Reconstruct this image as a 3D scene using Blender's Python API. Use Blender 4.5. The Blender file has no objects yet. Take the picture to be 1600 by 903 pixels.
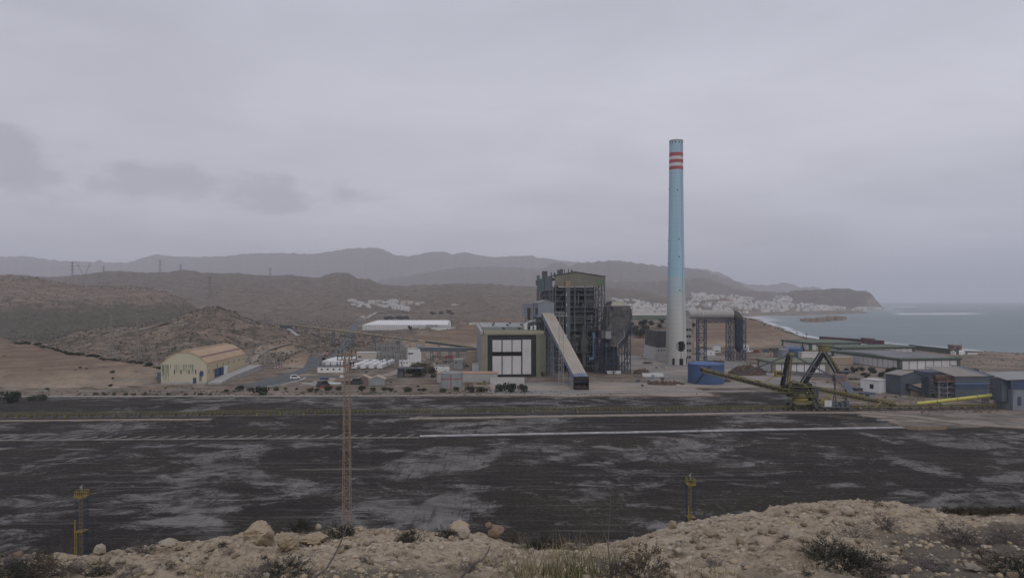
import bpy, math, random
import numpy as np
from mathutils import Vector, Matrix
rnd = random.Random(7)
scene = bpy.context.scene
COL = scene.collection
F = 1066.667      # focal length in photo pixels (24 mm lens)
CZ = 56.0         # eye height above the plant's ground
SEA = -10.0
R = math.radians

# ------------------------------------------------------------------ camera, sky, sun, exposure
cam_d = bpy.data.cameras.new('camera'); cam = bpy.data.objects.new('camera', cam_d); COL.objects.link(cam)
cam.location = (0, 0, CZ); cam.rotation_euler = (R(90), 0, 0)
cam_d.lens = 24.0; cam_d.sensor_width = 36.0; cam_d.shift_y = 18.5/1600
cam_d.clip_start = 0.1; cam_d.clip_end = 120000
scene.camera = cam
SUN_EL, SUN_AZ = R(48), R(165)
world = bpy.data.worlds.new('World'); scene.world = world; world.use_nodes = True
def build_world():
    nt = world.node_tree; N = nt.nodes; L = nt.links; N.clear()
    out = N.new('ShaderNodeOutputWorld'); bg = N.new('ShaderNodeBackground'); bg.inputs['Strength'].default_value = 0.1
    sky = N.new('ShaderNodeTexSky'); sky.sky_type = 'NISHITA'; sky.sun_disc = False
    sky.sun_elevation = SUN_EL; sky.sun_rotation = SUN_AZ; sky.air_density = 1.5; sky.dust_density = 4.0
    tc = N.new('ShaderNodeTexCoord'); sep = N.new('ShaderNodeSeparateXYZ'); L.new(tc.outputs['Generated'], sep.inputs[0])
    # project the view direction on a cloud layer: dir.xy / (dir.z + 0.16)
    add = N.new('ShaderNodeMath'); add.operation = 'ADD'; add.inputs[1].default_value = 0.13; L.new(sep.outputs['Z'], add.inputs[0])
    mx = N.new('ShaderNodeMath'); mx.operation = 'MAXIMUM'; mx.inputs[1].default_value = 0.05; L.new(add.outputs[0], mx.inputs[0])
    dx = N.new('ShaderNodeMath'); dx.operation = 'DIVIDE'; L.new(sep.outputs['X'], dx.inputs[0]); L.new(mx.outputs[0], dx.inputs[1])
    dy = N.new('ShaderNodeMath'); dy.operation = 'DIVIDE'; L.new(sep.outputs['Y'], dy.inputs[0]); L.new(mx.outputs[0], dy.inputs[1])
    cb = N.new('ShaderNodeCombineXYZ'); L.new(dx.outputs[0], cb.inputs[0]); L.new(dy.outputs[0], cb.inputs[1])
    def noise(sc, det, off, rough=0.5, dist=0.0):
        mp = N.new('ShaderNodeMapping'); mp.inputs['Location'].default_value = off; mp.inputs['Scale'].default_value = sc; L.new(cb.outputs[0], mp.inputs[0])
        n = N.new('ShaderNodeTexNoise'); n.inputs['Scale'].default_value = 1.0; n.inputs['Detail'].default_value = det
        n.inputs['Roughness'].default_value = rough; n.inputs['Distortion'].default_value = dist
        L.new(mp.outputs[0], n.inputs['Vector']); return n.outputs['Fac']
    def ramp(fac, stops):
        r = N.new('ShaderNodeValToRGB'); L.new(fac, r.inputs[0]); r.color_ramp.interpolation = 'EASE'
        while len(r.color_ramp.elements) < len(stops): r.color_ramp.elements.new(0.5)
        for e, (p, c) in zip(r.color_ramp.elements, stops): e.position = p; e.color = (c, c, c, 1) if not isinstance(c, tuple) else c + (1,)
        return r.outputs[0]
    def mul(a, b):
        m = N.new('ShaderNodeMix'); m.data_type = 'RGBA'; m.blend_type = 'MULTIPLY'; m.inputs['Factor'].default_value = 1
        L.new(a, m.inputs['A']); L.new(b, m.inputs['B']); return m.outputs['Result']
    big = ramp(noise((0.42, 0.5, 1), 3, (1.7, 0.4, 0), 0.45, 0.4), [(0.30, 0.88), (0.70, 1.08)])
    fine = ramp(noise((1.5, 1.9, 1), 6, (4.1, 2.2, 3), 0.55, 0.5), [(0.25, 0.93), (0.75, 1.05)])
    # a few darker fractus clouds low on the left of the view (azimuth / elevation window)
    az = N.new('ShaderNodeMath'); az.operation = 'ARCTAN2'; L.new(sep.outputs['X'], az.inputs[0]); L.new(sep.outputs['Y'], az.inputs[1])
    ac = N.new('ShaderNodeCombineXYZ'); L.new(az.outputs[0], ac.inputs[0]); L.new(sep.outputs['Z'], ac.inputs[1])
    def blob(a0, z0, sa, sz):
        m = N.new('ShaderNodeMapping'); m.inputs['Location'].default_value = (-a0/sa, -z0/sz, 0); m.inputs['Scale'].default_value = (1/sa, 1/sz, 1)
        L.new(ac.outputs[0], m.inputs[0]); g = N.new('ShaderNodeTexGradient'); g.gradient_type = 'SPHERICAL'; L.new(m.outputs[0], g.inputs[0]); return g.outputs['Fac']
    def addm(a, b):
        m = N.new('ShaderNodeMath'); m.operation = 'MAXIMUM'; L.new(a, m.inputs[0]); L.new(b, m.inputs[1]); return m.outputs[0]
    blobs = addm(addm(addm(blob(-0.345, 0.148, 0.12, 0.036), blob(-0.46, 0.150, 0.16, 0.038)), addm(blob(-0.60, 0.145, 0.18, 0.034), blob(-0.62, 0.182, 0.09, 0.028))), blob(-0.25, 0.152, 0.10, 0.026))
    nm = N.new('ShaderNodeMapping'); nm.inputs['Scale'].default_value = (13, 27, 1); L.new(ac.outputs[0], nm.inputs[0])
    nn = N.new('ShaderNodeTexNoise'); nn.inputs['Scale'].default_value = 1; nn.inputs['Detail'].default_value = 6; nn.inputs['Roughness'].default_value = 0.5; L.new(nm.outputs[0], nn.inputs['Vector'])
    sb = N.new('ShaderNodeMath'); sb.operation = 'MULTIPLY_ADD'; L.new(nn.outputs['Fac'], sb.inputs[0]); sb.inputs[1].default_value = 4.2; sb.inputs[2].default_value = -2.1
    s2 = N.new('ShaderNodeMath'); s2.operation = 'ADD'; L.new(blobs, s2.inputs[0]); L.new(sb.outputs[0], s2.inputs[1])
    gate = N.new('ShaderNodeMath'); gate.operation = 'MULTIPLY'; L.new(s2.outputs[0], gate.inputs[0])
    gg = ramp(blobs, [(0.0, 0.0), (0.35, 1.0)]); L.new(gg, gate.inputs[1])
    dark = ramp(gate.outputs[0], [(0.0, 1.0), (0.95, CLOUD_DARK)])
    # elevation profile
    elev = ramp(sep.outputs['Z'], [(0.0, (0.84, 0.85, 0.90)), (0.10, (0.95, 0.95, 0.97)), (0.22, (1.03, 1.02, 1.02)), (0.40, (0.97, 0.97, 0.985)), (1.0, (0.86, 0.86, 0.90))])
    gray = N.new('ShaderNodeRGB'); gray.outputs[0].default_value = SKY_GREY + (1,)
    c = mul(mul(mul(mul(gray.outputs[0], elev), big), fine), dark)
    mix = N.new('ShaderNodeMix'); mix.data_type = 'RGBA'; mix.inputs['Factor'].default_value = 0.93
    L.new(sky.outputs[0], mix.inputs['A']); L.new(c, mix.inputs['B'])
    L.new(mix.outputs['Result'], bg.inputs['Color']); L.new(bg.outputs[0], out.inputs[0])
CLOUD_DARK = 0.78
SKY_GREY = (5.55, 5.58, 6.25)
build_world()
sun_d = bpy.data.lights.new('sun', 'SUN'); sun_d.energy = 0.7; sun_d.angle = R(25); sun_d.color = (1.0, 0.965, 0.92)
sun = bpy.data.objects.new('sun', sun_d); COL.objects.link(sun)
sun_dir = Vector((math.sin(SUN_AZ)*math.cos(SUN_EL), math.cos(SUN_AZ)*math.cos(SUN_EL), math.sin(SUN_EL)))
sun.rotation_euler = sun_dir.to_track_quat('Z', 'Y').to_euler()
scene.view_settings.view_transform = 'Standard'; scene.view_settings.look = 'None'
scene.view_settings.exposure = 0.1; scene.view_settings.gamma = 1.0; scene.view_settings.use_curve_mapping = False
cy = scene.cycles
cy.max_bounces = 5; cy.diffuse_bounces = 2; cy.glossy_bounces = 2; cy.transmission_bounces = 2; cy.transparent_max_bounces = 6
cy.volume_bounces = 2; cy.use_denoising = True; cy.use_adaptive_sampling = False

# ------------------------------------------------------------------ helpers
def P(u, v, Y):
    "world point seen at photo pixel (u, v) at depth Y"
    return Vector(((u-800)/F*Y, Y, CZ-(v-470)/F*Y))
def G(u, v, z=0.0):
    Y = (CZ-z)*F/(v-470); return Vector(((u-800)/F*Y, Y, z))
class MB:
    "collects shapes and links them as ONE mesh object"
    def __init__(s): s.v = []; s.f = []; s.m = []; s.mi = 0
    def add(s, vs, fs):
        n = len(s.v); s.v += [tuple(p) for p in vs]; s.f += [tuple(i+n for i in f) for f in fs]; s.m += [s.mi]*len(fs); return s
    def box(s, x0, x1, y0, y1, z0, z1):
        return s.add([(x0,y0,z0),(x1,y0,z0),(x1,y1,z0),(x0,y1,z0),(x0,y0,z1),(x1,y0,z1),(x1,y1,z1),(x0,y1,z1)],
                     [(0,3,2,1),(4,5,6,7),(0,1,5,4),(1,2,6,5),(2,3,7,6),(3,0,4,7)])
    def bar(s, p, q, w, h=None):
        p = Vector(p); q = Vector(q); h = h or w; d = q-p
        if d.length < 1e-6: return s
        d.normalize(); up = Vector((0,0,1)) if abs(d.z) < 0.95 else Vector((0,1,0))
        a = d.cross(up).normalized(); b = a.cross(d).normalized(); a = a*w/2; b = b*h/2
        vs = [p-a-b, p+a-b, p+a+b, p-a+b, q-a-b, q+a-b, q+a+b, q-a+b]
        return s.add(vs, [(0,1,2,3),(7,6,5,4),(0,4,5,1),(1,5,6,2),(2,6,7,3),(3,7,4,0)])
    def tube(s, p, q, r, n=8, r2=None, cap=True):
        p = Vector(p); q = Vector(q); r2 = r if r2 is None else r2; d = (q-p).normalized()
        up = Vector((0,0,1)) if abs(d.z) < 0.95 else Vector((0,1,0)); a = d.cross(up).normalized(); b = a.cross(d).normalized()
        vs = []
        for k in range(n):
            t = 2*math.pi*k/n; e = a*math.cos(t)+b*math.sin(t); vs += [p+e*r, q+e*r2]
        fs = [(2*k, 2*((k+1)%n), 2*((k+1)%n)+1, 2*k+1) for k in range(n)]
        if cap: fs += [tuple(2*k for k in range(n))[::-1], tuple(2*k+1 for k in range(n))]
        return s.add(vs, fs)
    def path(s, pts, r, n=6):
        for a, b in zip(pts, pts[1:]): s.tube(a, b, r, n)
        return s
    def lathe(s, prof, c=(0,0), n=32, a0=0.0, a1=2*math.pi):
        full = abs(a1-a0-2*math.pi) < 1e-6; m = n if full else n+1; vs = []
        for (r, z) in prof:
            for k in range(m):
                t = a0+(a1-a0)*k/n; vs.append((c[0]+r*math.cos(t), c[1]+r*math.sin(t), z))
        fs = []
        for i in range(len(prof)-1):
            for k in range(n):
                k2 = (k+1) % m; fs.append((i*m+k, i*m+k2, (i+1)*m+k2, (i+1)*m+k))
        return s.add(vs, fs)
    def prism(s, pts, axis_vec):
        "extrude a polygon (3d points) along a vector"
        n = len(pts); a = Vector(axis_vec); pts = [Vector(p) for p in pts]
        return s.add(pts+[p+a for p in pts], [tuple(range(n))[::-1], tuple(range(n, 2*n))]+[(k, (k+1)%n, n+(k+1)%n, n+k) for k in range(n)])
    def lattice(s, c, w0, w1, z0, z1, nb, t=0.12, tb=None, wy=None):
        "square lattice column"
        tb = tb or t*0.7; cx, cy_ = c; rat = (wy or w0)/w0
        def ring(k):
            f = k/nb; w = (w0+(w1-w0)*f)/2; z = z0+(z1-z0)*f
            return [Vector((cx-w,cy_-w*rat,z)), Vector((cx+w,cy_-w*rat,z)), Vector((cx+w,cy_+w*rat,z)), Vector((cx-w,cy_+w*rat,z))]
        a = ring(0); top = ring(nb)
        for i in range(4): s.bar(a[i], top[i], t)
        for k in range(nb):
            p = ring(k); q = ring(k+1)
            for i in range(4):
                j = (i+1) % 4
                if k % 2: s.bar(p[i], q[j], tb)
                else: s.bar(p[j], q[i], tb)
                s.bar(q[i], q[j], tb)
        return s
    def truss(s, p, q, w, h, nb, t=0.15, tb=None):
        "box truss between two points"
        tb = tb or t*0.7; p = Vector(p); q = Vector(q); d = (q-p).normalized(); a = d.cross(Vector((0,0,1))).normalized()*w/2; b = Vector((0,0,h/2))
        cs = [-a-b, a-b, a+b, -a+b]
        for c in cs: s.bar(p+c, q+c, t)
        for k in range(nb):
            x = p+(q-p)*k/nb; y = p+(q-p)*(k+1)/nb
            for i in range(4):
                j = (i+1) % 4
                s.bar(x+cs[i if k%2 else j], y+cs[j if k%2 else i], tb); s.bar(y+cs[i], y+cs[j], tb)
        return s
    def build(s, name, mat, parent=None, off=None, smooth=False, matrix=None, kind=None):
        vs = s.v
        if matrix is not None: vs = [tuple(matrix @ Vector(p)) for p in vs]
        if off is not None: vs = [(p[0]-off[0], p[1]-off[1], p[2]-off[2]) for p in vs]
        me = bpy.data.meshes.new(name); me.from_pydata(vs, [], s.f)
        mats = mat if isinstance(mat, (list, tuple)) else [mat]
        for m in mats: me.materials.append(m)
        if len(mats) > 1: me.polygons.foreach_set('material_index', s.m)
        if smooth: me.polygons.foreach_set('use_smooth', [True]*len(s.f))
        me.update(); o = bpy.data.objects.new(name, me); COL.objects.link(o)
        if parent is not None: o.parent = parent
        if kind: o['kind'] = kind
        return o
def tag(o, label=None, cat=None, group=None, kind=None):
    if label: o['label'] = label
    if cat: o['category'] = cat
    if group: o['group'] = group
    if kind: o['kind'] = kind
    return o
def thing(name, label, cat, loc=(0,0,0), rz=0.0, group=None):
    o = bpy.data.objects.new(name, None); COL.objects.link(o); o.location = loc; o.rotation_euler = (0,0,rz)
    o.empty_display_size = 0.5
    return tag(o, label, cat, group)
def copy_tree(o, parent=None, _m={}):
    c = o.copy(); COL.objects.link(c)
    if parent is not None: c.parent = parent
    for ch in [x for x in KIDS.get(o.name, [])]: pass
    for ch in list(o.children): copy_tree(ch, c)
    return c
KIDS = {}
def put(o, loc, rz=None, sc=None, label=None, group=None):
    o.location = loc
    if rz is not None: o.rotation_euler = (0,0,rz)
    if sc is not None: o.scale = (sc,sc,sc) if not isinstance(sc, tuple) else sc
    if label: o['label'] = label
    if group: o['group'] = group
    return o

# ------------------------------------------------------------------ numpy noise
_pr = np.random.RandomState(3); _perm = np.concatenate([_pr.permutation(1024)]*2); _ang = _pr.rand(1024)*2*np.pi
def perlin(x, y):
    x = np.asarray(x, float); y = np.asarray(y, float)
    xi = np.floor(x).astype(np.int64); yi = np.floor(y).astype(np.int64); xf = x-xi; yf = y-yi
    def g(ix, iy, dx, dy):
        h = _ang[_perm[(_perm[ix & 1023]+iy) & 1023]]; return np.cos(h)*dx+np.sin(h)*dy
    sx = xf*xf*xf*(xf*(xf*6-15)+10); sy = yf*yf*yf*(yf*(yf*6-15)+10)
    a = g(xi,yi,xf,yf); b = g(xi+1,yi,xf-1,yf); c = g(xi,yi+1,xf,yf-1); d = g(xi+1,yi+1,xf-1,yf-1)
    return ((a+(b-a)*sx)*(1-sy)+(c+(d-c)*sx)*sy)*1.5
def fbm(x, y, o=4, ridged=False):
    s = 0; a = 1; n = 0
    for k in range(o):
        p = perlin(x+17.3*k, y-9.1*k)
        if ridged: p = 1-2*np.abs(p)
        s = s+a*p; n += a; a *= 0.5; x = x*2.03; y = y*2.03
    return s/n
def sm(t): t = np.clip(t, 0, 1); return t*t*(3-2*t)
# ------------------------------------------------------------------ materials
M = {}
class NT:
    def __init__(s, m): s.nt = m.node_tree; s.N = s.nt.nodes; s.L = s.nt.links
    def n(s, t, **k):
        x = s.N.new(t)
        for a, b in k.items(): setattr(x, a, b)
        return x
    def link(s, a, b): s.L.new(a, b)
    def coord(s, scale=(1,1,1), kind='Object', loc=(0,0,0), rot=(0,0,0)):
        tc = s.n('ShaderNodeTexCoord'); mp = s.n('ShaderNodeMapping'); mp.inputs['Scale'].default_value = scale
        mp.inputs['Location'].default_value = loc; mp.inputs['Rotation'].default_value = rot
        s.link(tc.outputs[kind], mp.inputs[0]); return mp.outputs[0]
    def noise(s, vec, scale=1, det=4, rough=0.55, dist=0):
        x = s.n('ShaderNodeTexNoise'); x.inputs['Scale'].default_value = scale; x.inputs['Detail'].default_value = det
        x.inputs['Roughness'].default_value = rough; x.inputs['Distortion'].default_value = dist; s.link(vec, x.inputs['Vector']); return x.outputs['Fac']
    def ramp(s, fac, stops, interp='LINEAR'):
        r = s.n('ShaderNodeValToRGB'); s.link(fac, r.inputs[0]); r.color_ramp.interpolation = interp
        while len(r.color_ramp.elements) < len(stops): r.color_ramp.elements.new(0.5)
        for e, (p, c) in zip(r.color_ramp.elements, stops): e.position = p; e.color = (tuple(c)+(1,)) if isinstance(c, (tuple, list)) else (c,c,c,1)
        return r.outputs[0]
    def mix(s, fac, a, b, mode='MIX'):
        m = s.n('ShaderNodeMix', data_type='RGBA', blend_type=mode)
        for sock, val in (('Factor', fac), ('A', a), ('B', b)):
            if isinstance(val, (int, float)): m.inputs[sock].default_value = val if sock == 'Factor' else (val,val,val,1)
            elif isinstance(val, (tuple, list)): m.inputs[sock].default_value = tuple(val)+(1,)
            else: s.link(val, m.inputs[sock])
        return m.outputs['Result']
    def math(s, op, a, b=None, c=None):
        m = s.n('ShaderNodeMath', operation=op)
        for i, val in enumerate((a, b, c)):
            if val is None: continue
            if isinstance(val, (int, float)): m.inputs[i].default_value = val
            else: s.link(val, m.inputs[i])
        return m.outputs[0]
def newmat(name):
    m = bpy.data.materials.new(name); m.use_nodes = True; t = NT(m); b = t.N['Principled BSDF']; return m, t, b
def mat(key, col, rough=0.75, var=0.18, scale=0.5, streak=0.0, metal=0.0, bump=0.0, bscale=4.0, ribs=None, rib_amt=0.12, grime=(0.08,0.07,0.06), spec=0.3):
    m, t, b = newmat(key); b.inputs['Roughness'].default_value = rough; b.inputs['Metallic'].default_value = metal
    b.inputs['Specular IOR Level'].default_value = spec
    c = t.coord(); n1 = t.noise(c, scale, 5, 0.6)
    k = t.ramp(n1, [(0.3, 1-var), (0.7, 1+var*0.6)])
    out = t.mix(1.0, col, k, 'MULTIPLY')
    if ribs:   # corrugated cladding, groove shade painted as dark bands: ribs=(axis, period)
        sc = [0,0,0]; sc['xyz'.index(ribs[0])] = 1.0/ribs[1]
        w = t.n('ShaderNodeTexWave', wave_type='BANDS', bands_direction=ribs[0].upper()); w.inputs['Scale'].default_value = 0.314/ribs[1]*1.0; t.link(t.coord(), w.inputs['Vector'])
        w.inputs['Distortion'].default_value = 0
        out = t.mix(1.0, out, t.ramp(w.outputs['Fac'], [(0.0, 1-rib_amt), (0.25, 1.0), (1.0, 1.0)]), 'MULTIPLY')
    if streak > 0:
        s1 = t.noise(t.coord((1.3,1.3,0.07)), 1.0, 5, 0.65); s2 = t.noise(t.coord((0.2,0.2,0.12)), 1.0, 3)
        f = t.math('MULTIPLY', t.ramp(s1, [(0.48, 0.0), (0.72, 1.0)]), t.ramp(s2, [(0.35, 0.25), (0.65, 1.0)]))
        f = t.math('MULTIPLY', f, streak); out = t.mix(f, out, grime)
    t.link(out, b.inputs['Base Color'])
    if bump > 0:
        bp = t.n('ShaderNodeBump'); bp.inputs['Strength'].default_value = 1.0; bp.inputs['Distance'].default_value = bump
        t.link(t.noise(c, bscale, 6, 0.65), bp.inputs['Height']); t.link(bp.outputs[0], b.inputs['Normal'])
    M[key] = m; return m
mat('concrete', (0.36,0.35,0.33), 0.9, 0.15, 0.15, 0.35)
mat('pale_concrete', (0.46,0.45,0.43), 0.9, 0.2, 0.3, 0.25)
mat('dark_steel', (0.062,0.070,0.078), 0.6, 0.3, 0.2)
mat('mid_steel', (0.10,0.115,0.128), 0.6, 0.25, 0.2, 0.3)
mat('light_steel', (0.26,0.275,0.28), 0.6, 0.2, 0.3, 0.3)
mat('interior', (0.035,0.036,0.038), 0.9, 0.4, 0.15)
mat('boiler_skin', (0.085,0.085,0.082), 0.8, 0.45, 0.12, 0.5)
mat('olive_clad', (0.165,0.158,0.125), 0.75, 0.2, 0.12, 0.35, ribs=('x', 1.2))
mat('teal_clad', (0.075,0.125,0.135), 0.7, 0.2, 0.1, 0.35, ribs=('y', 1.2))
mat('green_clad', (0.10,0.15,0.10), 0.7, 0.2, 0.1, 0.3, ribs=('x', 1.2))
mat('orange_paint', (0.27,0.19,0.10), 0.7, 0.2, 0.3, 0.3)
mat('grey_clad', (0.215,0.235,0.26), 0.7, 0.12, 0.15, 0.3, ribs=('x', 0.9))
mat('grey_clad_side', (0.20,0.215,0.235), 0.7, 0.2, 0.15, 0.45, ribs=('y', 1.5))
mat('gallery_roof', (0.40,0.355,0.295), 0.85, 0.12, 0.08, 0.0)
mat('gallery_side', (0.17,0.21,0.28), 0.7, 0.2, 0.15, 0.4)
mat('olive_frame', (0.235,0.22,0.155), 0.7, 0.15, 0.1, 0.2)
mat('green_frame', (0.175,0.18,0.135), 0.7, 0.15, 0.1, 0.2)
mat('white_panel', (0.56,0.55,0.54), 0.7, 0.12, 0.08, 0.25, ribs=('x', 0.8), rib_amt=0.06)
mat('black_clad', (0.022,0.028,0.03), 0.5, 0.3, 0.2)
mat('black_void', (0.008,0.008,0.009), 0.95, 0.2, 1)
mat('roof_grey', (0.27,0.275,0.27), 0.8, 0.2, 0.05, ribs=('x', 2.0))
mat('roof_tan', (0.42,0.34,0.26), 0.85, 0.2, 0.15)
mat('coal', (0.040,0.034,0.029), 0.95, 0.5, 1.0)
mat('roof_warm', (0.26,0.24,0.215), 0.85, 0.2, 0.15, 0.2)
mat('roof_brown', (0.40,0.25,0.18), 0.85, 0.2, 0.15)
mat('hall_roof_light', (0.33,0.34,0.35), 0.7, 0.15, 0.08, ribs=('x', 3.0))
mat('hall_roof_green', (0.135,0.15,0.11), 0.8, 0.2, 0.1)
mat('white_paint', (0.66,0.66,0.65), 0.7, 0.1, 0.2, 0.2)
mat('town_white', (0.58,0.57,0.55), 0.85, 0.1, 0.05)
mat('town_cream', (0.46,0.42,0.36), 0.85, 0.1, 0.05)
mat('town_tan', (0.34,0.27,0.21), 0.85, 0.1, 0.05)
mat('window_dark', (0.03,0.035,0.04), 0.3, 0.2, 0.5)
mat('blue_paint', (0.052,0.095,0.195), 0.55, 0.18, 0.12, 0.35, grime=(0.09,0.07,0.06))
mat('blue_tank_roof', (0.075,0.14,0.32), 0.6, 0.15, 0.1)
mat('navy_steel', (0.038,0.053,0.09), 0.6, 0.3, 0.2, 0.2)
mat('bright_blue', (0.14,0.24,0.40), 0.5, 0.1, 0.3)
mat('blue_clad', (0.095,0.11,0.135), 0.65, 0.2, 0.12, 0.4, ribs=('x', 1.0))
mat('deep_blue_clad', (0.055,0.08,0.13), 0.65, 0.2, 0.12, 0.3, ribs=('x', 1.0))
mat('yellow_paint', (0.27,0.225,0.06), 0.6, 0.25, 0.4, 0.5, grime=(0.06,0.045,0.03))
mat('yellow_dull', (0.165,0.148,0.065), 0.7, 0.35, 0.4, 0.5, grime=(0.05,0.04,0.03))
mat('yellow_pipe', (0.50,0.46,0.11), 0.55, 0.12, 0.3, 0.2)
mat('safety_yellow', (0.25,0.18,0.045), 0.6, 0.25, 1.0, 0.4)
mat('belt_black', (0.02,0.02,0.021), 0.8, 0.4, 0.6)
mat('rust', (0.105,0.068,0.052), 0.9, 0.4, 0.5, bump=0.05)
mat('rust_pink', (0.21,0.14,0.125), 0.85, 0.3, 0.5, 0.3)
mat('scrap', (0.10,0.07,0.055), 0.9, 0.6, 0.6, bump=0.15, bscale=1.0)
mat('maroon', (0.11,0.05,0.05), 0.8, 0.3, 0.1)
mat('hangar_wall', (0.47,0.43,0.32), 0.8, 0.08, 0.06, 0.0, ribs=('x', 1.2), rib_amt=0.05)
mat('hangar_side', (0.50,0.42,0.28), 0.8, 0.1, 0.06, 0.2, ribs=('y', 1.2), rib_amt=0.05, grime=(0.3,0.22,0.12))
mat('hangar_roof', (0.43,0.31,0.205), 0.85, 0.14, 0.07, 0.0)
mat('algae', (0.13,0.17,0.12), 0.9, 0.4, 0.5)
mat('door_blue', (0.035,0.065,0.16), 0.6, 0.15, 0.5)
mat('green_trim', (0.075,0.10,0.075), 0.7, 0.2, 0.08, 0.2)
mat('green_roof', (0.115,0.14,0.105), 0.8, 0.2, 0.06)
mat('solar_roof', (0.17,0.17,0.175), 0.8, 0.25, 0.05)
mat('mesh_net', (0.105,0.10,0.095), 0.9, 0.45, 0.35, bump=0.3, bscale=0.6)
mat('mast_tan', (0.27,0.195,0.145), 0.75, 0.2, 0.6)
mat('mast_grey', (0.30,0.28,0.25), 0.75, 0.2, 0.6)
mat('pylon', (0.27,0.245,0.22), 0.7, 0.15, 0.3)
mat('mast_blue', (0.03,0.055,0.10), 0.6, 0.3, 1.0)
mat('duct_pale', (0.34,0.33,0.31), 0.7, 0.12, 0.08, 0.4)
mat('asphalt', (0.10,0.105,0.11), 0.9, 0.2, 0.15)
mat('road_edge', (0.26,0.24,0.22), 0.95, 0.3, 0.3)
mat('dirt_path', (0.26,0.225,0.19), 0.95, 0.25, 0.3)
mat('kerb_white', (0.38,0.37,0.355), 0.9, 0.45, 0.25, 0.5, grime=(0.05,0.045,0.04))
mat('kerb_dull', (0.24,0.225,0.205), 0.95, 0.5, 0.2)
mat('red_paint', (0.30,0.05,0.05), 0.7, 0.2, 0.5)
mat('timber', (0.24,0.18,0.125), 0.9, 0.25, 0.5)
mat('tyre', (0.02,0.02,0.02), 0.8, 0.2, 2)
mat('glass', (0.03,0.035,0.04), 0.15, 0.1, 2, spec=0.5)
mat('bark', (0.10,0.08,0.06), 0.9, 0.3, 3)
mat('leaf_dark', (0.030,0.040,0.024), 0.85, 0.5, 1.2)
mat('leaf_mid', (0.055,0.068,0.034), 0.85, 0.5, 1.2)
mat('leaf_olive', (0.085,0.085,0.045), 0.85, 0.5, 1.2)
mat('leaf_brown', (0.11,0.08,0.055), 0.85, 0.5, 1.2)
mat('scrub', (0.072,0.072,0.052), 0.95, 0.5, 0.2)
mat('twig_grey', (0.125,0.11,0.105), 0.95, 0.4, 6)
mat('twig_dark', (0.06,0.055,0.05), 0.95, 0.4, 6)
mat('twig_green', (0.048,0.048,0.035), 0.95, 0.5, 6)
mat('straw', (0.24,0.205,0.12), 0.9, 0.35, 4)
mat('grass_green', (0.10,0.12,0.05), 0.9, 0.35, 4)
def rockmat(key, a, b_, c_):
    m, t, b = newmat(key); b.inputs['Roughness'].default_value = 0.95; b.inputs['Specular IOR Level'].default_value = 0.15
    co = t.coord(kind='Object'); n = t.noise(co, 3.0, 8, 0.65); n2 = t.noise(co, 14.0, 6, 0.7)
    c = t.mix(t.ramp(n, [(0.35, 0.0), (0.65, 1.0)]), a, b_); c = t.mix(t.math('MULTIPLY', t.ramp(n2, [(0.5, 0.0), (0.75, 1.0)]), 0.5), c, c_)
    t.link(c, b.inputs['Base Color']); bp = t.n('ShaderNodeBump'); bp.inputs['Strength'].default_value = 1; bp.inputs['Distance'].default_value = 0.02
    t.link(t.noise(co, 18.0, 8, 0.7), bp.inputs['Height']); t.link(bp.outputs[0], b.inputs['Normal']); M[key] = m
rockmat('rock', (0.36,0.29,0.20), (0.44,0.365,0.265), (0.20,0.155,0.11))
rockmat('rock_pale', (0.40,0.35,0.275), (0.47,0.415,0.335), (0.25,0.205,0.155))
rockmat('rock_brown', (0.22,0.16,0.12), (0.30,0.22,0.16), (0.13,0.10,0.08))

def chimney_material():
    m, t, b = newmat('chimney_paint'); b.inputs['Roughness'].default_value = 0.8
    tc = t.n('ShaderNodeTexCoord'); sp = t.n('ShaderNodeSeparateXYZ'); t.link(tc.outputs['Object'], sp.inputs[0])
    z = t.math('DIVIDE', sp.outputs['Z'], 200.0)
    r = t.ramp(z, [(0.0, (0.42,0.41,0.38)), (0.2, (0.45,0.455,0.43)), (0.31, (0.42,0.46,0.455)), (0.311, (0.38,0.455,0.47)), (0.385, (0.36,0.47,0.51)), (0.386, (0.30,0.465,0.55)), (0.5, (0.32,0.47,0.545)), (0.98, (0.31,0.43,0.49))])
    n = t.noise(t.coord((0.35,0.35,0.02)), 1.0, 6, 0.6); c = t.mix(1.0, r, t.ramp(n, [(0.3,0.9),(0.7,1.06)]), 'MULTIPLY')
    w = t.n('ShaderNodeTexWave', wave_type='BANDS', bands_direction='Z'); w.inputs['Scale'].default_value = 0.314/4.0; t.link(t.coord(), w.inputs['Vector'])
    c = t.mix(1.0, c, t.ramp(w.outputs['Fac'], [(0.0,0.94),(0.12,1.0)]), 'MULTIPLY')
    t.link(c, b.inputs['Base Color']); M['chimney'] = m
chimney_material()
mat('stripe_red', (0.34,0.085,0.10), 0.8, 0.12, 0.15)
mat('stripe_white', (0.50,0.50,0.50), 0.8, 0.08, 0.15)
mat('chimney_concrete', (0.30,0.30,0.285), 0.9, 0.15, 0.2, 0.3)

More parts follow.
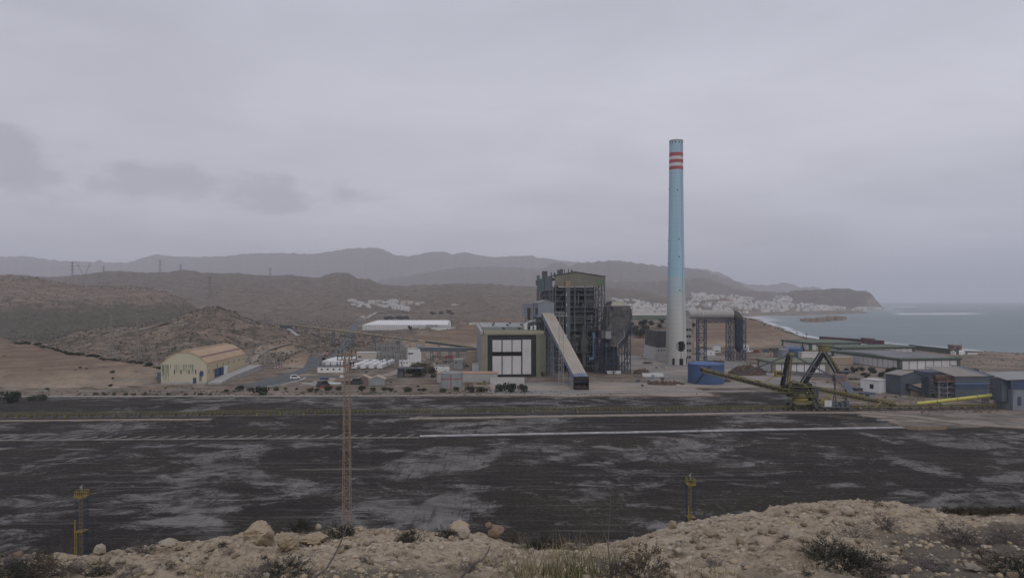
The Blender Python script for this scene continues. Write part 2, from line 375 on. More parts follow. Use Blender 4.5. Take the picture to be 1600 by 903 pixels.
def terrain_material():
    m, t, b = newmat('terrain'); b.inputs['Roughness'].default_value = 1.0; b.inputs['Specular IOR Level'].default_value = 0.1
    def attr(n): a = t.n('ShaderNodeAttribute'); a.attribute_name = n; return a
    zn = attr('zone'); sp = t.n('ShaderNodeSeparateColor'); t.link(zn.outputs['Color'], sp.inputs[0])
    z2 = attr('zone2'); s2 = t.n('ShaderNodeSeparateColor'); t.link(z2.outputs['Color'], s2.inputs[0])
    g = lambda sc, **k: t.coord(sc, **k)
    # dry scrub land
    nA = t.noise(g((0.006,0.006,0.006)), 1, 6, 0.6); nB = t.noise(g((0.05,0.05,0.05)), 1, 7, 0.7); nC = t.noise(g((0.22,0.22,0.22)), 1, 4, 0.6)
    land = t.mix(t.ramp(nA, [(0.35,0),(0.65,1)]), (0.150,0.115,0.085), (0.215,0.165,0.125))
    land = t.mix(t.ramp(nB, [(0.45,0),(0.56,0.9)]), land, (0.078,0.068,0.050)); nD = t.noise(g((0.016,0.022,0.1), loc=(5,5,0)), 1, 8, 0.74, 0.5); land = t.mix(t.ramp(nD, [(0.53,0),(0.60,0.7)]), land, (0.27,0.215,0.165))
    nL = t.noise(g((0.012,0.03,0.1)), 1, 5, 0.65); land = t.mix(t.ramp(nL, [(0.60,0),(0.70,0.75)]), land, (0.33,0.285,0.225))
    vo = t.n('ShaderNodeTexVoronoi'); vo.inputs['Scale'].default_value = 0.17; t.link(g((1,1,1)), vo.inputs['Vector'])
    sc = t.math('MULTIPLY', t.ramp(vo.outputs['Distance'], [(0.18,1),(0.42,0)]), t.ramp(nC, [(0.38,0),(0.55,1)]))
    sc = t.math('MULTIPLY', sc, s2.outputs[0]); land = t.mix(sc, land, (0.050,0.050,0.034))
    # reddish rock shoulders
    land = t.mix(t.math('MULTIPLY', s2.outputs[1], t.ramp(nB, [(0.35,0.2),(0.6,1)])), land, (0.205,0.155,0.122))
    # dark olive scrub blanket
    land = t.mix(t.math('MULTIPLY', s2.outputs[2], t.ramp(nC, [(0.35,0.55),(0.55,0.95)])), land, (0.070,0.065,0.047))
    # tan terraced cuttings
    wz = t.noise(g((0.01,0.01,0.9)), 1, 5, 0.6); nT = t.noise(g((0.03,0.03,0.03)), 1, 5)
    tan = t.mix(t.ramp(wz, [(0.35,0),(0.6,1)]), (0.26,0.195,0.14), (0.165,0.122,0.09))
    zc = t.n('ShaderNodeSeparateXYZ'); t.link(t.coord(), zc.inputs[0])
    tan = t.mix(t.ramp(t.math('ADD', t.math('MULTIPLY', zc.outputs[2], 0.05), t.math('MULTIPLY', nT, 0.3)), [(0.38,0.9),(0.62,0)]), tan, (0.30,0.24,0.175)); tan = t.mix(t.ramp(nB, [(0.44,0.0),(0.58,0.45)]), tan, (0.14,0.108,0.08)); tan = t.mix(t.math('MULTIPLY', t.ramp(t.noise(g((0.25,0.05,0.12)), 1, 5, 0.7), [(0.52,0),(0.66,1)]), 0.5), tan, (0.16,0.12,0.088))
    vb = t.n('ShaderNodeTexVoronoi'); vb.inputs['Scale'].default_value = 0.07; t.link(g((1,1,1)), vb.inputs['Vector'])
    tan = t.mix(t.ramp(vb.outputs['Distance'], [(0.05,0.8),(0.12,0)]), tan, (0.06,0.05,0.035))
    # pale compacted ground
    nP = t.noise(g((0.02,0.05,0.05)), 1, 7, 0.68); pale = t.mix(t.ramp(nP, [(0.36,0),(0.62,1)]), (0.155,0.145,0.135), (0.30,0.28,0.255))
    nP2 = t.noise(g((0.008,0.035,0.05)), 1, 5, 0.6); pale = t.mix(t.ramp(nP2, [(0.50,0),(0.64,0.8)]), pale, (0.40,0.33,0.255))
    # coal yard
    rot = (0,0,R(8))
    c1 = t.noise(g((0.013,0.017,0.05), rot=rot), 1, 12, 0.70, 1.1); c2 = t.noise(g((0.055,0.085,0.2), rot=(0,0,R(-35))), 1, 10, 0.75, 1.0)
    c3 = t.noise(g((0.9,1.4,1)), 1, 5, 0.75); c4 = t.noise(g((0.02,0.035,0.05), loc=(7,3,0), rot=rot), 1, 6, 0.6)
    patch = t.ramp(t.math('ADD', t.math('ADD', t.math('MULTIPLY', c1, 0.62), t.math('MULTIPLY', c2, 0.40)), t.math('MULTIPLY', t.math('SUBTRACT', c3, 0.5), 0.12)), [(0.515,0),(0.572,1)])
    coal = t.mix(t.ramp(c4, [(0.42,0),(0.60,1)]), (0.0185,0.017,0.0155), (0.031,0.026,0.020))
    coal = t.mix(t.ramp(c3, [(0.44,0.0),(0.70,1)]), coal, (0.058,0.050,0.042))
    dust = t.mix(t.ramp(c2, [(0.42,0),(0.66,1)]), (0.096,0.092,0.088), (0.215,0.205,0.195))
    coal = t.mix(patch, coal, dust)
    msk = t.ramp(t.noise(g((0.02,0.03,0.05), loc=(31,5,0)), 1, 4, 0.6), [(0.42,0),(0.58,1)])
    k1 = t.noise(g((0.022,0.75,0.1), rot=(0,0,R(-56))), 1, 6, 0.7, 0.5); k2 = t.noise(g((0.02,0.7,0.1), rot=(0,0,R(44)), loc=(3,8,0)), 1, 6, 0.7, 0.6); k3 = t.noise(g((0.7,0.03,0.1), rot=(0,0,R(-9)), loc=(1,2,0)), 1, 6, 0.7, 0.5)
    coal = t.mix(t.math('MULTIPLY', msk, t.ramp(k1, [(0.54,0),(0.62,0.55)])), coal, (0.150,0.145,0.140))
    coal = t.mix(t.ramp(k2, [(0.57,0),(0.64,0.35)]), coal, (0.105,0.100,0.098)); coal = t.mix(t.ramp(k2, [(0.36,0.5),(0.44,0)]), coal, (0.020,0.019,0.020))
    coal = t.mix(t.math('MULTIPLY', t.math('SUBTRACT', 1.0, msk), t.ramp(k3, [(0.36,0.8),(0.45,0)])), coal, (0.022,0.020,0.020))
    vr = t.n('ShaderNodeTexVoronoi'); vr.inputs['Scale'].default_value = 0.55; t.link(g((1,1,1)), vr.inputs['Vector']); coal = t.mix(t.math('MULTIPLY', t.ramp(vr.outputs['Distance'], [(0.10,0.8),(0.32,0)]), t.ramp(c4, [(0.45,0),(0.62,1)])), coal, (0.105,0.090,0.072))
    c5 = t.noise(g((0.010,0.10,0.05), loc=(3,9,0), rot=rot), 1, 8, 0.72); coal = t.mix(t.ramp(c5, [(0.62,0),(0.70,0.7)]), coal, (0.20,0.18,0.155))
    # sand / shore
    nS = t.noise(g((0.02,0.02,0.02)), 1, 6, 0.65); sand = t.mix(t.ramp(nS, [(0.42,0),(0.58,1)]), (0.25,0.195,0.15), (0.14,0.125,0.10))
    edge = t.noise(g((0.06,0.1,0.1)), 1, 6, 0.7)
    def zmask(s): return t.ramp(t.math('ADD', s, t.math('MULTIPLY', t.math('SUBTRACT', edge, 0.5), 0.7)), [(0.40,0),(0.60,1)])
    col = t.mix(zmask(sp.outputs[1]), land, tan); col = t.mix(zmask(z2.outputs['Alpha']), col, sand)
    col = t.mix(zmask(sp.outputs[2]), col, pale); col = t.mix(zmask(sp.outputs[0]), col, coal)
    t.link(col, b.inputs['Base Color'])
    bp = t.n('ShaderNodeBump'); bp.inputs['Strength'].default_value = 0.8; bp.inputs['Distance'].default_value = 0.8
    t.link(t.noise(g((0.35,0.35,0.35)), 1, 8, 0.72), bp.inputs['Height']); t.link(bp.outputs[0], b.inputs['Normal']); M['terrain'] = m
terrain_material()
def fg_material():
    m, t, b = newmat('stony_soil'); b.inputs['Roughness'].default_value = 1.0; b.inputs['Specular IOR Level'].default_value = 0.1
    g = lambda s: t.coord((s,s,s)); a = t.n('ShaderNodeAttribute'); a.attribute_name = 'zone'; sp = t.n('ShaderNodeSeparateColor'); t.link(a.outputs['Color'], sp.inputs[0])
    n1 = t.noise(g(0.6), 1, 6, 0.6); n2 = t.noise(g(5), 1, 8, 0.72); n3 = t.noise(g(28), 1, 5, 0.7)
    c = t.mix(t.ramp(n1, [(0.35,0),(0.65,1)]), (0.35,0.28,0.195), (0.43,0.365,0.275)); c = t.mix(t.ramp(n2, [(0.38,0.9),(0.54,0)]), c, (0.15,0.115,0.085))  # soil tones; crevice shade painted in dark where the bump noise is low
    c = t.mix(t.ramp(n3, [(0.52,0),(0.72,0.7)]), c, (0.52,0.46,0.37))
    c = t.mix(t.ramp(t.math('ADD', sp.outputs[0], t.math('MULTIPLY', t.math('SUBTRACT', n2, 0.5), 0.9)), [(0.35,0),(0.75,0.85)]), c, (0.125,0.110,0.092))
    t.link(c, b.inputs['Base Color']); bp = t.n('ShaderNodeBump'); bp.inputs['Strength'].default_value = 1; bp.inputs['Distance'].default_value = 0.05
    t.link(t.math('ADD', n2, t.math('MULTIPLY', n3, 0.35)), bp.inputs['Height']); t.link(bp.outputs[0], b.inputs['Normal']); M['fg'] = m
fg_material()
def sea_material():
    m, t, b = newmat('sea_water'); b.inputs['Roughness'].default_value = 0.35; b.inputs['IOR'].default_value = 1.33
    a = t.n('ShaderNodeAttribute'); a.attribute_name = 'foam'; cz = t.noise(t.coord((0.0012,0.006,0.01)), 1, 5, 0.6)
    c = t.mix(t.ramp(cz, [(0.35,0),(0.65,1)]), (0.06,0.10,0.105), (0.095,0.145,0.148))
    n = t.noise(t.coord((0.02,0.05,0.05)), 1, 7, 0.7); n2 = t.noise(t.coord((0.006,0.06,0.05)), 1, 8, 0.75)
    caps = t.ramp(n2, [(0.665,0),(0.71,1)]); f = t.math('MULTIPLY', a.outputs['Fac'], t.ramp(n, [(0.36,0),(0.50,1)]))
    f = t.math('MAXIMUM', f, t.math('MULTIPLY', caps, 0.6)); c = t.mix(f, c, (0.62,0.63,0.64)); t.link(c, b.inputs['Base Color'])
    t.link(t.ramp(f, [(0,0.35),(1,0.9)]), b.inputs['Roughness'])
    bp = t.n('ShaderNodeBump'); bp.inputs['Strength'].default_value = 1; bp.inputs['Distance'].default_value = 2.2
    t.link(t.noise(t.coord((0.03,0.09,0.05)), 1, 6, 0.65), bp.inputs['Height']); t.link(bp.outputs[0], b.inputs['Normal']); M['sea'] = m
sea_material()
# ------------------------------------------------------------------ terrain
SH = [(0,1400),(400,960),(600,760),(740,610),(800,560),(850,535),(939,525),(1083,528),(1174,532),(1304,550),(1500,610),(1760,685),(2134,790),(2515,896),(2800,960),(3050,1130),(3353,1380),(3912,1800),(4543,2310),(5030,2735),(5600,3080),(6300,3350),(7000,3600),(10000,5000),(14000,6600),(30000,13800),(60000,27600)]
SHY = np.array([a for a,_ in SH], float); SHX = np.array([b for _,b in SH], float)
# hills: (ridge depth, front width, back width, gully amplitude, gully wavelength, silhouette in photo pixels)
HILLS = {
 'M1': (14000, 4200, 3000, 260, 2200, [(-400,408),(0,403),(40,402),(90,408),(148,411),(155,407),(165,411),(200,411),(222,404),(245,398),(268,401),(300,402),(350,400),(380,397),(420,396),(460,396),(490,398),(520,393),(550,388),(580,387),(600,390),(615,399),(640,401),(670,395),(690,394),(708,398),(725,394),(745,399),(775,403),(800,401),(830,400),(850,404),(890,410),(960,412),(1020,417),(1100,421),(1130,428),(1150,440),(1169,446),(1206,446),(1218,443),(1232,443),(1247,448),(1256,450),(1270,449),(1285,452),(1310,470),(1330,560)]),
 'M2': (9500, 2600, 2200, 170, 1500, [(480,470),(560,446),(600,437),(640,431),(680,424),(720,418),(760,416),(800,418),(850,420),(862,412),(875,410),(890,417),(905,412),(930,410),(960,408),(1000,412),(1040,417),(1080,421),(1100,424),(1125,432),(1150,440),(1180,455),(1230,470),(1260,520)]),
 'M2b': (6500, 1900, 1500, 110, 1100, [(820,470),(880,442),(920,439),(948,440),(1000,442),(1040,439),(1067,437),(1092,435),(1108,437),(1122,442),(1135,447),(1152,454),(1175,456),(1197,457),(1225,457),(1245,462),(1270,480),(1290,530)]),
 'M2c': (7600, 1500, 1500, 60, 1000, [(-200,428),(0,430),(39,430),(60,436),(78,434),(120,430),(180,436),(300,450),(340,540)]),
 'L3': (3900, 1900, 1500, 55, 700, [(-400,436),(0,440),(39,436),(57,431),(78,433),(108,431),(143,427),(167,424),(185,424),(227,427),(263,427),(281,423),(302,424),(317,427),(353,428),(371,427),(400,431),(430,432),(452,431),(493,436),(511,431),(523,428),(544,428),(559,437),(577,437),(598,446),(634,448),(649,446),(709,444),(768,444),(797,447),(836,449),(900,447),(948,449),(1000,455),(1060,470),(1100,500)]),
 'L3b': (2900, 900, 700, 40, 400, [(300,470),(340,449),(380,444),(430,446),(480,452),(540,455),(600,462),(680,460),(740,458),(800,462),(860,470),(930,480),(1000,500)]),
 'HL': (5400, 520, 900, 30, 400, [(1190,475),(1215,464),(1228,458),(1241,454),(1262,453),(1286,453),(1300,451),(1326,451),(1340,455),(1353,455),(1361,459),(1371,470),(1377,478),(1384,490),(1395,540)]),
 'TW': (3900, 1050, 900, 10, 500, [(930,478),(960,474),(1000,472),(1060,468),(1085,463),(1110,464),(1150,465),(1180,469),(1240,472),(1290,480),(1340,485),(1380,492),(1400,520)]),
 'L2': (1800, 800, 700, 34, 260, [(-300,420),(0,430),(20,429),(50,432),(75,438),(120,446),(155,448),(209,448),(235,451),(254,455),(275,463),(296,474),(315,486),(340,500),(380,520)]),
 'L1': (950, 330, 260, 16, 110, [(60,540),(95,528),(117,519),(167,512),(209,510),(240,505),(269,498),(299,488),(323,480),(344,479),(360,484),(374,490),(400,503),(430,510),(455,514),(480,520),(510,530),(545,547),(570,560)]),
 'R3': (1500, 500, 500, 14, 200, [(520,520),(560,505),(620,500),(700,498),(780,499),(840,500),(900,500),(960,501),(1000,505),(1060,515),(1110,590)]),
 'T0': (520, 85, 120, 4.5, 38, [(-300,505),(0,527),(12,531),(24,538),(54,540),(105,552),(161,561),(209,567),(240,574),(256,582),(268,594),(280,605),(290,640)]),
 'T1': (950, 135, 160, 5.0, 60, [(920,548),(950,525),(985,506),(1040,503),(1081,500),(1162,498),(1181,500),(1194,507),(1218,515),(1250,527),(1275,535),(1292,548),(1305,570)]),
 'TC1': (600, 26, 60, 1.0, 30, [(410,650),(418,600),(430,577),(452,558),(476,546),(483,548),(488,562),(492,590),(496,650)]),
 'TC2': (760, 26, 70, 1.0, 30, [(362,640),(372,575),(385,553),(400,541),(430,534),(450,531),(462,540),(468,570),(474,640)]),
 'T2': (880, 85, 120, 3.0, 60, [(618,545),(640,527),(655,520),(700,514),(725,509),(747,505),(770,499),(785,494),(800,498),(812,501),(840,512),(870,524),(925,540),(940,680)]),
}
HP = {k: (h[0], h[1], h[2], h[3], h[4], np.array([a for a,_ in h[5]], float), np.array([CZ-(b-470)/F*h[0] for _,b in h[5]], float)) for k, h in HILLS.items()}
def height(x, y, want=False):
    x = np.asarray(x, float); y = np.maximum(np.asarray(y, float), 20.0)
    u = 800+F*x/y
    xs = np.interp(y, SHY, SHX)+fbm(x/160.0, y/160.0, 3)*14*np.clip(y/1500, 0.4, 4); d = xs-x
    base = np.where(d > 0, SEA+10*sm(d/np.clip(0.1*y, 60, 240)), SEA-np.minimum(-d*0.05, 18))
    base = base+np.where(d > 30, 1, 0)*np.clip((y-1300)/2500, 0, 1)*8*(fbm(x/350, y/350, 4)+0.3)
    h = base.copy(); who = np.full(h.shape, -1)
    for i, (k, (Yr, wf, wb, A, lam, us, zs)) in enumerate(HP.items()):
        yw = y+fbm(x/(lam*1.7)+i*9, y/(lam*1.7), 3)*wf*0.16
        s = np.where(yw < Yr, (Yr-yw)/wf, (yw-Yr)/wb); g = 1-sm(s)
        if k in ('T0', 'T1', 'T2', 'TC1', 'TC2'): g = 1-np.clip(s, 0, 1)**1.35
        zr = np.interp(u, us, zs)+(0 if k[0] == 'T' else 1)*Yr/F*((2.6 if Yr > 6000 else 1.6)*fbm(u/17.0+i*5, y/Yr*3, 5, True)-.6)*(1.0 if Yr > 3000 else .6)
        rid = fbm(x/lam+i*31.7, y/lam, 5, True)
        off = 0 if k[0] == 'T' else -0.25
        hh = base+(zr-base)*g-A*(1-rid)*0.75*np.clip(g*(1-g)*4, 0, 1)*(zr > base)+off
        hh = np.where((zr > base) & (s < 1), hh, -1e3)
        sel = hh > h+0.3; who = np.where(sel, i, who); h = np.maximum(h, hh)
    fine = fbm(x/23.0, y/23.0, 4)*np.clip((h-1)/14, 0, 1)*1.6
    h = h+np.where(d > 20, fine, 0)
    if want: return h, who, d
    return h
def height1(x, y): return float(height(np.array([x]), np.array([y]))[0])
def hit(u, v, y0=100.0, y1=30000.0):
    "terrain point seen at a photo pixel"
    for n in (220, 14):
        ys = np.geomspace(y0, y1, n); xs = (u-800)/F*ys; zs = CZ-(v-470)/F*ys; hs = height(xs, ys)
        k = np.where(hs >= zs)[0]; k = k[0] if len(k) else len(ys)-1
        if k > 0: y0, y1 = ys[k-1], ys[k]
    return Vector((xs[k], ys[k], hs[k]))
def grid_mesh(name, X, Y, Z, mat_, attrs=None, smooth=True):
    nr, nc = X.shape; v = np.stack([X, Y, Z], -1).reshape(-1, 3)
    idx = np.arange(nr*nc).reshape(nr, nc); q = np.stack([idx[:-1,:-1], idx[:-1,1:], idx[1:,1:], idx[1:,:-1]], -1).reshape(-1, 4)
    me = bpy.data.meshes.new(name); me.vertices.add(len(v)); me.vertices.foreach_set('co', v.ravel())
    me.loops.add(q.size); me.loops.foreach_set('vertex_index', q.ravel().astype(np.int32)); me.polygons.add(len(q))
    me.polygons.foreach_set('loop_start', np.arange(0, q.size, 4, dtype=np.int32)); me.polygons.foreach_set('loop_total', np.full(len(q), 4, np.int32))
    if smooth: me.polygons.foreach_set('use_smooth', np.ones(len(q), bool))
    for n, a in (attrs or {}).items():
        at = me.color_attributes.new(n, 'FLOAT_COLOR', 'POINT'); at.data.foreach_set('color', a.reshape(-1, 4).astype(np.float32).ravel())
    me.update(calc_edges=True); me.materials.append(mat_); o = bpy.data.objects.new(name, me); COL.objects.link(o); return o
def make_terrain():
    t = np.concatenate([np.linspace(-1.15, -0.80, 50)[:-1], np.linspace(-0.80, 0.80, 860), np.linspace(0.80, 1.15, 50)[1:]])
    yy = np.concatenate([np.geomspace(24, 130, 40)[:-1], np.geomspace(130, 1500, 330)[:-1], np.geomspace(1500, 30000, 420)])
    T, Y = np.meshgrid(t, yy); X = T*Y; Z, who, d = height(X, Y, True)
    names = list(HP); U = 800+F*T; V = 470+F*(CZ-Z)/Y
    is_ = lambda *k: np.isin(who, [names.index(q) for q in k]).astype(float)
    n = fbm(X/60, Y/60, 3)
    # the slope below the camera's ledge
    Z = np.maximum(Z, 51-(Y-14)*0.72) if True else Z
    flat = (Z < 2.5)
    xw = X+fbm(X/14, Y/14, 4)*12; yw = Y+fbm(X/18+5, Y/9, 4)*5; box_ = lambda x0, x1, y0, y1, s=4.0: sm((xw-x0)/s+.5)*sm((x1-xw)/s+.5)*sm((yw-y0)/s+.5)*sm((y1-yw)/s+.5)
    coal = np.maximum(box_(-900, 150, 40, 397), box_(100, 900, 40, 292+0.05*X, 10)); coal = np.maximum(coal, box_(120, 175, 300, 420, 12)*.62)
    coal = np.maximum(coal, box_(-900, 60, 395, 404, 3)*.35)*(Z < 2.5)
    coal = np.where((Y > 306) & (Y < 314), coal*.93, coal)
    tan = is_('T0')*1.0 + is_('T2')*1.0 + is_('T1')*(U > 1084)*1.0
    tan = tan*np.where(Y > np.where(who == names.index('T0'), 560, 1e9), 0.0, 1.0)
    # excavated cuts beside the road
    cut = ((U > 425) & (U < 500) & (V > 541) & (V < 578) & (V > 575-(U-425)*0.55)) | ((U > 385) & (U < 455) & (V > 531) & (V < 549) & (V > 549-(U-380)*0.16))
    tan = np.maximum(tan, is_('TC1','TC2')*(V > 470)*np.where((who == names.index('TC1')) & (Y > 600) | (who == names.index('TC2')) & (Y > 760), 0.0, 0.95))
    pale = np.maximum(box_(95, 215, 440, 700, 20)*.85, box_(-15, 120, 402, 470, 8)*.75); pale = np.maximum(pale, box_(-330, 120, 404, 760, 10)*.44)
    pale = np.maximum(pale, box_(105, 420, 296, 350, 6)*.5); pale = np.maximum(pale, box_(120, 380, 350, 600, 14)*.45)*(Z < 3)
    sand = ((d < 130) & (Y < 2000) & (X > 250))*1.0 + ((d < 120) & (Y >= 2000))*1.0
    sand = np.maximum(sand, ((Y > 560) & (Y < 1100) & (X > 380))*0.8)
    zone = np.stack([np.clip(coal,0,1), np.clip(tan,0,1), np.clip(pale,0,1), np.ones_like(X)], -1)
    scr = np.clip(0.55+n*0.5, 0, 1)*np.where(Y > 600, 1, 0.5)
    red = np.clip(is_('L2')*sm((482-0.02*U-V+16*fbm(X/180+3, Y/180, 4))/22)*(0.55+n)+is_('L3b')*0.5*(n > 0)+is_('L3')*0.35*(n > 0.1), 0, 1)
    olive = np.clip(is_('L2')*sm((V-468+14*fbm(X/220, Y/220, 4))/26)+((who == -1) & (Y > 1000) & (U < 420))*0.9+is_('L3')*0.35+is_('L3b')*0.25+is_('HL')*0.5+is_('M1','M2','M2b','M2c')*0.4, 0, 1)
    zone2 = np.stack([scr, red, olive, np.clip(sand,0,1)], -1)
    # ruts and low heaps on the yard
    Z = Z+zone[...,0]*(fbm(X/9, Y/5, 4)*0.35+0.12*fbm(X/2, Y/2, 2))*np.where(Z < 3, 1, 0)
    Z = Z+zone[...,1]*0.0
    o = grid_mesh('ground', X, Y, Z, M['terrain'], {'zone': zone, 'zone2': zone2}); tag(o, kind='structure')
    # sea
    t2 = np.linspace(0.1, 1.3, 420); y2 = np.geomspace(500, 30500, 420); T, Y = np.meshgrid(t2, y2); X = T*Y
    xs = np.interp(Y, SHY, SHX)+fbm(X/160.0, Y/160.0, 3)*14*np.clip(Y/1500, 0.4, 4); d = xs-X
    foam = np.exp(-((d+8)/np.where(Y > 1150, 10.0, 20.0))**2)*1.2*(Y < 2200)+np.exp(-((d+20)/60.0)**2)*(Y >= 2200)*0.8
    U = 800+F*T; V = 470+F*(CZ-SEA)/Y; w = fbm(X/400, Y/120, 3)
    foam = foam+np.exp(-((V-490.5+0.004*(U-1400)+w*1.2)/1.2)**2)*sm((U-1385)/25)*(1-sm((U-1500)/60))*1.4
    foam = foam+np.exp(-((V-479.3)/0.6)**2)*sm((U-1385)/10)*(1-sm((U-1425)/15))*1.2+np.exp(-((V-487)/0.7+w)**2)*sm((U-1385)/10)*(1-sm((U-1405)/15))
    foam = foam+0.9*np.exp(-((d+70+w*30)/14)**2)*(Y < 1100)
    fa = np.stack([np.clip(foam,0,1)]*3+[np.ones_like(X)], -1)
    s = grid_mesh('sea', X, Y, np.full_like(X, SEA), M['sea'], {'foam': fa}); tag(s, kind='structure')
make_terrain()

# ------------------------------------------------------------------ the rocky ledge the camera stands on
LED = [(-200,880),(0,868),(60,870),(130,868),(200,858),(250,850),(330,845),(380,834),(440,838),(540,829),(640,829),(750,835),(790,848),(870,856),(960,850),(1010,835),(1060,822),(1120,808),(1180,800),(1240,788),(1290,782),(1340,781),(1400,786),(1440,794),(1500,799),(1560,799),(1750,792)]
LU = np.array([a for a,_ in LED], float); LV = np.array([b for _,b in LED], float)
def ledge_y(u): return 12.5+(u-800)/800*1.5+1.0*perlin(u/170.0, 0*u+3.3)
def fg_h(x, y):
    x = np.asarray(x, float); y = np.asarray(y, float); u = np.clip(800+F*x/np.maximum(y, 0.5), -250, 1800); yl = ledge_y(u)
    zl = CZ-(np.interp(u, LU, LV)-470)/F*yl; zn = CZ-(915-470)/F*4.6
    f = np.clip((y-4.6)/(yl-4.6), 0, 1); z = zn+(zl-zn)*f
    z = np.where(y < 4.6, zn+(4.6-y)*0.05, z)
    z = z-np.maximum(y-yl, 0)*0.80-0.12*sm((y-yl)/0.6)
    amp = sm((y-1)/4); near = 1-0.7*np.exp(-((y-yl)/0.8)**2)
    z = z+(fbm(x*0.55, y*0.55, 4)*0.20*near+fbm(x*2.7, y*2.7, 5)*0.085+np.maximum(fbm(x*7+4, y*7, 3), 0)*0.055+np.maximum(fbm(x*15+4, y*15, 2), 0)*0.022)*amp
    return z
def make_fg():
    t = np.linspace(-1.25, 1.25, 900); yy = np.concatenate([np.geomspace(1.2, 16, 520)[:-1], np.geomspace(16, 34, 40)])
    T, Y = np.meshgrid(t, yy); X = T*Y; Z = fg_h(X, Y); U = 800+F*T; V = 470+F*(CZ-Z)/Y
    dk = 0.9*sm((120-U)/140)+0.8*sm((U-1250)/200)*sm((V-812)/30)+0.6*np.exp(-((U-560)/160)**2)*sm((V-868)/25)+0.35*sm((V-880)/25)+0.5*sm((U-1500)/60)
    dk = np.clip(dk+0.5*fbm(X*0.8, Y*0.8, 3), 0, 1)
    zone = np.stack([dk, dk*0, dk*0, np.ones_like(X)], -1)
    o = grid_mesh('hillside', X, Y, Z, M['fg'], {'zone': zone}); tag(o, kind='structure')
make_fg()
# ------------------------------------------------------------------ power station
YAW = R(5)
def base_at(u, Y): return Vector(((u-800)/F*Y, Y, 0))
def frame(u, Y, rz=YAW): return base_at(u, Y), rz
def zat(v, Y): return CZ-(v-470)/F*Y

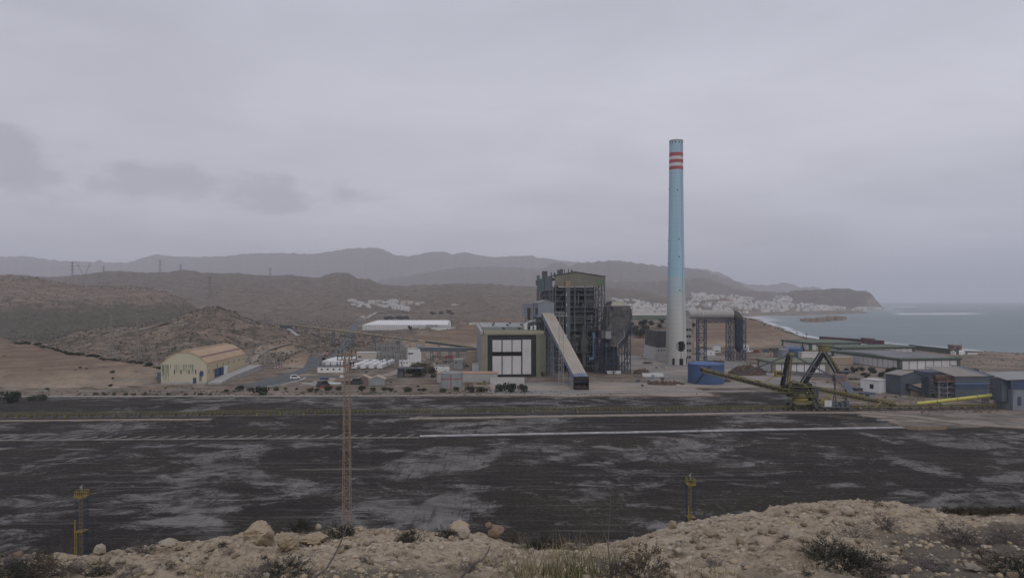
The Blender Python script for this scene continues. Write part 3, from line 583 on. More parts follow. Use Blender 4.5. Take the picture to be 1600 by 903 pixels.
def boiler_house():
    loc, rz = frame(863, 535); W, D, ze, zp, zb = 42.3, 100.0, 75.0, 78.6, 67.5
    t = thing('boiler_house', 'tall dark boiler house, open steel frame under an olive clad gabled top', 'power station', loc, rz)
    r_ = random.Random(11)
    # cladding of the top: gabled front band
    def band(pts, mk, nm='cladding', ax=(0,0.5,0)): return MB().prism(pts, ax).build(nm, M[mk], t)
    xm = 17.8
    band([(2,0,zb),(xm,0,zb),(xm,0,zp),(2,0,ze+0.6)], 'olive_clad'); band([(xm,0,zb),(W-7,0,zb),(W-7,0,75.8),(xm,0,zp)], 'olive_clad')
    band([(W-7,0,zb),(W,0,zb),(W,0,ze),(W-7,0,75.8)], 'olive_clad'); band([(W-6.6,-0.06,zb+0.8),(W-0.6,-0.06,zb+0.8),(W-0.6,-0.06,72.5),(W-6.6,-0.06,72.5)], 'green_clad', 'green_panel', (0,0.05,0))
    MB().prism([(W-0.4,0.5,zb),(W-0.4,30,zb),(W-0.4,30,ze),(W-0.4,0.5,ze)], (0.4,0,0)).build('cladding', M['grey_clad_side'], t)
    rf = MB(); rf.prism([(-0.2,-0.6,ze+0.5),(xm,-0.6,zp+0.15),(W+0.5,-0.6,ze+0.05),(W+0.5,-0.6,ze+0.5),(xm,-0.6,zp+0.6),(-0.2,-0.6,ze+1.0)], (0,31,0)); rf.build('roof', M['mid_steel'], t)
    # left flank: bays that step down to the rear
    MB().box(0, 0.5, 3, 45, zb-3, 75.3).build('cladding', M['mid_steel'], t)
    MB().box(0.1, 0.5, 14, 17, 30, 72).build('cladding', M['olive_clad'], t)
    MB().box(-0.4, 0.2, 45, 93, zb-3.5, 75.5).build('cladding', M['teal_clad'], t)
    MB().box(-0.8, 0, 93, 101, 70, 75).build('cladding', M['mid_steel'], t)
    MB().box(0, W, 45, 100, 74.6, 75.4).build('roof', M['mid_steel'], t)
    # roof clutter, each vent on its own
    for (x, y, r, h) in [(1.0,96,1.2,4.2),(3.5,70,2.2,7.0),(5.6,44,.5,5),(7.2,36,.8,4.4),(9.5,28,1.3,4.6),(11.5,26,1.1,4.8),(13.5,24,.4,4.2),(10,18,.5,3.6),(15.2,14,.4,4.0),(17,9,.9,2.2),(24,6,.5,1.2)]:
        b = MB(); zz = 75.2 if y > 31 else 75+min(x,35-x)*.2
        (b.box(x-r, x+r, y-r, y+r, zz, zz+h) if r > 1 else b.tube((x,y,zz), (x,y,zz+h), r, 8)); b.build('roof_vent', M['boiler_skin' if r > 2 else 'mid_steel'], t)
    # columns
    xs = [0.4, 2.6, 11.5, 17.8, 26.0, 34.6, W-0.5]; zc = zb
    for x in xs:
        MB().bar((x,0.6,0), (x,0.6,zc), 0.75).build('column', M['mid_steel'], t)
    for y in (12, 24, 36, 48, 62, 76, 90, 99):
        MB().bar((0.4,y,0), (0.4,y,zc), 0.75).build('column', M['mid_steel'], t)
        if y < 40: MB().bar((W-0.5,y,0), (W-0.5,y,zc), 0.75).build('column', M['mid_steel'], t)
        MB().bar((W-7,y,0), (W-7,y,zc), 0.6).build('column', M['dark_steel'], t)
    # floors
    zs = [5.5, 10.5, 15.5, 21, 27, 32.5, 38.5, 43.5, 47.5, 51, 55.5, 60.5, 64.5]
    for i, z in enumerate(zs):
        b = MB(); b.bar((0.4,0.4,z), (W-0.5,0.4,z), 0.35, 0.55); b.bar((0.3,0.6,z), (0.3,99,z), 0.35, 0.55); b.bar((W-0.5,0.6,z), (W-0.5,40,z), 0.35, 0.55)
        if i % 3 != 1: b.box(0.9, W-8, 0.8, 5.5, z-0.12, z+0.1)
        for x in np.arange(1.5, W-9, 2.4): b.bar((x,0.5,z), (x,0.5,z+1.1), 0.09)
        b.bar((1,0.5,z+1.1), (W-9,0.5,z+1.1), 0.1)
        b.build('floor_deck', M['mid_steel'], t)
    br = MB(); seg = [(34.6,W-.5,55.5,67.5),(34.6,W-.5,43.5,55.5),(34.6,W-.5,32.5,43.5),(26,34.6,32.5,43.5),(26,34.6,21,32.5),(2.6,11.5,55.5,64.5),(2.6,11.5,32.5,43.5),(17.8,26,10.5,21)]
    for (a, b_, z0, z1) in seg: br.bar((a,0.6,z0), (b_,0.6,z1), 0.38); 
    for (a, b_, z0, z1) in seg[:3]: br.bar((b_,0.6,z0), (a,0.6,z1), 0.38)
    for y0, y1 in ((0.6,12),(12,24),(24,36),(36,48),(62,76),(76,90)):
        for z0, z1 in ((10.5,32.5),(32.5,51),(51,66)):
            br.bar((0.4,y0,z0), (0.4,y1,z1), 0.35)
            if y1 < 40: br.bar((W-.5,y0,z0), (W-.5,y1,z1), 0.35); br.bar((W-7,y1,z0), (W-7,y0,z1), 0.3)
    for z0, z1 in zip([21]+zs[5:], zs[5:]+[67.5]):
        for a, b_ in ((34.6,38.3),(38.3,W-.5)): br.bar((a,1,z0), (b_,1,z1), 0.22); br.bar((b_,8,z0), (a,8,z1), 0.22)
    br.build('bracing', M['mid_steel'], t)
    # inside: boiler body, ducts, pipes
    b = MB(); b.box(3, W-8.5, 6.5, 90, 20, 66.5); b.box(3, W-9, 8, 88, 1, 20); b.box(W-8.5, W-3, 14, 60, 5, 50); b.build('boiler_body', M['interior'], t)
    b = MB()
    for k in range(60):
        x = r_.uniform(2.5, W-11); z = r_.choice(zs)+0.2; w = r_.uniform(1.2, 4); h = r_.uniform(1.5, 4.2); y = r_.uniform(3.5, 8.5); b.box(x, x+w, y, y+2, z, z+h)
    b.build('machinery', M['boiler_skin'], t)
    b = MB(); b.box(12.2, 26, 4.5, 9, 33, 46); b.box(26.5, 34, 3.2, 9, 52, 66); b.box(12, 26, 2.2, 9, 19.5, 25.5); b.box(20,34,6,9,47,51); b.build('casing', M['boiler_skin'], t)
    b = MB()
    for k in range(44):
        x = r_.uniform(2, W-9); y = r_.uniform(1.2, 6); z = r_.uniform(8, 55); l = r_.uniform(4, 14); rr = r_.uniform(.12, .45)
        if k % 2: b.tube((x,y,z), (x,y,min(z+l,66)), rr, 6)
        else: b.tube((x,y,z), (min(x+l,W-9),y,z), rr, 6)
    b.build('pipework', M['light_steel'], t)
    # lift shaft with an orange head, tall duct, low duct
    s = MB().box(10.2, 13.8, -2.8, -0.3, 6, 66.5).build('lift_shaft', M['grey_clad_side'], t)
    s.data.materials[0] = M['mid_steel']
    MB().box(10.1, 13.9, -2.9, -0.2, 66.6, 71.4).build('shaft_head', M['orange_paint'], t)
    b = MB()
    for z in (60, 52, 44, 36, 28): b.box(10.6, 11.0, -2.86, -2.82, z, z+2.0)
    b.build('window', M['white_paint'], s)
    MB().box(23.2, 26.0, -3.4, -0.6, 4, 37).build('duct', M['boiler_skin'], t)
    MB().box(22.0, 27.0, -4.0, -0.5, 15, 27).build('duct_box', M['boiler_skin'], t)
    b = MB(); b.path([(28.4,-4,10.5),(31.2,-4,10.5),(32.2,-4,12),(32.2,-4,29.5),(31.2,-4,31)], 1.0, 12); b.build('blue_pipe', M['bright_blue'], t)
    b = MB()
    for z in (4.5, 8, 12, 33, 36): b.box(27, W+1, -3.5, -0.6, z, z+0.4); b.bar((27,-3.4,z+1.3), (W+1,-3.4,z+1.3), .12)
    for x in (27, 33, 39): b.bar((x,-3.4,0), (x,-3.4,37), 0.4)
    b.bar((27,-3.4,0), (33,-3.4,12), .25); b.bar((33,-3.4,12), (39,-3.4,0), .25); b.bar((27,-3.4,21), (33,-3.4,33), .25)
    b.build('access_stair', M['mid_steel'], t)
    b = MB()
    for x in np.arange(-1, 11, 0.9): b.bar((x,-1.4,44.5), (x+0.9,-1.4,47.5), .14); b.bar((x+.9,-1.4,44.5), (x,-1.4,47.5), .14)
    b.bar((-1,-1.4,44.5), (10.2,-1.4,44.5), .5); b.bar((-1,-1.4,47.5), (10.2,-1.4,47.5), .4); b.build('footbridge', M['light_steel'], t)
    b = MB(); b.lattice((4.5,-2), 5, 5, 0, 44, 9, .35, .22); b.build('bunker_support', M['dark_steel'], t)
boiler_house()

def transfer_tower():
    loc, rz = frame(841, 518); W = 12.3
    t = thing('transfer_tower', 'grey clad gabled transfer house perched on steel legs beside the boiler house', 'transfer house', loc, rz)
    b = MB(); b.prism([(0,0,43.5),(W,0,43.5),(W,0,54.0),(W/2+.2,0,56.1),(0,0,54.2)], (0,30,0)); b.build('cladding', M['grey_clad'], t)
    b = MB(); b.prism([(-.5,-.4,54.1),(W/2+.2,-.4,56.25),(W+.4,-.4,53.95),(W+.4,-.4,54.4),(W/2+.2,-.4,56.7),(-.5,-.4,54.6)], (0,31,0)); b.build('roof', M['roof_grey'], t)
    b = MB(); b.box(-.5, W-1, 31, 112, 41.5, 53.2); b.build('side_house', M['light_steel'], t)
    b = MB(); b.box(-1.2, W-1, 31, 113, 53.3, 54.0); b.build('roof', M['hall_roof_light'], t)
    for y in (4, 11, 36, 46, 60, 72, 88): MB().box(-.56, -.5 if y>30 else -.05, y, y+3.2, 45.5, 50.5).build('window', M['window_dark'], t)
    MB().box(-2.4, -0.05, 50, 56, 40, 50).build('hoist_box', M['rust'], t)
    b = MB()
    for y in (2, 14, 27): 
        for x in (5.2, 9.5, W-.4): b.bar((x,y,0), (x,y,43.6), .6)
    for (x, y) in ((2,60),(2,85),(2,108),(9,60),(9,85),(9,108)): b.bar((x,y,0), (x,y,42), .6)
    zs = np.linspace(0, 43, 9)
    for z0, z1 in zip(zs, zs[1:]):
        for a, c in ((5.2,9.5),(9.5,W-.4)):
            b.bar((a,2,z0), (c,2,z1), .22); b.bar((c,2,z0), (a,2,z1), .22)
        b.bar((5.2,2,z1), (W-.4,2,z1), .3); b.bar((5.2,2,z0), (5.2,14,z1), .25); b.bar((5.2,2,z1), (5.2,27,z1), .3)
    b.build('leg_frame', M['light_steel'], t)
    b = MB()
    for z in (39, 35.5, 37.3): b.box(-7, 5, 6, 30, z, z+.3); b.bar((-7,6,z+1.2), (5,6,z+1.2), .14)
    for x in (-7,-3,1,5): b.bar((x,6,33.6), (x,6,43), .3)
    for k in range(9): b.box(-7+k*1.3, -6.2+k*1.3, 8, 9.5, 34, 36+1.3*(k%3))
    b.build('platform', M['mid_steel'], t)
    b = MB(); b.tube((-8.5,8,33.8), (-8.5,8,38.6), 1.5, 12); b.tube((-4.6,5,33.8), (-4.6,5,37), .9, 10); b.path([(-8.5,8,38.4),(-5,8,40.5),(-2,8,40.5)], .5, 8); b.box(-2.8,-1,4,6,33.8,37.5); b.build('dust_filter', M['white_paint'], t)
transfer_tower()

def coal_gallery():
    A = P(855.5, 488, 520); A.z = 47.3; B = Vector((43.8, 433, 8.2)); d = (B-A); dn = d.normalized(); side = dn.cross(Vector((0,0,1))).normalized()*-1
    t = thing('conveyor_gallery', 'long steep enclosed coal gallery with tan roof coming down to the yard', 'conveyor', (B.x, B.y, 0))
    off = (B.x, B.y, 0); w = 4.2
    s = dn.cross(Vector((0,0,1))).normalized()*w; up = Vector((0,0,1))
    b = MB(); H = 4.0
    a0 = [A-s-up*H, A+s-up*H, A+s-up*0.4, A-s-up*0.4]; b.prism(a0, d); b.build('cladding', M['gallery_side'], t, off)
    r1 = MB(); r1.prism([A-s*1.06-up*.35, A-up*.05, A+s*1.06-up*.35, A+s*1.06, A+up*.4, A-s*1.06], d*0.975); r1.build('roof', M['gallery_roof'], t, off)
    e = MB()
    for k in (-.66, -.33, 0, .33, .66): e.bar(A+s*k+up*(.42-.38*abs(k)), B+s*k+up*(.42-.38*abs(k)), .14, .16)
    for k in range(0, 30):
        p = A+d*(k/30.0); e.bar(p-s*1.05+up*.04, p+up*.43, .05, .05); e.bar(p+s*1.05+up*.04, p+up*.43, .05, .05)
    e.build('roof_seam', M['mid_steel'], t, off)
    f = MB(); f.prism([A+d*.965-s*1.08-up*.3, A+d*.965+up*.02, A+d*.965+s*1.08-up*.3, A+d*.965+s*1.08+up*.1, A+d*.965+up*.5, A+d*.965-s*1.08+up*.1], d*.04); f.build('blue_roof_end', M['gallery_side'], t, off)
    # loading portal
    pb = MB(); x, y = B.x, B.y; pb.box(x-4.6, x+4.6, y-3.5, y+4, 7.2, 8.1); pb.box(x-4.6, x-4.2, y-3.5, y+4, 0, 7.2); pb.box(x+4.2, x+4.6, y-3.5, y+4, 0, 7.2)
    pb.box(x-4.6, x+4.6, y-3.9, y-3.5, 5.9, 8.3); pb.box(x-4.2, x+4.2, y-3.4, y+3.8, 0, 1.2); pb.build('loading_portal', M['belt_black'], t, off)
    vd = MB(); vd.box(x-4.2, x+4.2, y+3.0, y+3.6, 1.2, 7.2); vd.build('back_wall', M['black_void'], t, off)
    hp = MB()
    for k in range(7): hp.box(x-3.8+k*1.1, x-3.2+k*1.1, y-3.3, y-1.5, 1.2, 2.2+.4*(k%3))
    hp.build('feeder', M['rust'], t, off)
    # trestles
    for (k, wt) in ((0.05, 5.0), (0.33, 4.2), (0.78, 3.6)):
        p = A+d*k; m = MB(); zt = p.z-H-.3
        nb = max(2, int(zt/4.5)); m.lattice((p.x, p.y), wt+2.4, wt+1.4, 0, zt, nb, .42, .24, wy=3.2); m.build('trestle', M['gallery_side' if k != .05 else 'light_steel'], t, off)
coal_gallery()

def mill_hall():
    loc, rz = frame(752, 500); W, D, zt = 45.6, 100.0, 33.5
    t = thing('turbine_hall', 'long hall with olive green portal frame around white front panels', 'industrial hall', loc, rz)
    w = MB(); w.box(4.6, 40.5, 1.2, 1.8, 0, 31); w.build('front_wall', M['black_clad'], t)
    g = MB()
    for x in np.arange(5.2, 40.4, 1.1): g.box(x, x+.08, 1.12, 1.2, 0.5, 31)
    for z in np.arange(1, 31, 1.3): g.box(4.6, 40.5, 1.1, 1.13, z, z+.08)
    g.build('glazing_grid', M['dark_steel'], t)
    # white panels measured on the photo
    cols = [(8.3,14.9),(15.7,22.3),(23.0,29.4),(30.4,36.8)]
    for i, (a, c) in enumerate(cols):
        if i < 3:
            MB().box(a, c, .75, 1.05, 18.6, 27.2).build('white_panel', M['white_panel'], t); MB().box(a, c, .75, 1.05, 2.0, 15.4).build('white_panel', M['white_panel'], t)
        else: MB().box(a, c, .75, 1.05, 2.0, 27.4).build('white_panel', M['white_panel'], t)
    MB().box(8.3, 36.8, .85, 1.0, 15.6, 18.4).build('dark_strip', M['black_void'], t)
    fr = MB(); fr.box(0, 4.6, 0, 4, 0, 31); fr.build('portal_post', M['olive_frame'], t)
    fr = MB(); fr.box(40.5, 44.0, -.6, 4, 0, 31.0); fr.box(44.0, 47.6, .8, 5, 3.5, 31.0); fr.build('portal_post', M['green_frame'], t)
    fr = MB()
    n = 8; pr = [(0, 1.4-1.4*math.cos(a), 31.0+(2.9)*math.sin(a)) for a in np.linspace(0, math.pi/2, n)]+[(0,5,33.9),(0,5,31.0)]
    fr.prism([(2.0, p[1], p[2]) for p in pr], (44.2,0,0)); fr.build('portal_beam', M['olive_frame'], t)
    sd = MB(); sd.box(0, .6, 4, D, 0, 33.0); sd.box(44.4, 45, 5, D, 0, 33); sd.box(.6, 44.4, D-.6, D, 0, 33); sd.build('side_wall', M['light_steel'], t)
    k = MB(); k.prism([(-.8,-.5,31.4),(-.8,D,34.2),(-.8,D,36.8),(-.8,-.5,34.0)], (2.2,0,0)); k.build('eaves_beam', M['duct_pale'], t)
    rf = MB(); rf.prism([(2.2,5,33.4),(2.2,52,34.9),(2.2,52,34.4),(2.2,5,32.9)], (42.8,0,0)); rf.build('roof', M['hall_roof_green'], t)
    rf = MB(); rf.prism([(2.2,52,34.9),(2.2,D,36.9),(2.2,D,36.4),(2.2,52,34.4)], (42.8,0,0)); rf.build('roof', M['hall_roof_light'], t)
    for (x, y) in ((12,62),(24,60),(36,62),(18,24),(30,22),(14,84),(28,84)): 
        b = MB(); zz = 33.6+.03*y; b.box(x, x+1.2, y, y+14, zz, zz+1.1); b.build('roof_light', M['dark_steel'], t)
mill_hall()

def esp_block():
    loc, rz = frame(946, 522); t = thing('dust_filter_block', 'filter block wrapped in torn grey netting on navy blue steel', 'filter block', loc, rz)
    b = MB(); xs = [0.5, 6.5, 12.8, 19.4]
    ys = [0, 9, 18]
    for x in xs:
        for y in ys: MB().bar((x,y,0), (x,y,36), .62).build('column', M['navy_steel'], t)
    zs = [0.5, 8, 15.5, 23, 30, 36]
    for z0, z1 in zip(zs, zs[1:]):
        b.bar((.5,0,z1), (19.4,0,z1), .5); b.bar((19.4,0,z1), (19.4,18,z1), .5); b.bar((.5,0,z1), (.5,18,z1), .5)
        for a, c in zip(xs, xs[1:]): 
            if (zs.index(z0)+xs.index(a)) % 2: b.bar((a,0,z0), (c,0,z1), .32)
            else: b.bar((c,0,z0), (a,0,z1), .32)
            b.bar((a,18,z0), (c,18,z1), .28)
        b.bar((19.4,0,z0), (19.4,9,z1), .3); b.bar((19.4,18,z0), (19.4,9,z1), .3)
    b.build('bracing', M['navy_steel'], t)
    b = MB(); b.box(14.5, 20.5, 1, 18, 30.5, 38.5); b.build('blue_casing', M['navy_steel'], t)
    for k in range(3):
        h = MB(); x = 1.5+k*6; h.prism([(x,3,33),(x+5,3,33),(x+3.4,3,23),(x+1.6,3,23)], (0,12,0)); h.build('hopper', M['boiler_skin'], t)
    c = MB(); c.box(-4, 2.5, -2.5, 8, 27.5, 33); c.build('inlet_casing', M['boiler_skin'], t)
    MB().box(-.5, 3.6, -3.1, -2.5, 27.2, 32.8).build('hatch', M['light_steel'], t)
    # netting hanging over the box: an uneven loft
    nb = MB(); prof = [(23,3.5,12.0),(26.5,1.0,15),(30,-.8,17.5),(34,.3,18.2),(38,1.2,19.6),(44,1.8,20.9),(49,2.0,20.3),(51.3,2.2,19.9),(51.8,3,19)]
    n = 36; vs = []; fs = []
    for i, (z, x0, x1) in enumerate(prof):
        for k in range(n):
            a = 2*math.pi*k/n; cx = (x0+x1)/2; rx = (x1-x0)/2; q = abs(math.cos(a))**.3*math.copysign(1, math.cos(a)); s_ = abs(math.sin(a))**.3*math.copysign(1, math.sin(a))
            j = 1+.10*float(perlin(k*.9, i*.8))+.10*float(perlin(k*2.3, i*1.7+9)); vs.append((cx+rx*q*j, 9+9.5*s_*j, z+.9*float(perlin(k*.5+4, i*1.1))))
    for i in range(len(prof)-1):
        for k in range(n): fs.append((i*n+k, i*n+(k+1)%n, (i+1)*n+(k+1)%n, (i+1)*n+k))
    fs.append(tuple(range((len(prof)-1)*n, len(prof)*n))); nb.add(vs, fs); nb.build('netting', M['mesh_net'], t, smooth=False)
    fb = MB()
    for x in (1.2, 7.5, 14, 20.6): fb.bar((x,-.4,30), (x,-.4,52.2), .35); fb.bar((x,18.6,30), (x,18.6,52), .3)
    for z in (35, 40.5, 46, 52): fb.bar((1.2,-.4,z), (20.6,-.4,z), .3); fb.bar((20.7,-.4,z), (20.7,18.6,z), .3)
    fb.bar((1.2,-.5,35), (7.5,-.5,46), .22); fb.bar((14,-.5,46), (20.6,-.5,35), .22); fb.bar((7.5,-.5,40), (14,-.5,52), .22); fb.build('upper_frame', M['mid_steel'], t)
    ro = MB(); ro.prism([(4.5,2,52.3),(16.5,2,52.3),(15.5,2,55.2),(6,2,55.2)], (0,14,0)); ro.build('penthouse', M['town_cream'], t)
    MB().prism([(3.4,2.2,52.3),(6,2.2,55.6),(5.2,2.2,55.6),(2.6,2.2,52.3)], (0,14,0)).build('gable_trim', M['dark_steel'], t)
    b = MB()
    r_ = random.Random(5)
    for k in range(22):
        x = r_.uniform(.5, 19); z = r_.uniform(1, 22); l = r_.uniform(3, 9); y = r_.uniform(-.5, 12)
        b.tube((x,y,z), (x+r_.uniform(-2,2), y, z+l), r_.uniform(.12,.35), 6)
    b.build('pipework', M['dark_steel'], t)
    MB().path([(14.3,-1.2,34),(14.3,-1.2,28.5),(9.3,-1.2,23),(9.3,-1.2,14)], .28, 8).build('white_pipe', M['light_steel'], t)
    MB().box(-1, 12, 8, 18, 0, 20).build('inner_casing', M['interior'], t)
    # blue frame that leans to the boiler house
    b = MB(); b.lattice((-5,3), 5, 5, 0, 27, 4, .45, .3); b.build('blue_tower', M['navy_steel'], t)
esp_block()

def chimney():
    cx, cy_ = (1056.5-800)/F*605, 605.0
    t = thing('chimney', 'very tall pale blue chimney with red and white rings near its top', 'chimney', (cx, cy_, 0))
    def rad(z): return float(np.interp(z, [0, 12, 40, 78, 120, 160, 197], [9.5, 9.05, 8.3, 7.35, 6.6, 6.2, 5.95]))
    zt = zat(220.5, 605)
    prof = [(rad(z), z) for z in list(np.linspace(0, zt, 40))]
    b = MB(); b.lathe(prof, n=72); b.add([(rad(zt)*math.cos(a), rad(zt)*math.sin(a), zt) for a in np.linspace(0, 2*math.pi, 73)[:-1]], [tuple(range(72))])
    b.build('shaft', M['chimney'], t, smooth=True)
    # hollow-looking rim
    ld = MB(); ld.path([(rad(z)*math.cos(-1.0)+.3*math.cos(-1.0), rad(z)*math.sin(-1.0)+.3*math.sin(-1.0), z) for z in np.linspace(3, zt-2, 30)], .13, 5); ld.build('ladder', M['chimney_concrete'], t)
    MB().lathe([(rad(zt)+.15, zt-1.0), (rad(zt)+.15, zt+.25), (rad(zt)-.6, zt+.25), (rad(zt)-.6, zt+.04)], n=72).build('rim', M['chimney_concrete'], t)
    Y = 605-6
    for v0, v1, mk in ((237.6,243.4,'stripe_red'),(243.4,248.3,'stripe_white'),(248.3,253.7,'stripe_red'),(253.7,258.9,'stripe_white'),(258.9,264.2,'stripe_red')):
        z1, z0 = zat(v0, Y), zat(v1, Y); MB().lathe([(rad(z0)+.03, z0), (rad(z1)+.03, z1)], n=72).build('ring', M[mk], t, smooth=True)
    def patch(u0, u1, v0, v1, nm, mk, dep=.12, frame_=False):
        # a curved opening: on the shaft surface
        z0, z1 = zat(v1, 596), zat(v0, 596); b = MB(); c0 = (u0-1056.5)/F*598; c1 = (u1-1056.5)/F*598
        rr = rad((z0+z1)/2); a0 = -math.pi/2+math.asin(max(-1,c0/rr)); a1 = -math.pi/2+math.asin(min(1,c1/rr))
        b.lathe([(rad(z0)+dep, z0), (rad(z1)+dep, z1)], n=10, a0=a0, a1=a1); return b.build(nm, M[mk], t)
    for k in range(12):
        a = 2*math.pi*k/12-1.35; z0 = zt-3.4; b = MB(); b.lathe([(rad(z0)+.04, z0), (rad(zt)+.04, zt-1.3)], n=3, a0=a-.05, a1=a+.05); b.build('vent_slot', M['black_void'], t)
    for (u, v) in ((1056,296),(1058,373),(1058,401),(1059,453.5)):
        patch(u-.8, u+.8, v-1, v+1.2, 'marker_light', 'black_void')
    for a, z in ((math.pi*1.02, zat(296,605)),(math.pi*1.02, zat(376,605)),(-.03, zat(401,605)),(math.pi*1.02, zat(412,605))):
        r = rad(z); MB().box(r*math.cos(a)-.35, r*math.cos(a)+.35, -.5, .5, z-.5, z+.6).build('marker_light', M['dark_steel'], t)
    # broken octagonal breach and its concrete lip
    zc = zat(541, 596); n = 8; cxl = (1060.6-1056.5)/F*598; w = 4.1; h = 4.4
    def proj(x, z, dep): r = rad(z)+dep; return (x, -math.sqrt(max(r*r-x*x, .1)), z)
    def octw(z): q = abs(z-zc)/h; return w*(1.0 if q < .41 else 1-(q-.41)/.59*.59)
    b = MB(); nz, nx = 16, 10; vs = []
    for i in range(nz+1):
        z = zc-h+2*h*i/nz; ww = octw(z)
        for k in range(nx+1): vs.append(proj(cxl-ww+2*ww*k/nx, z, .08))
    b.add(vs, [(i*(nx+1)+k, i*(nx+1)+k+1, (i+1)*(nx+1)+k+1, (i+1)*(nx+1)+k) for i in range(nz) for k in range(nx)]); hole = b.build('breach', M['black_void'], t)
    b = MB(); b.add([proj(x, z, .3) for x, z in [(cxl-3.8,zc+2.4),(cxl-2.5,zc+2.0),(cxl-2.2,zc+.6),(cxl-2.7,zc-.6),(cxl-1.9,zc-2.0),(cxl-3.0,zc-2.6),(cxl-3.8,zc-1.6)]], [(0,1,2,3,4,5,6)]); b.build('broken_lining', M['chimney_concrete'], hole)
    patch(1047.2, 1050.6, 560, 570.5, 'doorway', 'black_void'); patch(1057.4, 1063.8, 560.2, 570.5, 'doorway', 'black_void'); patch(1069.4, 1071.2, 558.5, 569, 'doorway', 'black_void')
    patch(1060.0, 1061.0, 549, 560, 'crack', 'rust', .05); patch(1052.6, 1053.6, 560, 570, 'frame_post', 'pale_concrete', .1)
    return t
chimney()

def lift_tower():
    loc = base_at(1070.5, 622); t = thing('service_tower', 'white tiered service tower tucked behind the chimney base', 'service tower', loc, YAW)
    W = 6.6; b = MB(); b.box(.6, W-.6, .6, 9, 0, 37); b.build('core', M['duct_pale'], t)
    for z in (6, 12, 18.5, 25, 31): 
        m = MB(); m.box(0, W+.4, 0, 9.6, z, z+.7); m.build('balcony', M['duct_pale'], t)
        m2 = MB(); m2.box(.9, W-.9, .5, .58, z-2.4, z-.4); m2.build('window', M['window_dark'], t)
    m = MB(); m.prism([(-.3,0,37),(W+.6,0,37),(W*.35,0,41.5),(-.3,0,41.5)], (0,9.6,0)); m.build('cap', M['duct_pale'], t)
    m = MB()
    for x in (.3, W*.5, W-.3): m.bar((x,.2,0), (x,.2,36), .3)
    m.build('post', M['duct_pale'], t)
lift_tower()
def louvre_house():
    loc = base_at(1026, 640); t = thing('louvred_house', 'dark louvred block on a leaning pale base beside the chimney', 'plant building', loc, YAW)
    b = MB(); b.box(.4, 12, 0, 40, 12.5, 27.5); b.build('louvres', M['boiler_skin'], t)
    b = MB()
    for z in np.arange(13.5, 27, 2.2): b.box(.3, 12.1, -.12, 0, z, z+.35)
    for x in (.4, 3.4, 6.4, 9.4): b.box(x, x+.35, -.2, -.12, 12.6, 27.4)
    b.build('frame', M['mid_steel'], t)
    b = MB(); b.prism([(-2.4,-.8,0),(12,-.8,0),(12,-.8,12.2),(-.6,-.8,12.2)], (0,38,0)); b.build('base_wall', M['pale_concrete'], t)
    for k in range(4): MB().box(1+k*2.6, 2.4+k*2.6, -.86, -.8, 9, 10.2).build('window', M['window_dark'], t)
louvre_house()
def flue_duct():
    Y = 640; t = thing('flue_duct', 'fat pale horizontal flue on navy steel towers running from the chimney', 'duct', base_at(1110, Y)); off = base_at(1110, Y)
    z = zat(491.2, Y); r = 4.1; X = lambda u: (u-800)/F*Y
    b = MB(); b.tube((X(1066), Y-14, z+.2), (X(1083), Y-2, z+.2), r*1.0, 28); b.build('inlet_pipe', M['duct_pale'], t, off, smooth=False)
    b = MB(); b.tube((X(1082), Y, z), (X(1145), Y, z), r, 36); o = b.build('pipe', M['duct_pale'], t, off)
    for u in (1083, 1084.6, 1097, 1120, 1143.5): MB().tube((X(u), Y, z), (X(u)+.45, Y, z), r+.22, 36).build('flange', M['pale_concrete'], t, off)
    # elbow down
    b = MB(); c = Vector((X(1145.5), Y, z-r-1.2)); n = 8; rings = []
    rr = r+1.2
    for k in range(n+1):
        a = math.pi/2*k/n; ctr = Vector((c.x+rr*math.sin(a), Y, c.z+rr*math.cos(a))); nx = Vector((math.sin(a), 0, math.cos(a)))
        rings.append([ctr+nx*(r*.97*math.cos(q))+Vector((0,1,0))*(r*.97*math.sin(q)) for q in np.linspace(0, 2*math.pi, 25)[:-1]])
    vs = [p for rg in rings for p in rg]; fs = [(i*24+k, i*24+(k+1)%24, (i+1)*24+(k+1)%24, (i+1)*24+k) for i in range(n) for k in range(24)]
    b.add(vs, fs); b.build('elbow', M['boiler_skin'], t, off, smooth=True)
    xe = c.x+rr; b = MB(); b.tube((xe, Y, 12), (xe, Y, c.z), r*.96, 24); b.tube((xe, Y, 8), (xe, Y, 12), 1.6, 20, r2=r*.96); b.build('down_pipe', M['navy_steel'], t, off)
    for z0 in (14, 19.5, 25, 30.5, 36): MB().tube((xe, Y, z0), (xe, Y, z0+.5), r*1.04, 24).build('flange', M['navy_steel'], t, off)
    zb = z-r-.6
    for u, w in ((1096, 7.0),): 
        m = MB(); m.lattice((X(u), Y), w, w, 0, zb, 6, .9, .4); m.build('support_tower', M['navy_steel'], t, off)
    for u, w in ((1139.5, 4.2), (1158, 5.2)):
        m = MB(); m.lattice((X(u), Y-1), w, w, 0, zb+1.5, 9, .55, .38, wy=9); m.build('support_tower', M['navy_steel'], t, off)
    m = MB(); m.truss((X(1092), Y, zb-1.4), (X(1158), Y, zb-1.4), 7.0, 2.8, 14, .5, .32); m.build('bridge_truss', M['navy_steel'], t, off)
    m = MB()
    for k in range(14): 
        x = X(1132)+k*1.3; m.bar((x, Y-5, 0), (x+(1 if k%2 else -1)*1.5, Y-5, 9), .25)
    m.bar((X(1130), Y-5, 9), (X(1163), Y-5, 9), .4); m.bar((X(1130), Y-5, 4.5), (X(1163), Y-5, 4.5), .3); m.build('lower_frame', M['navy_steel'], t, off)
flue_duct()

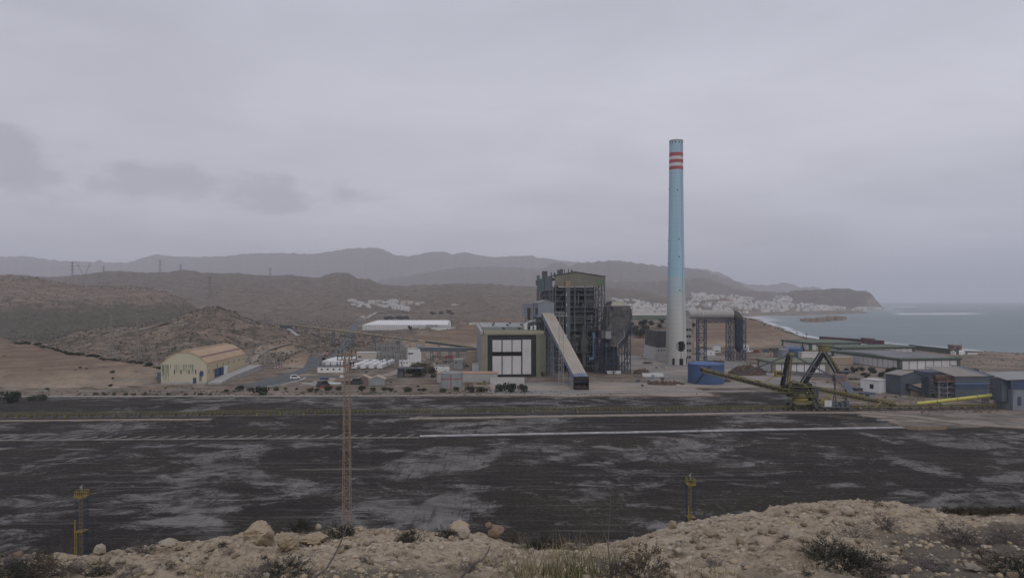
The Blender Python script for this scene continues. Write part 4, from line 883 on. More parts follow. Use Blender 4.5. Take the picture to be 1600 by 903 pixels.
def round_tank(u, Y, r, h, label, mk, rk, panels=12, red=False, stair=True, name='storage_tank'):
    loc = base_at(u, Y); t = thing(name, label, 'tank', loc)
    b = MB(); b.lathe([(r,0),(r,h)], n=64); b.build('shell', M[mk], t, smooth=True)
    b = MB(); b.lathe([(r+.15,h),(r+.15,h+.2),(r*.5,h+1.0),(.05,h+1.6)], n=64); ro = b.build('roof', M[rk], t)
    b = MB()
    for k in range(48):
        a = 2*math.pi*k/48; a2 = 2*math.pi*(k+1)/48; b.bar((r*math.cos(a), r*math.sin(a), h), (r*math.cos(a), r*math.sin(a), h+1.1), .07); b.bar((r*math.cos(a), r*math.sin(a), h+1.1), (r*math.cos(a2), r*math.sin(a2), h+1.1), .07)
    b.build('railing', M[mk], t)
    b = MB()
    for k in range(panels): a = 2*math.pi*k/panels+.2; b.bar((1.0*math.cos(a), 1.0*math.sin(a), h+1.5), (r*math.cos(a), r*math.sin(a), h+.28), .12)
    b.build('roof_rib', M[mk], ro)
    if stair:
        s = MB(); n = 22; a0, a1 = -math.pi/2-.85, -math.pi/2-.05
        for k in range(n):
            a = a0+(a1-a0)*k/n; z = h*k/n; rr = r+.6; s.box(rr*math.cos(a)-.55, rr*math.cos(a)+.55, rr*math.sin(a)-.55, rr*math.sin(a)+.4, z, z+.18)
            a2 = a0+(a1-a0)*(k+1)/n; s.bar((rr*math.cos(a), rr*math.sin(a)-.4, z+1), (rr*math.cos(a2), rr*math.sin(a2)-.4, z+1+h/n), .1); s.bar((rr*math.cos(a), rr*math.sin(a)-.4, z), (rr*math.cos(a), rr*math.sin(a)-.4, z+1), .08)
        s.build('stair', M['dark_steel'], t)
    if red:
        for z in (h*.62,): MB().lathe([(r+.05,z),(r+.05,z+.45)], n=64).build('band', M['red_paint'], t)
        MB().box(-.25, .25, -r-.12, -r+.1, 0, h).build('riser', M['red_paint'], t)
    return t
round_tank(1103, 468, 12.1, 13.0, 'big round blue tank with a stair, just beyond the stacker boom tip', 'blue_paint', 'blue_tank_roof')
round_tank(1239, 660, 8.7, 10.0, 'blue round tank half behind a grey one, below the terraced hill', 'blue_paint', 'blue_tank_roof', stair=False)
round_tank(1221, 652, 6.6, 9.6, 'plain grey round tank standing against a blue tank', 'grey_clad_side', 'roof_grey', stair=False)
round_tank(706, 443, 7.1, 9.2, 'pale steel tank with a thin red band at the yard edge', 'light_steel', 'roof_grey', red=True, stair=False)

def hangar():
    rz = R(4.5); cx = Vector((-205.8, 460, 0)); W, D = 29.6, 84.0; loc = cx-Vector((math.cos(rz)*W, math.sin(rz)*W, 0))
    t = thing('barrel_roofed_hangar', 'yellow barrel roofed store with green streaks and blue doors', 'warehouse', loc, rz)
    he, hp = 13.6, 21.6
    def arc(x): q = abs((x-W/2)/(W/2)); return he+(hp-he)*(1-q**2.15)
    xs = np.linspace(0, W, 25); fr = [(x, arc(x)) for x in xs]
    b = MB(); b.add([(0,0,1.4)]+[(x,0,z) for x, z in fr]+[(W,0,1.4)], [tuple(range(len(fr)+2))[::-1]]); b.build('gable_wall', M['hangar_wall'], t); b = MB(); b.add([(0,D,0)]+[(x,D,z) for x, z in fr]+[(W,D,0)], [tuple(range(len(fr)+2))]); b.build('gable_wall', M['hangar_wall'], t)
    b = MB(); b.box(-.1, W+.1, -.12, D, 0, 1.4); b.build('plinth', M['concrete'], t)
    b = MB(); b.add([(0,0,0),(0,D,0),(0,D,he),(0,0,he)], [(0,1,2,3)]); b.add([(W,0,1.4),(W,D,1.4),(W,D,he),(W,0,he)], [(0,1,2,3)]); b.build('side_wall', M['hangar_side'], t)
    b = MB()
    ro = [(x*1.012-.18, z+.25) for x, z in fr]
    vs = [(x,-.35,z) for x, z in ro]+[(x,D+.3,z) for x, z in ro]; n = len(ro); b.add(vs, [(k,k+1,n+k+1,n+k) for k in range(n-1)])
    b.add([(x,-.35,z) for x, z in ro]+[(x,-.35,z-.5) for x, z in ro], [(k,k+1,n+k+1,n+k) for k in range(n-1)]); rf = b.build('roof', M['hangar_roof'], t)
    b = MB(); b.box(W/2-1.4, W/2+1.4, 0, D, hp+.1, hp+.9); b.build('ridge_vent', M['hangar_roof'], rf)
    b = MB()
    for k in range(n-1):
        if k in (4, 20): b.prism([(ro[k][0],0,ro[k][1]+.02),(ro[k+1][0],0,ro[k+1][1]+.02),(ro[k+1][0],0,ro[k+1][1]+.12),(ro[k][0],0,ro[k][1]+.12)], (0,D,0))
    b.build('roof_seam', M['rust_pink'], rf)
    r_ = random.Random(3)
    st = MB()
    for k in range(30):
        x = r_.uniform(.6, 5.5) if k < 12 else r_.uniform(5.5, 21); w = r_.uniform(.1, .35); l = r_.uniform(2, 12 if k < 12 else 6); st.box(x, x+w, -.05, -.02, 13.2-l, 13.2)
    st.box(24.8, 26.4, -.05, -.02, 2, 7.5); st.build('algae_streaks', M['algae'], t)
    for x in (8.4, 12.6, 17.8, 22.2): MB().box(x, x+.7, -.15, .02, 7.0, 9.8).build('window', M['dark_steel'], t)
    MB().box(20.8, 22.9, -.2, .02, .6, 4.4).build('door', M['door_blue'], t)
    MB().box(25.6, 27.4, -.9, .02, 5.8, 8.8).build('switch_box', M['door_blue'], t)
    MB().box(W+.02, W+.22, 15, 36, 3.0, 8.6).build('loading_opening', M['black_void'], t)
    MB().box(W+.05, W+.4, 15, 24, 3.0, 8.4).build('door', M['door_blue'], t); MB().box(W+.05, W+.4, 27, 31, 3.0, 8.4).build('door', M['door_blue'], t)
    MB().box(W+.05, W+1.2, 33, 38, 3.0, 8.8).build('door_frame', M['white_paint'], t)
    for y in (4, 12, 20, 32, 44, 56, 68, 78): MB().box(W-.02, W+.12, y, y+.8, 9.4 if y > 14 else 6.6, 11.6 if y > 14 else 9.0).build('window', M['dark_steel'], t)
    # loading ramp wall
    w = MB(); w.prism([(W+1.2,-1,0),(W+1.2,D+6,0),(W+1.2,D+6,4.2),(W+1.2,24,3.0),(W+1.2,-1,1.2)], (9,0,0)); tag(w.build('loading_ramp', M['concrete'], None, matrix=Matrix.Translation(loc) @ Matrix.Rotation(rz, 4, 'Z')), 'grey concrete loading ramp climbing along the yellow store', 'ramp')
    w = MB(); w.box(-11, -1.5, 20, 26, 0, 6); w.box(-8,-3,12,14,0,4)
    for k in range(7): w.bar((-11+k*1.5,18,0), (-11+k*1.5,18,6), .2)
    tag(w.build('pump_skid', M['mid_steel'], None, matrix=Matrix.Translation(loc) @ Matrix.Rotation(rz, 4, 'Z')), 'small grey pump skid beside the yellow store', 'machinery')
hangar()

# ---- green-trimmed sheds by the sea
def green_hall(name_label, u, Y, rz, W, D, h, nx, ny, roof='green_roof', trim='green_trim', front=True, left=True, dome=1.0):
    loc = base_at(u, Y); t = thing('coal_shed', name_label, 'industrial shed', loc, rz)
    b = MB(); b.box(.6, W-.6, .6, D-.6, 0, h-1.0); b.build('wall', M['mid_steel'], t)
    if front:
        for k in range(nx): a = 1.6+(W-3.2)*k/nx; MB().box(a+.25, a+(W-3.2)/nx-.45, .3, .6, .3, h-2.2).build('wall_panel', M['white_panel'], t)
    if left:
        for k in range(ny): a = 1.8+(D-3.2)*k/ny; MB().box(.3, .6, a+.25, a+(D-3.2)/ny-.45, .3, h-2.2).build('wall_panel', M['white_panel'], t)
    for (x, y) in ((0,0),(W-2.4,0),(0,D-2.4)): MB().box(x-.4, x+2.4, y-.4, y+2.4, 0, h-1.8).build('corner_post', M[trim], t)
    f = MB(); 
    for (a, c) in (((-.8,-.3,h-.9),(W+.8,-.3,h-.9)),((-.3,-.8,h-.9),(-.3,D+.8,h-.9)),((-.8,D+.3,h-.9),(W+.8,D+.3,h-.9)),((W+.3,-.8,h-.9),(W+.3,D+.8,h-.9))): f.tube(a, c, 1.05, 10)
    f.build('eaves_tube', M[trim], t)
    n = 8; r_ = MB(); vs = []
    for k in range(n+1):
        y = .4+(D-.8)*k/n; z = h-.5+dome*4*(k/n)*(1-k/n); vs += [(.4,y,z),(W-.4,y,z)]
    r_.add(vs, [(2*k,2*k+1,2*k+3,2*k+2) for k in range(n)]); r_.add([(.4,.4,h-.5),(W-.4,.4,h-.5),(W-.4,.4,h-2),(.4,.4,h-2)],[(0,1,2,3)]); r_.build('roof', M[roof], t)
    return t
green_hall('largest green trimmed shed with white wall panels and grey roof', 1405.5, 553, R(8.5), 55, 90, 9.6, 7, 14, 'solar_roof', dome=1.2)
green_hall('long green roofed shed standing behind the largest shed', 1311, 688, R(8), 84, 36, 9.4, 12, 3, dome=.8)
green_hall('green roofed shed nearest the terraced hill and the shore', 1266, 770, R(8), 62, 60, 9.0, 9, 6, dome=.8)
green_hall('low green roofed workshop behind the yellow stacker', 1207, 529, 0.0, 44, 32, 9.3, 7, 3, 'hall_roof_green', 'green_frame', dome=.6)
def wall_block(name, label, cat, pts, h, mk, z0=0, group=None, th=3.0, roof=None):
    a, c = Vector(pts[0]), Vector(pts[1]); d = c-a; L = d.length; rz = math.atan2(d.y, d.x)
    t = thing(name, label, cat, a+Vector((0,0,z0)), rz, group); b = MB(); b.box(0, L, 0, th, 0, h); b.build('wall', M[mk], t)
    b = MB(); b.box(-.3, L+.3, -.3, th+.3, h, h+.35); b.build('roof', M[roof or mk], t)
    b = MB()
    for k in range(int(L/7)): b.box(3+k*7, 3.3+k*7, -.18, 0, 0, h)
    b.build('buttress', M['dark_steel'], t); return t
wall_block('covered_conveyor', 'maroon covered conveyor between the sheds and the sea', 'conveyor', (base_at(1280, 965), base_at(1379, 862)), 5.5, 'maroon', 0)
wall_block('covered_conveyor', 'dark green covered conveyor behind the largest shed', 'conveyor', (base_at(1420, 790), base_at(1494, 712)), 5.0, 'green_trim', 0, roof='dark_steel')
wall_block('covered_conveyor', 'small maroon covered conveyor right at the shoreline', 'conveyor', (base_at(1345, 930), base_at(1364, 905)), 5.5, 'maroon', 0)
def kiosk():
    t = thing('watch_house', 'square brown watch house by the shore with pale flat roof', 'hut', base_at(1490, 735), R(8)); MB().box(0, 10, 0, 8, 0, 8.0).build('wall', M['rust_pink'], t); MB().box(-.5, 10.5, -.5, 8.5, 8.0, 8.8).build('roof', M['roof_grey'], t)
    MB().box(3, 7, -.1, 0, 3.5, 6).build('window', M['window_dark'], t)
    t = thing('shore_hut', 'low white hut beside the brown watch house', 'hut', base_at(1492, 712), R(8)); MB().box(0, 12, 0, 6, 0, 2.6).build('wall', M['white_paint'], t); MB().prism([(-.3,-.3,2.6),(12.3,-.3,2.6),(12.3,3,3.9),(-.3,3,3.9)], (0,3,0)).build('roof', M['town_white'], t)
    t = thing('shore_hut', 'low grey roofed hut alone by the beach', 'hut', base_at(1512, 712), R(4)); MB().box(0, 11, 0, 6, 0, 2.4).build('wall', M['town_white'], t); MB().box(-.4, 11.4, -.4, 6.4, 2.4, 3.0).build('roof', M['dark_steel'], t)
kiosk()
# ------------------------------------------------------------------ right-hand buildings
def simple_bld(name, label, cat, loc, rz, W, D, h, wall, roof, gable=0.0, wins=(), doors=(), group=None, z0=0, left_mat=None, flip=False):
    t = thing(name, label, cat, Vector(loc)+Vector((0,0,z0)), rz, group)
    b = MB()
    if gable and not flip: b.prism([(0,0,0),(W,0,0),(W,0,h),(W/2,0,h+gable),(0,0,h)], (0,D,0))
    elif gable: b.prism([(0,0,0),(0,D,0),(0,D,h),(0,D/2,h+gable),(0,0,h)], (W,0,0))
    else: b.box(0, W, 0, D, 0, h)
    b.build('wall', M[wall], t)
    r_ = MB()
    if gable and not flip:
        r_.prism([(-.4,-.3,h-.1),(W/2,-.3,h+gable+.05),(W/2,-.3,h+gable+.35),(-.4,-.3,h+.2)], (0,D+.6,0)); r_.prism([(W+.4,-.3,h-.1),(W/2,-.3,h+gable+.05),(W/2,-.3,h+gable+.35),(W+.4,-.3,h+.2)], (0,D+.6,0))
    elif gable:
        r_.prism([(-.3,-.4,h-.1),(-.3,D/2,h+gable+.05),(-.3,D/2,h+gable+.35),(-.3,-.4,h+.2)], (W+.6,0,0)); r_.prism([(-.3,D+.4,h-.1),(-.3,D/2,h+gable+.05),(-.3,D/2,h+gable+.35),(-.3,D+.4,h+.2)], (W+.6,0,0))
    else: r_.box(-.25, W+.25, -.25, D+.25, h, h+.35)
    r_.build('roof', M[roof], t)
    for (x, z, w, hh) in wins: MB().box(x, x+w, -.08, .02, z, z+hh).build('window', M['window_dark'], t)
    for (x, z, w, hh) in doors: MB().box(x, x+w, -.1, .02, z, z+hh).build('door', M['dark_steel'], t)
    return t
t = simple_bld('substation_house', 'plain white flat roofed block right of the stacker', 'building', base_at(1374, 414), R(25), 11.5, 13, 7.2, 'white_paint', 'pale_concrete')
MB().box(-.12, 0, 4, 6.5, 2.2, 5.0).build('window', M['window_dark'], t); MB().lattice((13,-.5), 1.4, 1.4, 0, 8.5, 6, .12, .08).build('ladder_cage', M['rust'], t)
def gable_tower():
    t = thing('screening_house', 'blue grey gabled screening house with a chute down its side', 'plant building', base_at(1407, 405), R(12))
    W, D, h = 14.5, 12, 11.2; MB().prism([(0,0,0),(W,0,0),(W,0,h),(W*.62,0,h+2.4),(0,0,h+.3)], (0,D,0)).build('wall', M['blue_clad'], t)
    MB().prism([(-.3,-.4,h+.4),(W*.62,-.4,h+2.5),(W*.62,-.4,h+2.8),(-.3,-.4,h+.7)], (0,D+.8,0)).build('roof', M['roof_warm'], t)
    MB().prism([(W+.3,-.4,h),(W*.62,-.4,h+2.5),(W*.62,-.4,h+2.8),(W+.3,-.4,h+.3)], (0,D+.8,0)).build('roof', M['blue_clad'], t)
    MB().prism([(7,-.25,0),(W-.3,-.25,0),(W-.3,-.25,7),(7,-.25,5.8)], (0,.2,0)).build('pale_panel', M['roof_tan'], t)
    MB().prism([(4,-2.2,6.6),(4,-2.2,4.4),(18.5,-2.2,-.1),(18.5,-2.2,2)], (0,1.9,0)).build('chute', M['blue_clad'], t)
    MB().prism([(3.6,-2.6,7.0),(3.6,-2.6,6.6),(18.5,-2.6,2.0),(18.5,-2.6,2.4)], (0,2.6,0)).build('chute_roof', M['deep_blue_clad'], t)
gable_tower()
def rusty_tower(label, u, Y, W, D, h, hd, seed, rz=R(6), cyl=True):
    t = thing('drive_tower', label, 'drive tower', base_at(u, Y), rz); r_ = random.Random(seed)
    b = MB(); nx = 3; xs = np.linspace(0, W, nx)
    for x in xs:
        for y in (0, D): MB().bar((x,y,0), (x,y,h), .34).build('leg', M['mast_grey'], t)
    zs = np.linspace(0, h, 4)
    for z0, z1 in zip(zs, zs[1:]):
        for a, c in zip(xs, xs[1:]): b.bar((a,0,z0), (c,0,z1), .11)
        b.bar((0,0,z1), (W,0,z1), .26); b.bar((0,0,z1), (0,D,z1), .26); b.bar((W,0,z1), (W,D,z1), .26)
    b.build('bracing', M['mast_grey'], t)
    p = MB(); p.box(-1, W+.6, -1, D+1, h, h+.3); 
    for x in np.arange(-1, W+.6, 1.1): p.bar((x,-1,h), (x,-1,h+1.2), .08)
    p.bar((-1,-1,h+1.2), (W+.6,-1,h+1.2), .1); p.build('platform', M['rust_pink'], t)
    m = MB()
    if cyl: m.tube((-.5, D/2, h+hd*.5), (W*.55, D/2, h+hd*.5), hd*.48, 18); m.box(W*.55, W*.9, D*.2, D*.8, h+.3, h+hd*.95)
    else: m.tube((W*.2, D/2, h+hd*.5), (W*.75, D/2, h+hd*.5), hd*.45, 18); m.box(0, W*.2, D*.2, D*.7, h+.3, h+hd*1.1)
    m.build('drive_drum', M['rust'], t)
    k = MB()
    for i in range(8): x = r_.uniform(W*.4, W); z = h+r_.uniform(.4, hd); k.bar((x,0,h+.3), (x+r_.uniform(-1,1),0,z+.5), .16)
    k.build('guard_rail', M['rust_pink'], t); return t
rusty_tower('rust brown conveyor drive on a lattice tower beside the big blue grey building', 1467, 392, 10.5, 6, 9.4, 3.8, 4)
def side_panel_tower():
    t = thing('discharge_chute', 'dark triangular discharge chute left of the rusty drive tower', 'chute', base_at(1452, 394), R(6))
    MB().prism([(0,0,0),(1.0,0,0),(1.0,0,12.6),(0,0,12.6)], (0,4,0)).build('post', M['dark_steel'], t); MB().prism([(1,1,11.6),(6,1,11.6),(5.4,1,0),(4.2,1,0)], (0,2,0)).build('hopper', M['dark_steel'], t)
    b = MB()
    for k in range(5): b.bar((1,1,2+k*1.8), (4.2,1,3.8+k*1.8), .15); b.bar((4.2,1,2+k*1.8), (1,1,3.8+k*1.8), .15)
    b.build('bracing', M['light_steel'], t)
side_panel_tower()
def blue_store():
    t = thing('crusher_building', 'big blue grey clad crusher building with pale pitched roof', 'plant building', base_at(1492, 392), R(3)); W, D, h = 23.5, 37, 12.6
    MB().box(0, W, 0, D, 8.2, h).build('upper_wall', M['blue_clad'], t); MB().box(.2, W-.2, .2, D, 0, 5.2).build('lower_wall', M['blue_clad'], t); MB().box(.1, W-.1, .1, D, 5.2, 8.2).build('middle_wall', M['deep_blue_clad'], t)
    MB().box(-.1, W+.1, -.12, 0, 8.3, 8.7).build('pipe_rail', M['bright_blue'], t)
    MB().prism([(-.6,-.4,h),(-.6,26,h+3.0),(-.6,26,h+3.3),(-.6,-.4,h+.3)], (W-4,0,0)).build('roof', M['roof_warm'], t); MB().prism([(W-4.4,-.4,h),(W+.6,-.4,h),(W+2,28,h+2.4),(W-4.4,28,h+3.2)], (0,0,.25)).build('roof', M['blue_clad'], t)
    MB().prism([(W-5,14,h+.7),(W+5,14,h+.2),(W+5,30,h+2.4),(W-5,30,h+3.6)], (0,0,.3)).build('open_roof_edge', M['dark_steel'], t)
blue_store()
rusty_tower('rust brown conveyor drive on splayed legs beside the tall blue tower', 1556, 358, 7.2, 5, 10.6, 3.6, 9, cyl=False)
def blue_tower():
    t = thing('transfer_tower', 'tall blue and grey clad tower at the right edge with slanted pale roof', 'transfer house', base_at(1579, 350), R(-4)); W, D = 15, 12
    MB().box(0, W, 0, D, 10.6, 15.4).build('upper_wall', M['deep_blue_clad'], t); MB().box(.2, W-.2, .2, D, 0, 10.6).build('lower_wall', M['grey_clad'], t)
    MB().box(0, .9, -.3, 0, 0, 15.4).build('corner_pipe', M['deep_blue_clad'], t); MB().prism([(-2.5,-.5,15.3),(W,-.5,16.2),(W+1,D+3,18.4),(-4,D+3,17.6)], (0,0,.3)).build('roof', M['roof_grey'], t)
    MB().box(-3, 0, 2, D, 4, 15.2).build('side_bay', M['blue_clad'], t); MB().box(3.6, 5.2, -.12, 0, 2.5, 7).build('door', M['deep_blue_clad'], t)
blue_tower()
def yellow_pipe():
    A = P(1433, 630.5, 372); B = P(1559, 616.6, 360); t = thing('yellow_conveyor_tube', 'bright yellow tube conveyor sloping up to the rusty drive', 'conveyor', (A.x, A.y, 0)); off = (A.x, A.y, 0)
    MB().tube(A, B, .95, 20).build('tube', M['yellow_pipe'], t, off, smooth=False)
    for k in (.25, .5, .75): p = A+(B-A)*k; MB().tube(p, p+(B-A).normalized()*.3, 1.08, 20).build('clamp', M['yellow_dull'], t, off)
    p = A+(B-A)*.34; MB().box(p.x-1.9, p.x+1.9, p.y-1.5, p.y+1.5, 0, p.z-.95).build('pier', M['concrete'], t, off)
    MB().lattice((A+(B-A)*.85).to_tuple()[:2], 2.4, 1.8, 0, (A+(B-A)*.85).z-.9, 3, .2, .14).build('support', M['mid_steel'], t, off)
yellow_pipe()
simple_bld('control_cabin', 'small grey cabin with white sign below the white block', 'cabin', base_at(1349, 388), R(4), 7, 4, 3.2, 'grey_clad', 'navy_steel', wins=((1.2,1.6,2.2,1.2),))

# ------------------------------------------------------------------ conveyors and tracks on the coal yard
def yard_conveyor():
    A = base_at(-60, 324.5); B = base_at(1560, 356.0); d = B-A; L = d.length; rz = math.atan2(d.y, d.x)
    t = thing('yard_conveyor', 'very long low yellow green conveyor with rails crossing the whole coal yard', 'conveyor', A, rz)
    b = MB(); b.box(0, L, -3.6, 3.6, 0, .25); b.build('track_bed', M['dark_steel'], t)
    b = MB(); b.box(0, L, -.9, -.7, 1.5, 1.85); b.box(0, L, .7, .9, 1.5, 1.85); b.build('stringer', M['yellow_dull'], t)
    b = MB(); b.box(0, L, -.7, .7, 1.9, 2.0); b.build('belt', M['belt_black'], t)
    b = MB(); b.bar((0,-1.5,2.6), (L,-1.5,2.6), .12); b.bar((0,1.5,2.6), (L,1.5,2.6), .12); b.bar((0,-1.5,2.0), (L,-1.5,2.0), .08); b.build('handrail', M['yellow_dull'], t)
    b = MB()
    n = int(L/1.9)
    for k in range(n): x = k*1.9; b.box(x, x+.22, -1.55, -1.45, .3, 2.6); b.box(x+.1, x+.3, -1.0, 1.0, 1.75, 2.15)
    b.build('idler_row', M['yellow_dull'], t)
    for k in range(92):
        x = 3+k*L/92; m = MB(); m.box(x, x+.45, -1.6, 1.6, .25, .6); m.bar((x+.2,-1.7,.25), (x+.2,-.8,1.6), .3); m.bar((x+.2,1.7,.25), (x+.2,.8,1.6), .3); m.build('support', M['yellow_paint' if k%4 == 0 else 'yellow_dull'], t)
    for y in (-3.2, 3.2): MB().box(0, L, y-.12, y+.12, .25, .5).build('rail', M['rust'], t)
yard_conveyor()
def strip(name, pts, w, mk, z=.12, h=None, kind='structure', label=None, cat=None):
    "a flat strip along ground points, with a little thickness"
    b = MB(); n = len(pts); L_ = []; R_ = []
    for i in range(n):
        a = pts[max(i-1,0)]; c = pts[min(i+1,n-1)]; d = Vector((c[0]-a[0], c[1]-a[1], 0)).normalized(); s = Vector((-d.y, d.x, 0))*w/2
        L_.append(Vector(pts[i])+s); R_.append(Vector(pts[i])-s)
    vs = []
    ax = np.array([[l.x, r.x, (l.x+r.x)/2] for l, r in zip(L_, R_)]); ay = np.array([[l.y, r.y, (l.y+r.y)/2] for l, r in zip(L_, R_)]); az = height(ax, ay).max(1)+z
    for l, r, zz in zip(L_, R_, az):
        vs += [(l.x,l.y,zz),(r.x,r.y,zz),(l.x,l.y,zz-.6),(r.x,r.y,zz-.6)]
    fs = []
    for i in range(n-1):
        a = 4*i; c = a+4; fs += [(a,a+1,c+1,c),(a+1,a+3,c+3,c+1),(a+2,a,c,c+2)]
    fs += [(0,2,3,1),(4*n-4,4*n-3,4*n-1,4*n-2)]; b.add(vs, fs); o = b.build(name, M[mk]); tag(o, label, cat, None, kind if not label else None); return o
def lerp_pts(P0, seg=6.0):
    out = []
    for a, c in zip(P0, P0[1:]):
        a = Vector(a); c = Vector(c); n = max(1, int((c-a).length/seg)); out += [a+(c-a)*k/n for k in range(n)]
    return out+[Vector(P0[-1])]
Z0 = lambda u, v: G(u, v, 0)
strip('service_road', lerp_pts([Z0(-60,619.5), Z0(300,619), Z0(560,618.5), Z0(800,616.5), Z0(930,614), Z0(1060,612), Z0(1180,611)], 12), 4.6, 'road_edge', .25)
strip('embankment_path', lerp_pts([Z0(640,654.5), Z0(760,653), Z0(900,650.5), Z0(1050,648.5), Z0(1230,645), Z0(1340,645.5), Z0(1420,651), Z0(1500,662), Z0(1640,672)], 8), 4.2, 'dirt_path', .45)
strip('embankment_path', lerp_pts([Z0(-60,658.8), Z0(100,657.5), Z0(200,656.5), Z0(330,656)], 8), 2.6, 'dirt_path', .45)
def slab_path():
    A = Z0(656, 683.2); B = Z0(1415, 669.3); d = B-A; L = d.length; rz = math.atan2(d.y, d.x)
    t = thing('slab_walkway', 'long straight white concrete slab walkway across the coal yard', 'walkway', A, rz)
    b = MB(); b.box(0, L, -1.3, 1.3, .05, .75); b.build('slab', M['kerb_white'], t)
    b = MB(); 
    for k in range(int(L/7.5)): b.box(k*7.5, k*7.5+.16, -1.34, 1.34, .05, .78)
    b.build('joint', M['concrete'], t); b = MB()
    b.box(0, L, -1.7, -1.34, .02, .45); b.build('kerb', M['dark_steel'], t)
slab_path()
def sleeper_track():
    A = Z0(-70, 689.3); B = Z0(655, 684.3); d = B-A; L = d.length; rz = math.atan2(d.y, d.x)
    t = thing('beam_track', 'narrow white concrete beam track with slanting cross ties left of the walkway', 'track', A, rz)
    b = MB(); b.box(0, L, -.35, .35, .02, .5); b.build('beam', M['kerb_dull'], t); n = int(L/5.9)
    for k in range(n): x = 2+k*5.9; m = MB(); m.prism([(x-.2,.5,.1),(x+.35,.5,.1),(x+2.9,6.6,.1),(x+2.35,6.6,.1)], (0,0,.3)); m.build('tie', M['kerb_dull'], t)
sleeper_track()
def timber_wall():
    t = thing('timber_barrier', 'low brown barrier wall at the end of the white walkway', 'barrier', Z0(1411, 670), R(3)); MB().prism([(0,0,0),(4.8,-3,0),(4.8,-3,1.7),(0,0,1.7)], (.2,.3,0)).build('panel', M['timber'], t); MB().box(4.8, 17.5, -3, -2.7, 0, 1.7).build('panel', M['timber'], t); MB().prism([(0,0.3,.2),(17.5,-2.4,.2),(17.5,1,.2),(3,3,.2)], (0,0,.2)).build('floor_slab', M['pale_concrete'], t)
    t = Z0(1390, 657.2); b = MB(); b.box(t.x-6, t.x+2.5, t.y-.4, t.y+.4, 0, .6); tag(b.build('concrete_beam', M['kerb_white'], off=None), 'lone pale concrete beam lying behind the white walkway', 'beam')
timber_wall()

def coal_lumps():
    r_ = np.random.RandomState(9); n = 26000; Y = 118+165*r_.rand(n)**1.3; X = (r_.rand(n)*2-1)*.85*Y; keep = (X < 240) & (fbm(X/22+3, Y/16, 4)+r_.normal(0,.12,n) > .05); X, Y = X[keep], Y[keep]; n = len(X)
    Z = height(X, Y)+fbm(X/9, Y/5, 4)*0.35+0.12*fbm(X/2, Y/2, 2); s = .08+.30*r_.rand(n)**4; base = np.array([(1,0,0),(-.3,.9,0),(-.6,-.8,0),(.1,.1,.9)], float)
    a = r_.rand(n)*6; ca, sa = np.cos(a)[:,None], np.sin(a)[:,None]; V = base[None]*(1+.3*r_.normal(size=(n,4,1)).clip(-1.5,1.5))*s[:,None,None]
    V = np.stack([V[...,0]*ca-V[...,1]*sa+X[:,None], V[...,0]*sa+V[...,1]*ca+Y[:,None], V[...,2]+Z[:,None]-.02], -1).reshape(-1,3); fc = np.array([(0,1,3),(1,2,3),(2,0,3)]); Fc = (fc[None]+np.arange(n)[:,None,None]*4).reshape(-1,3); nf = len(Fc)
    me = bpy.data.meshes.new('coal_lumps'); me.vertices.add(len(V)); me.vertices.foreach_set('co', V.ravel()); me.loops.add(nf*3); me.loops.foreach_set('vertex_index', Fc.ravel().astype(np.int32)); me.polygons.add(nf); me.polygons.foreach_set('loop_start', np.arange(0, nf*3, 3, dtype=np.int32)); me.polygons.foreach_set('loop_total', np.full(nf, 3, np.int32))
    me.materials.append(M['coal']); me.update(calc_edges=True); o = bpy.data.objects.new('coal_lumps', me); COL.objects.link(o); tag(o, 'loose coal lumps spread over the yard', 'coal', None, 'stuff')
coal_lumps()
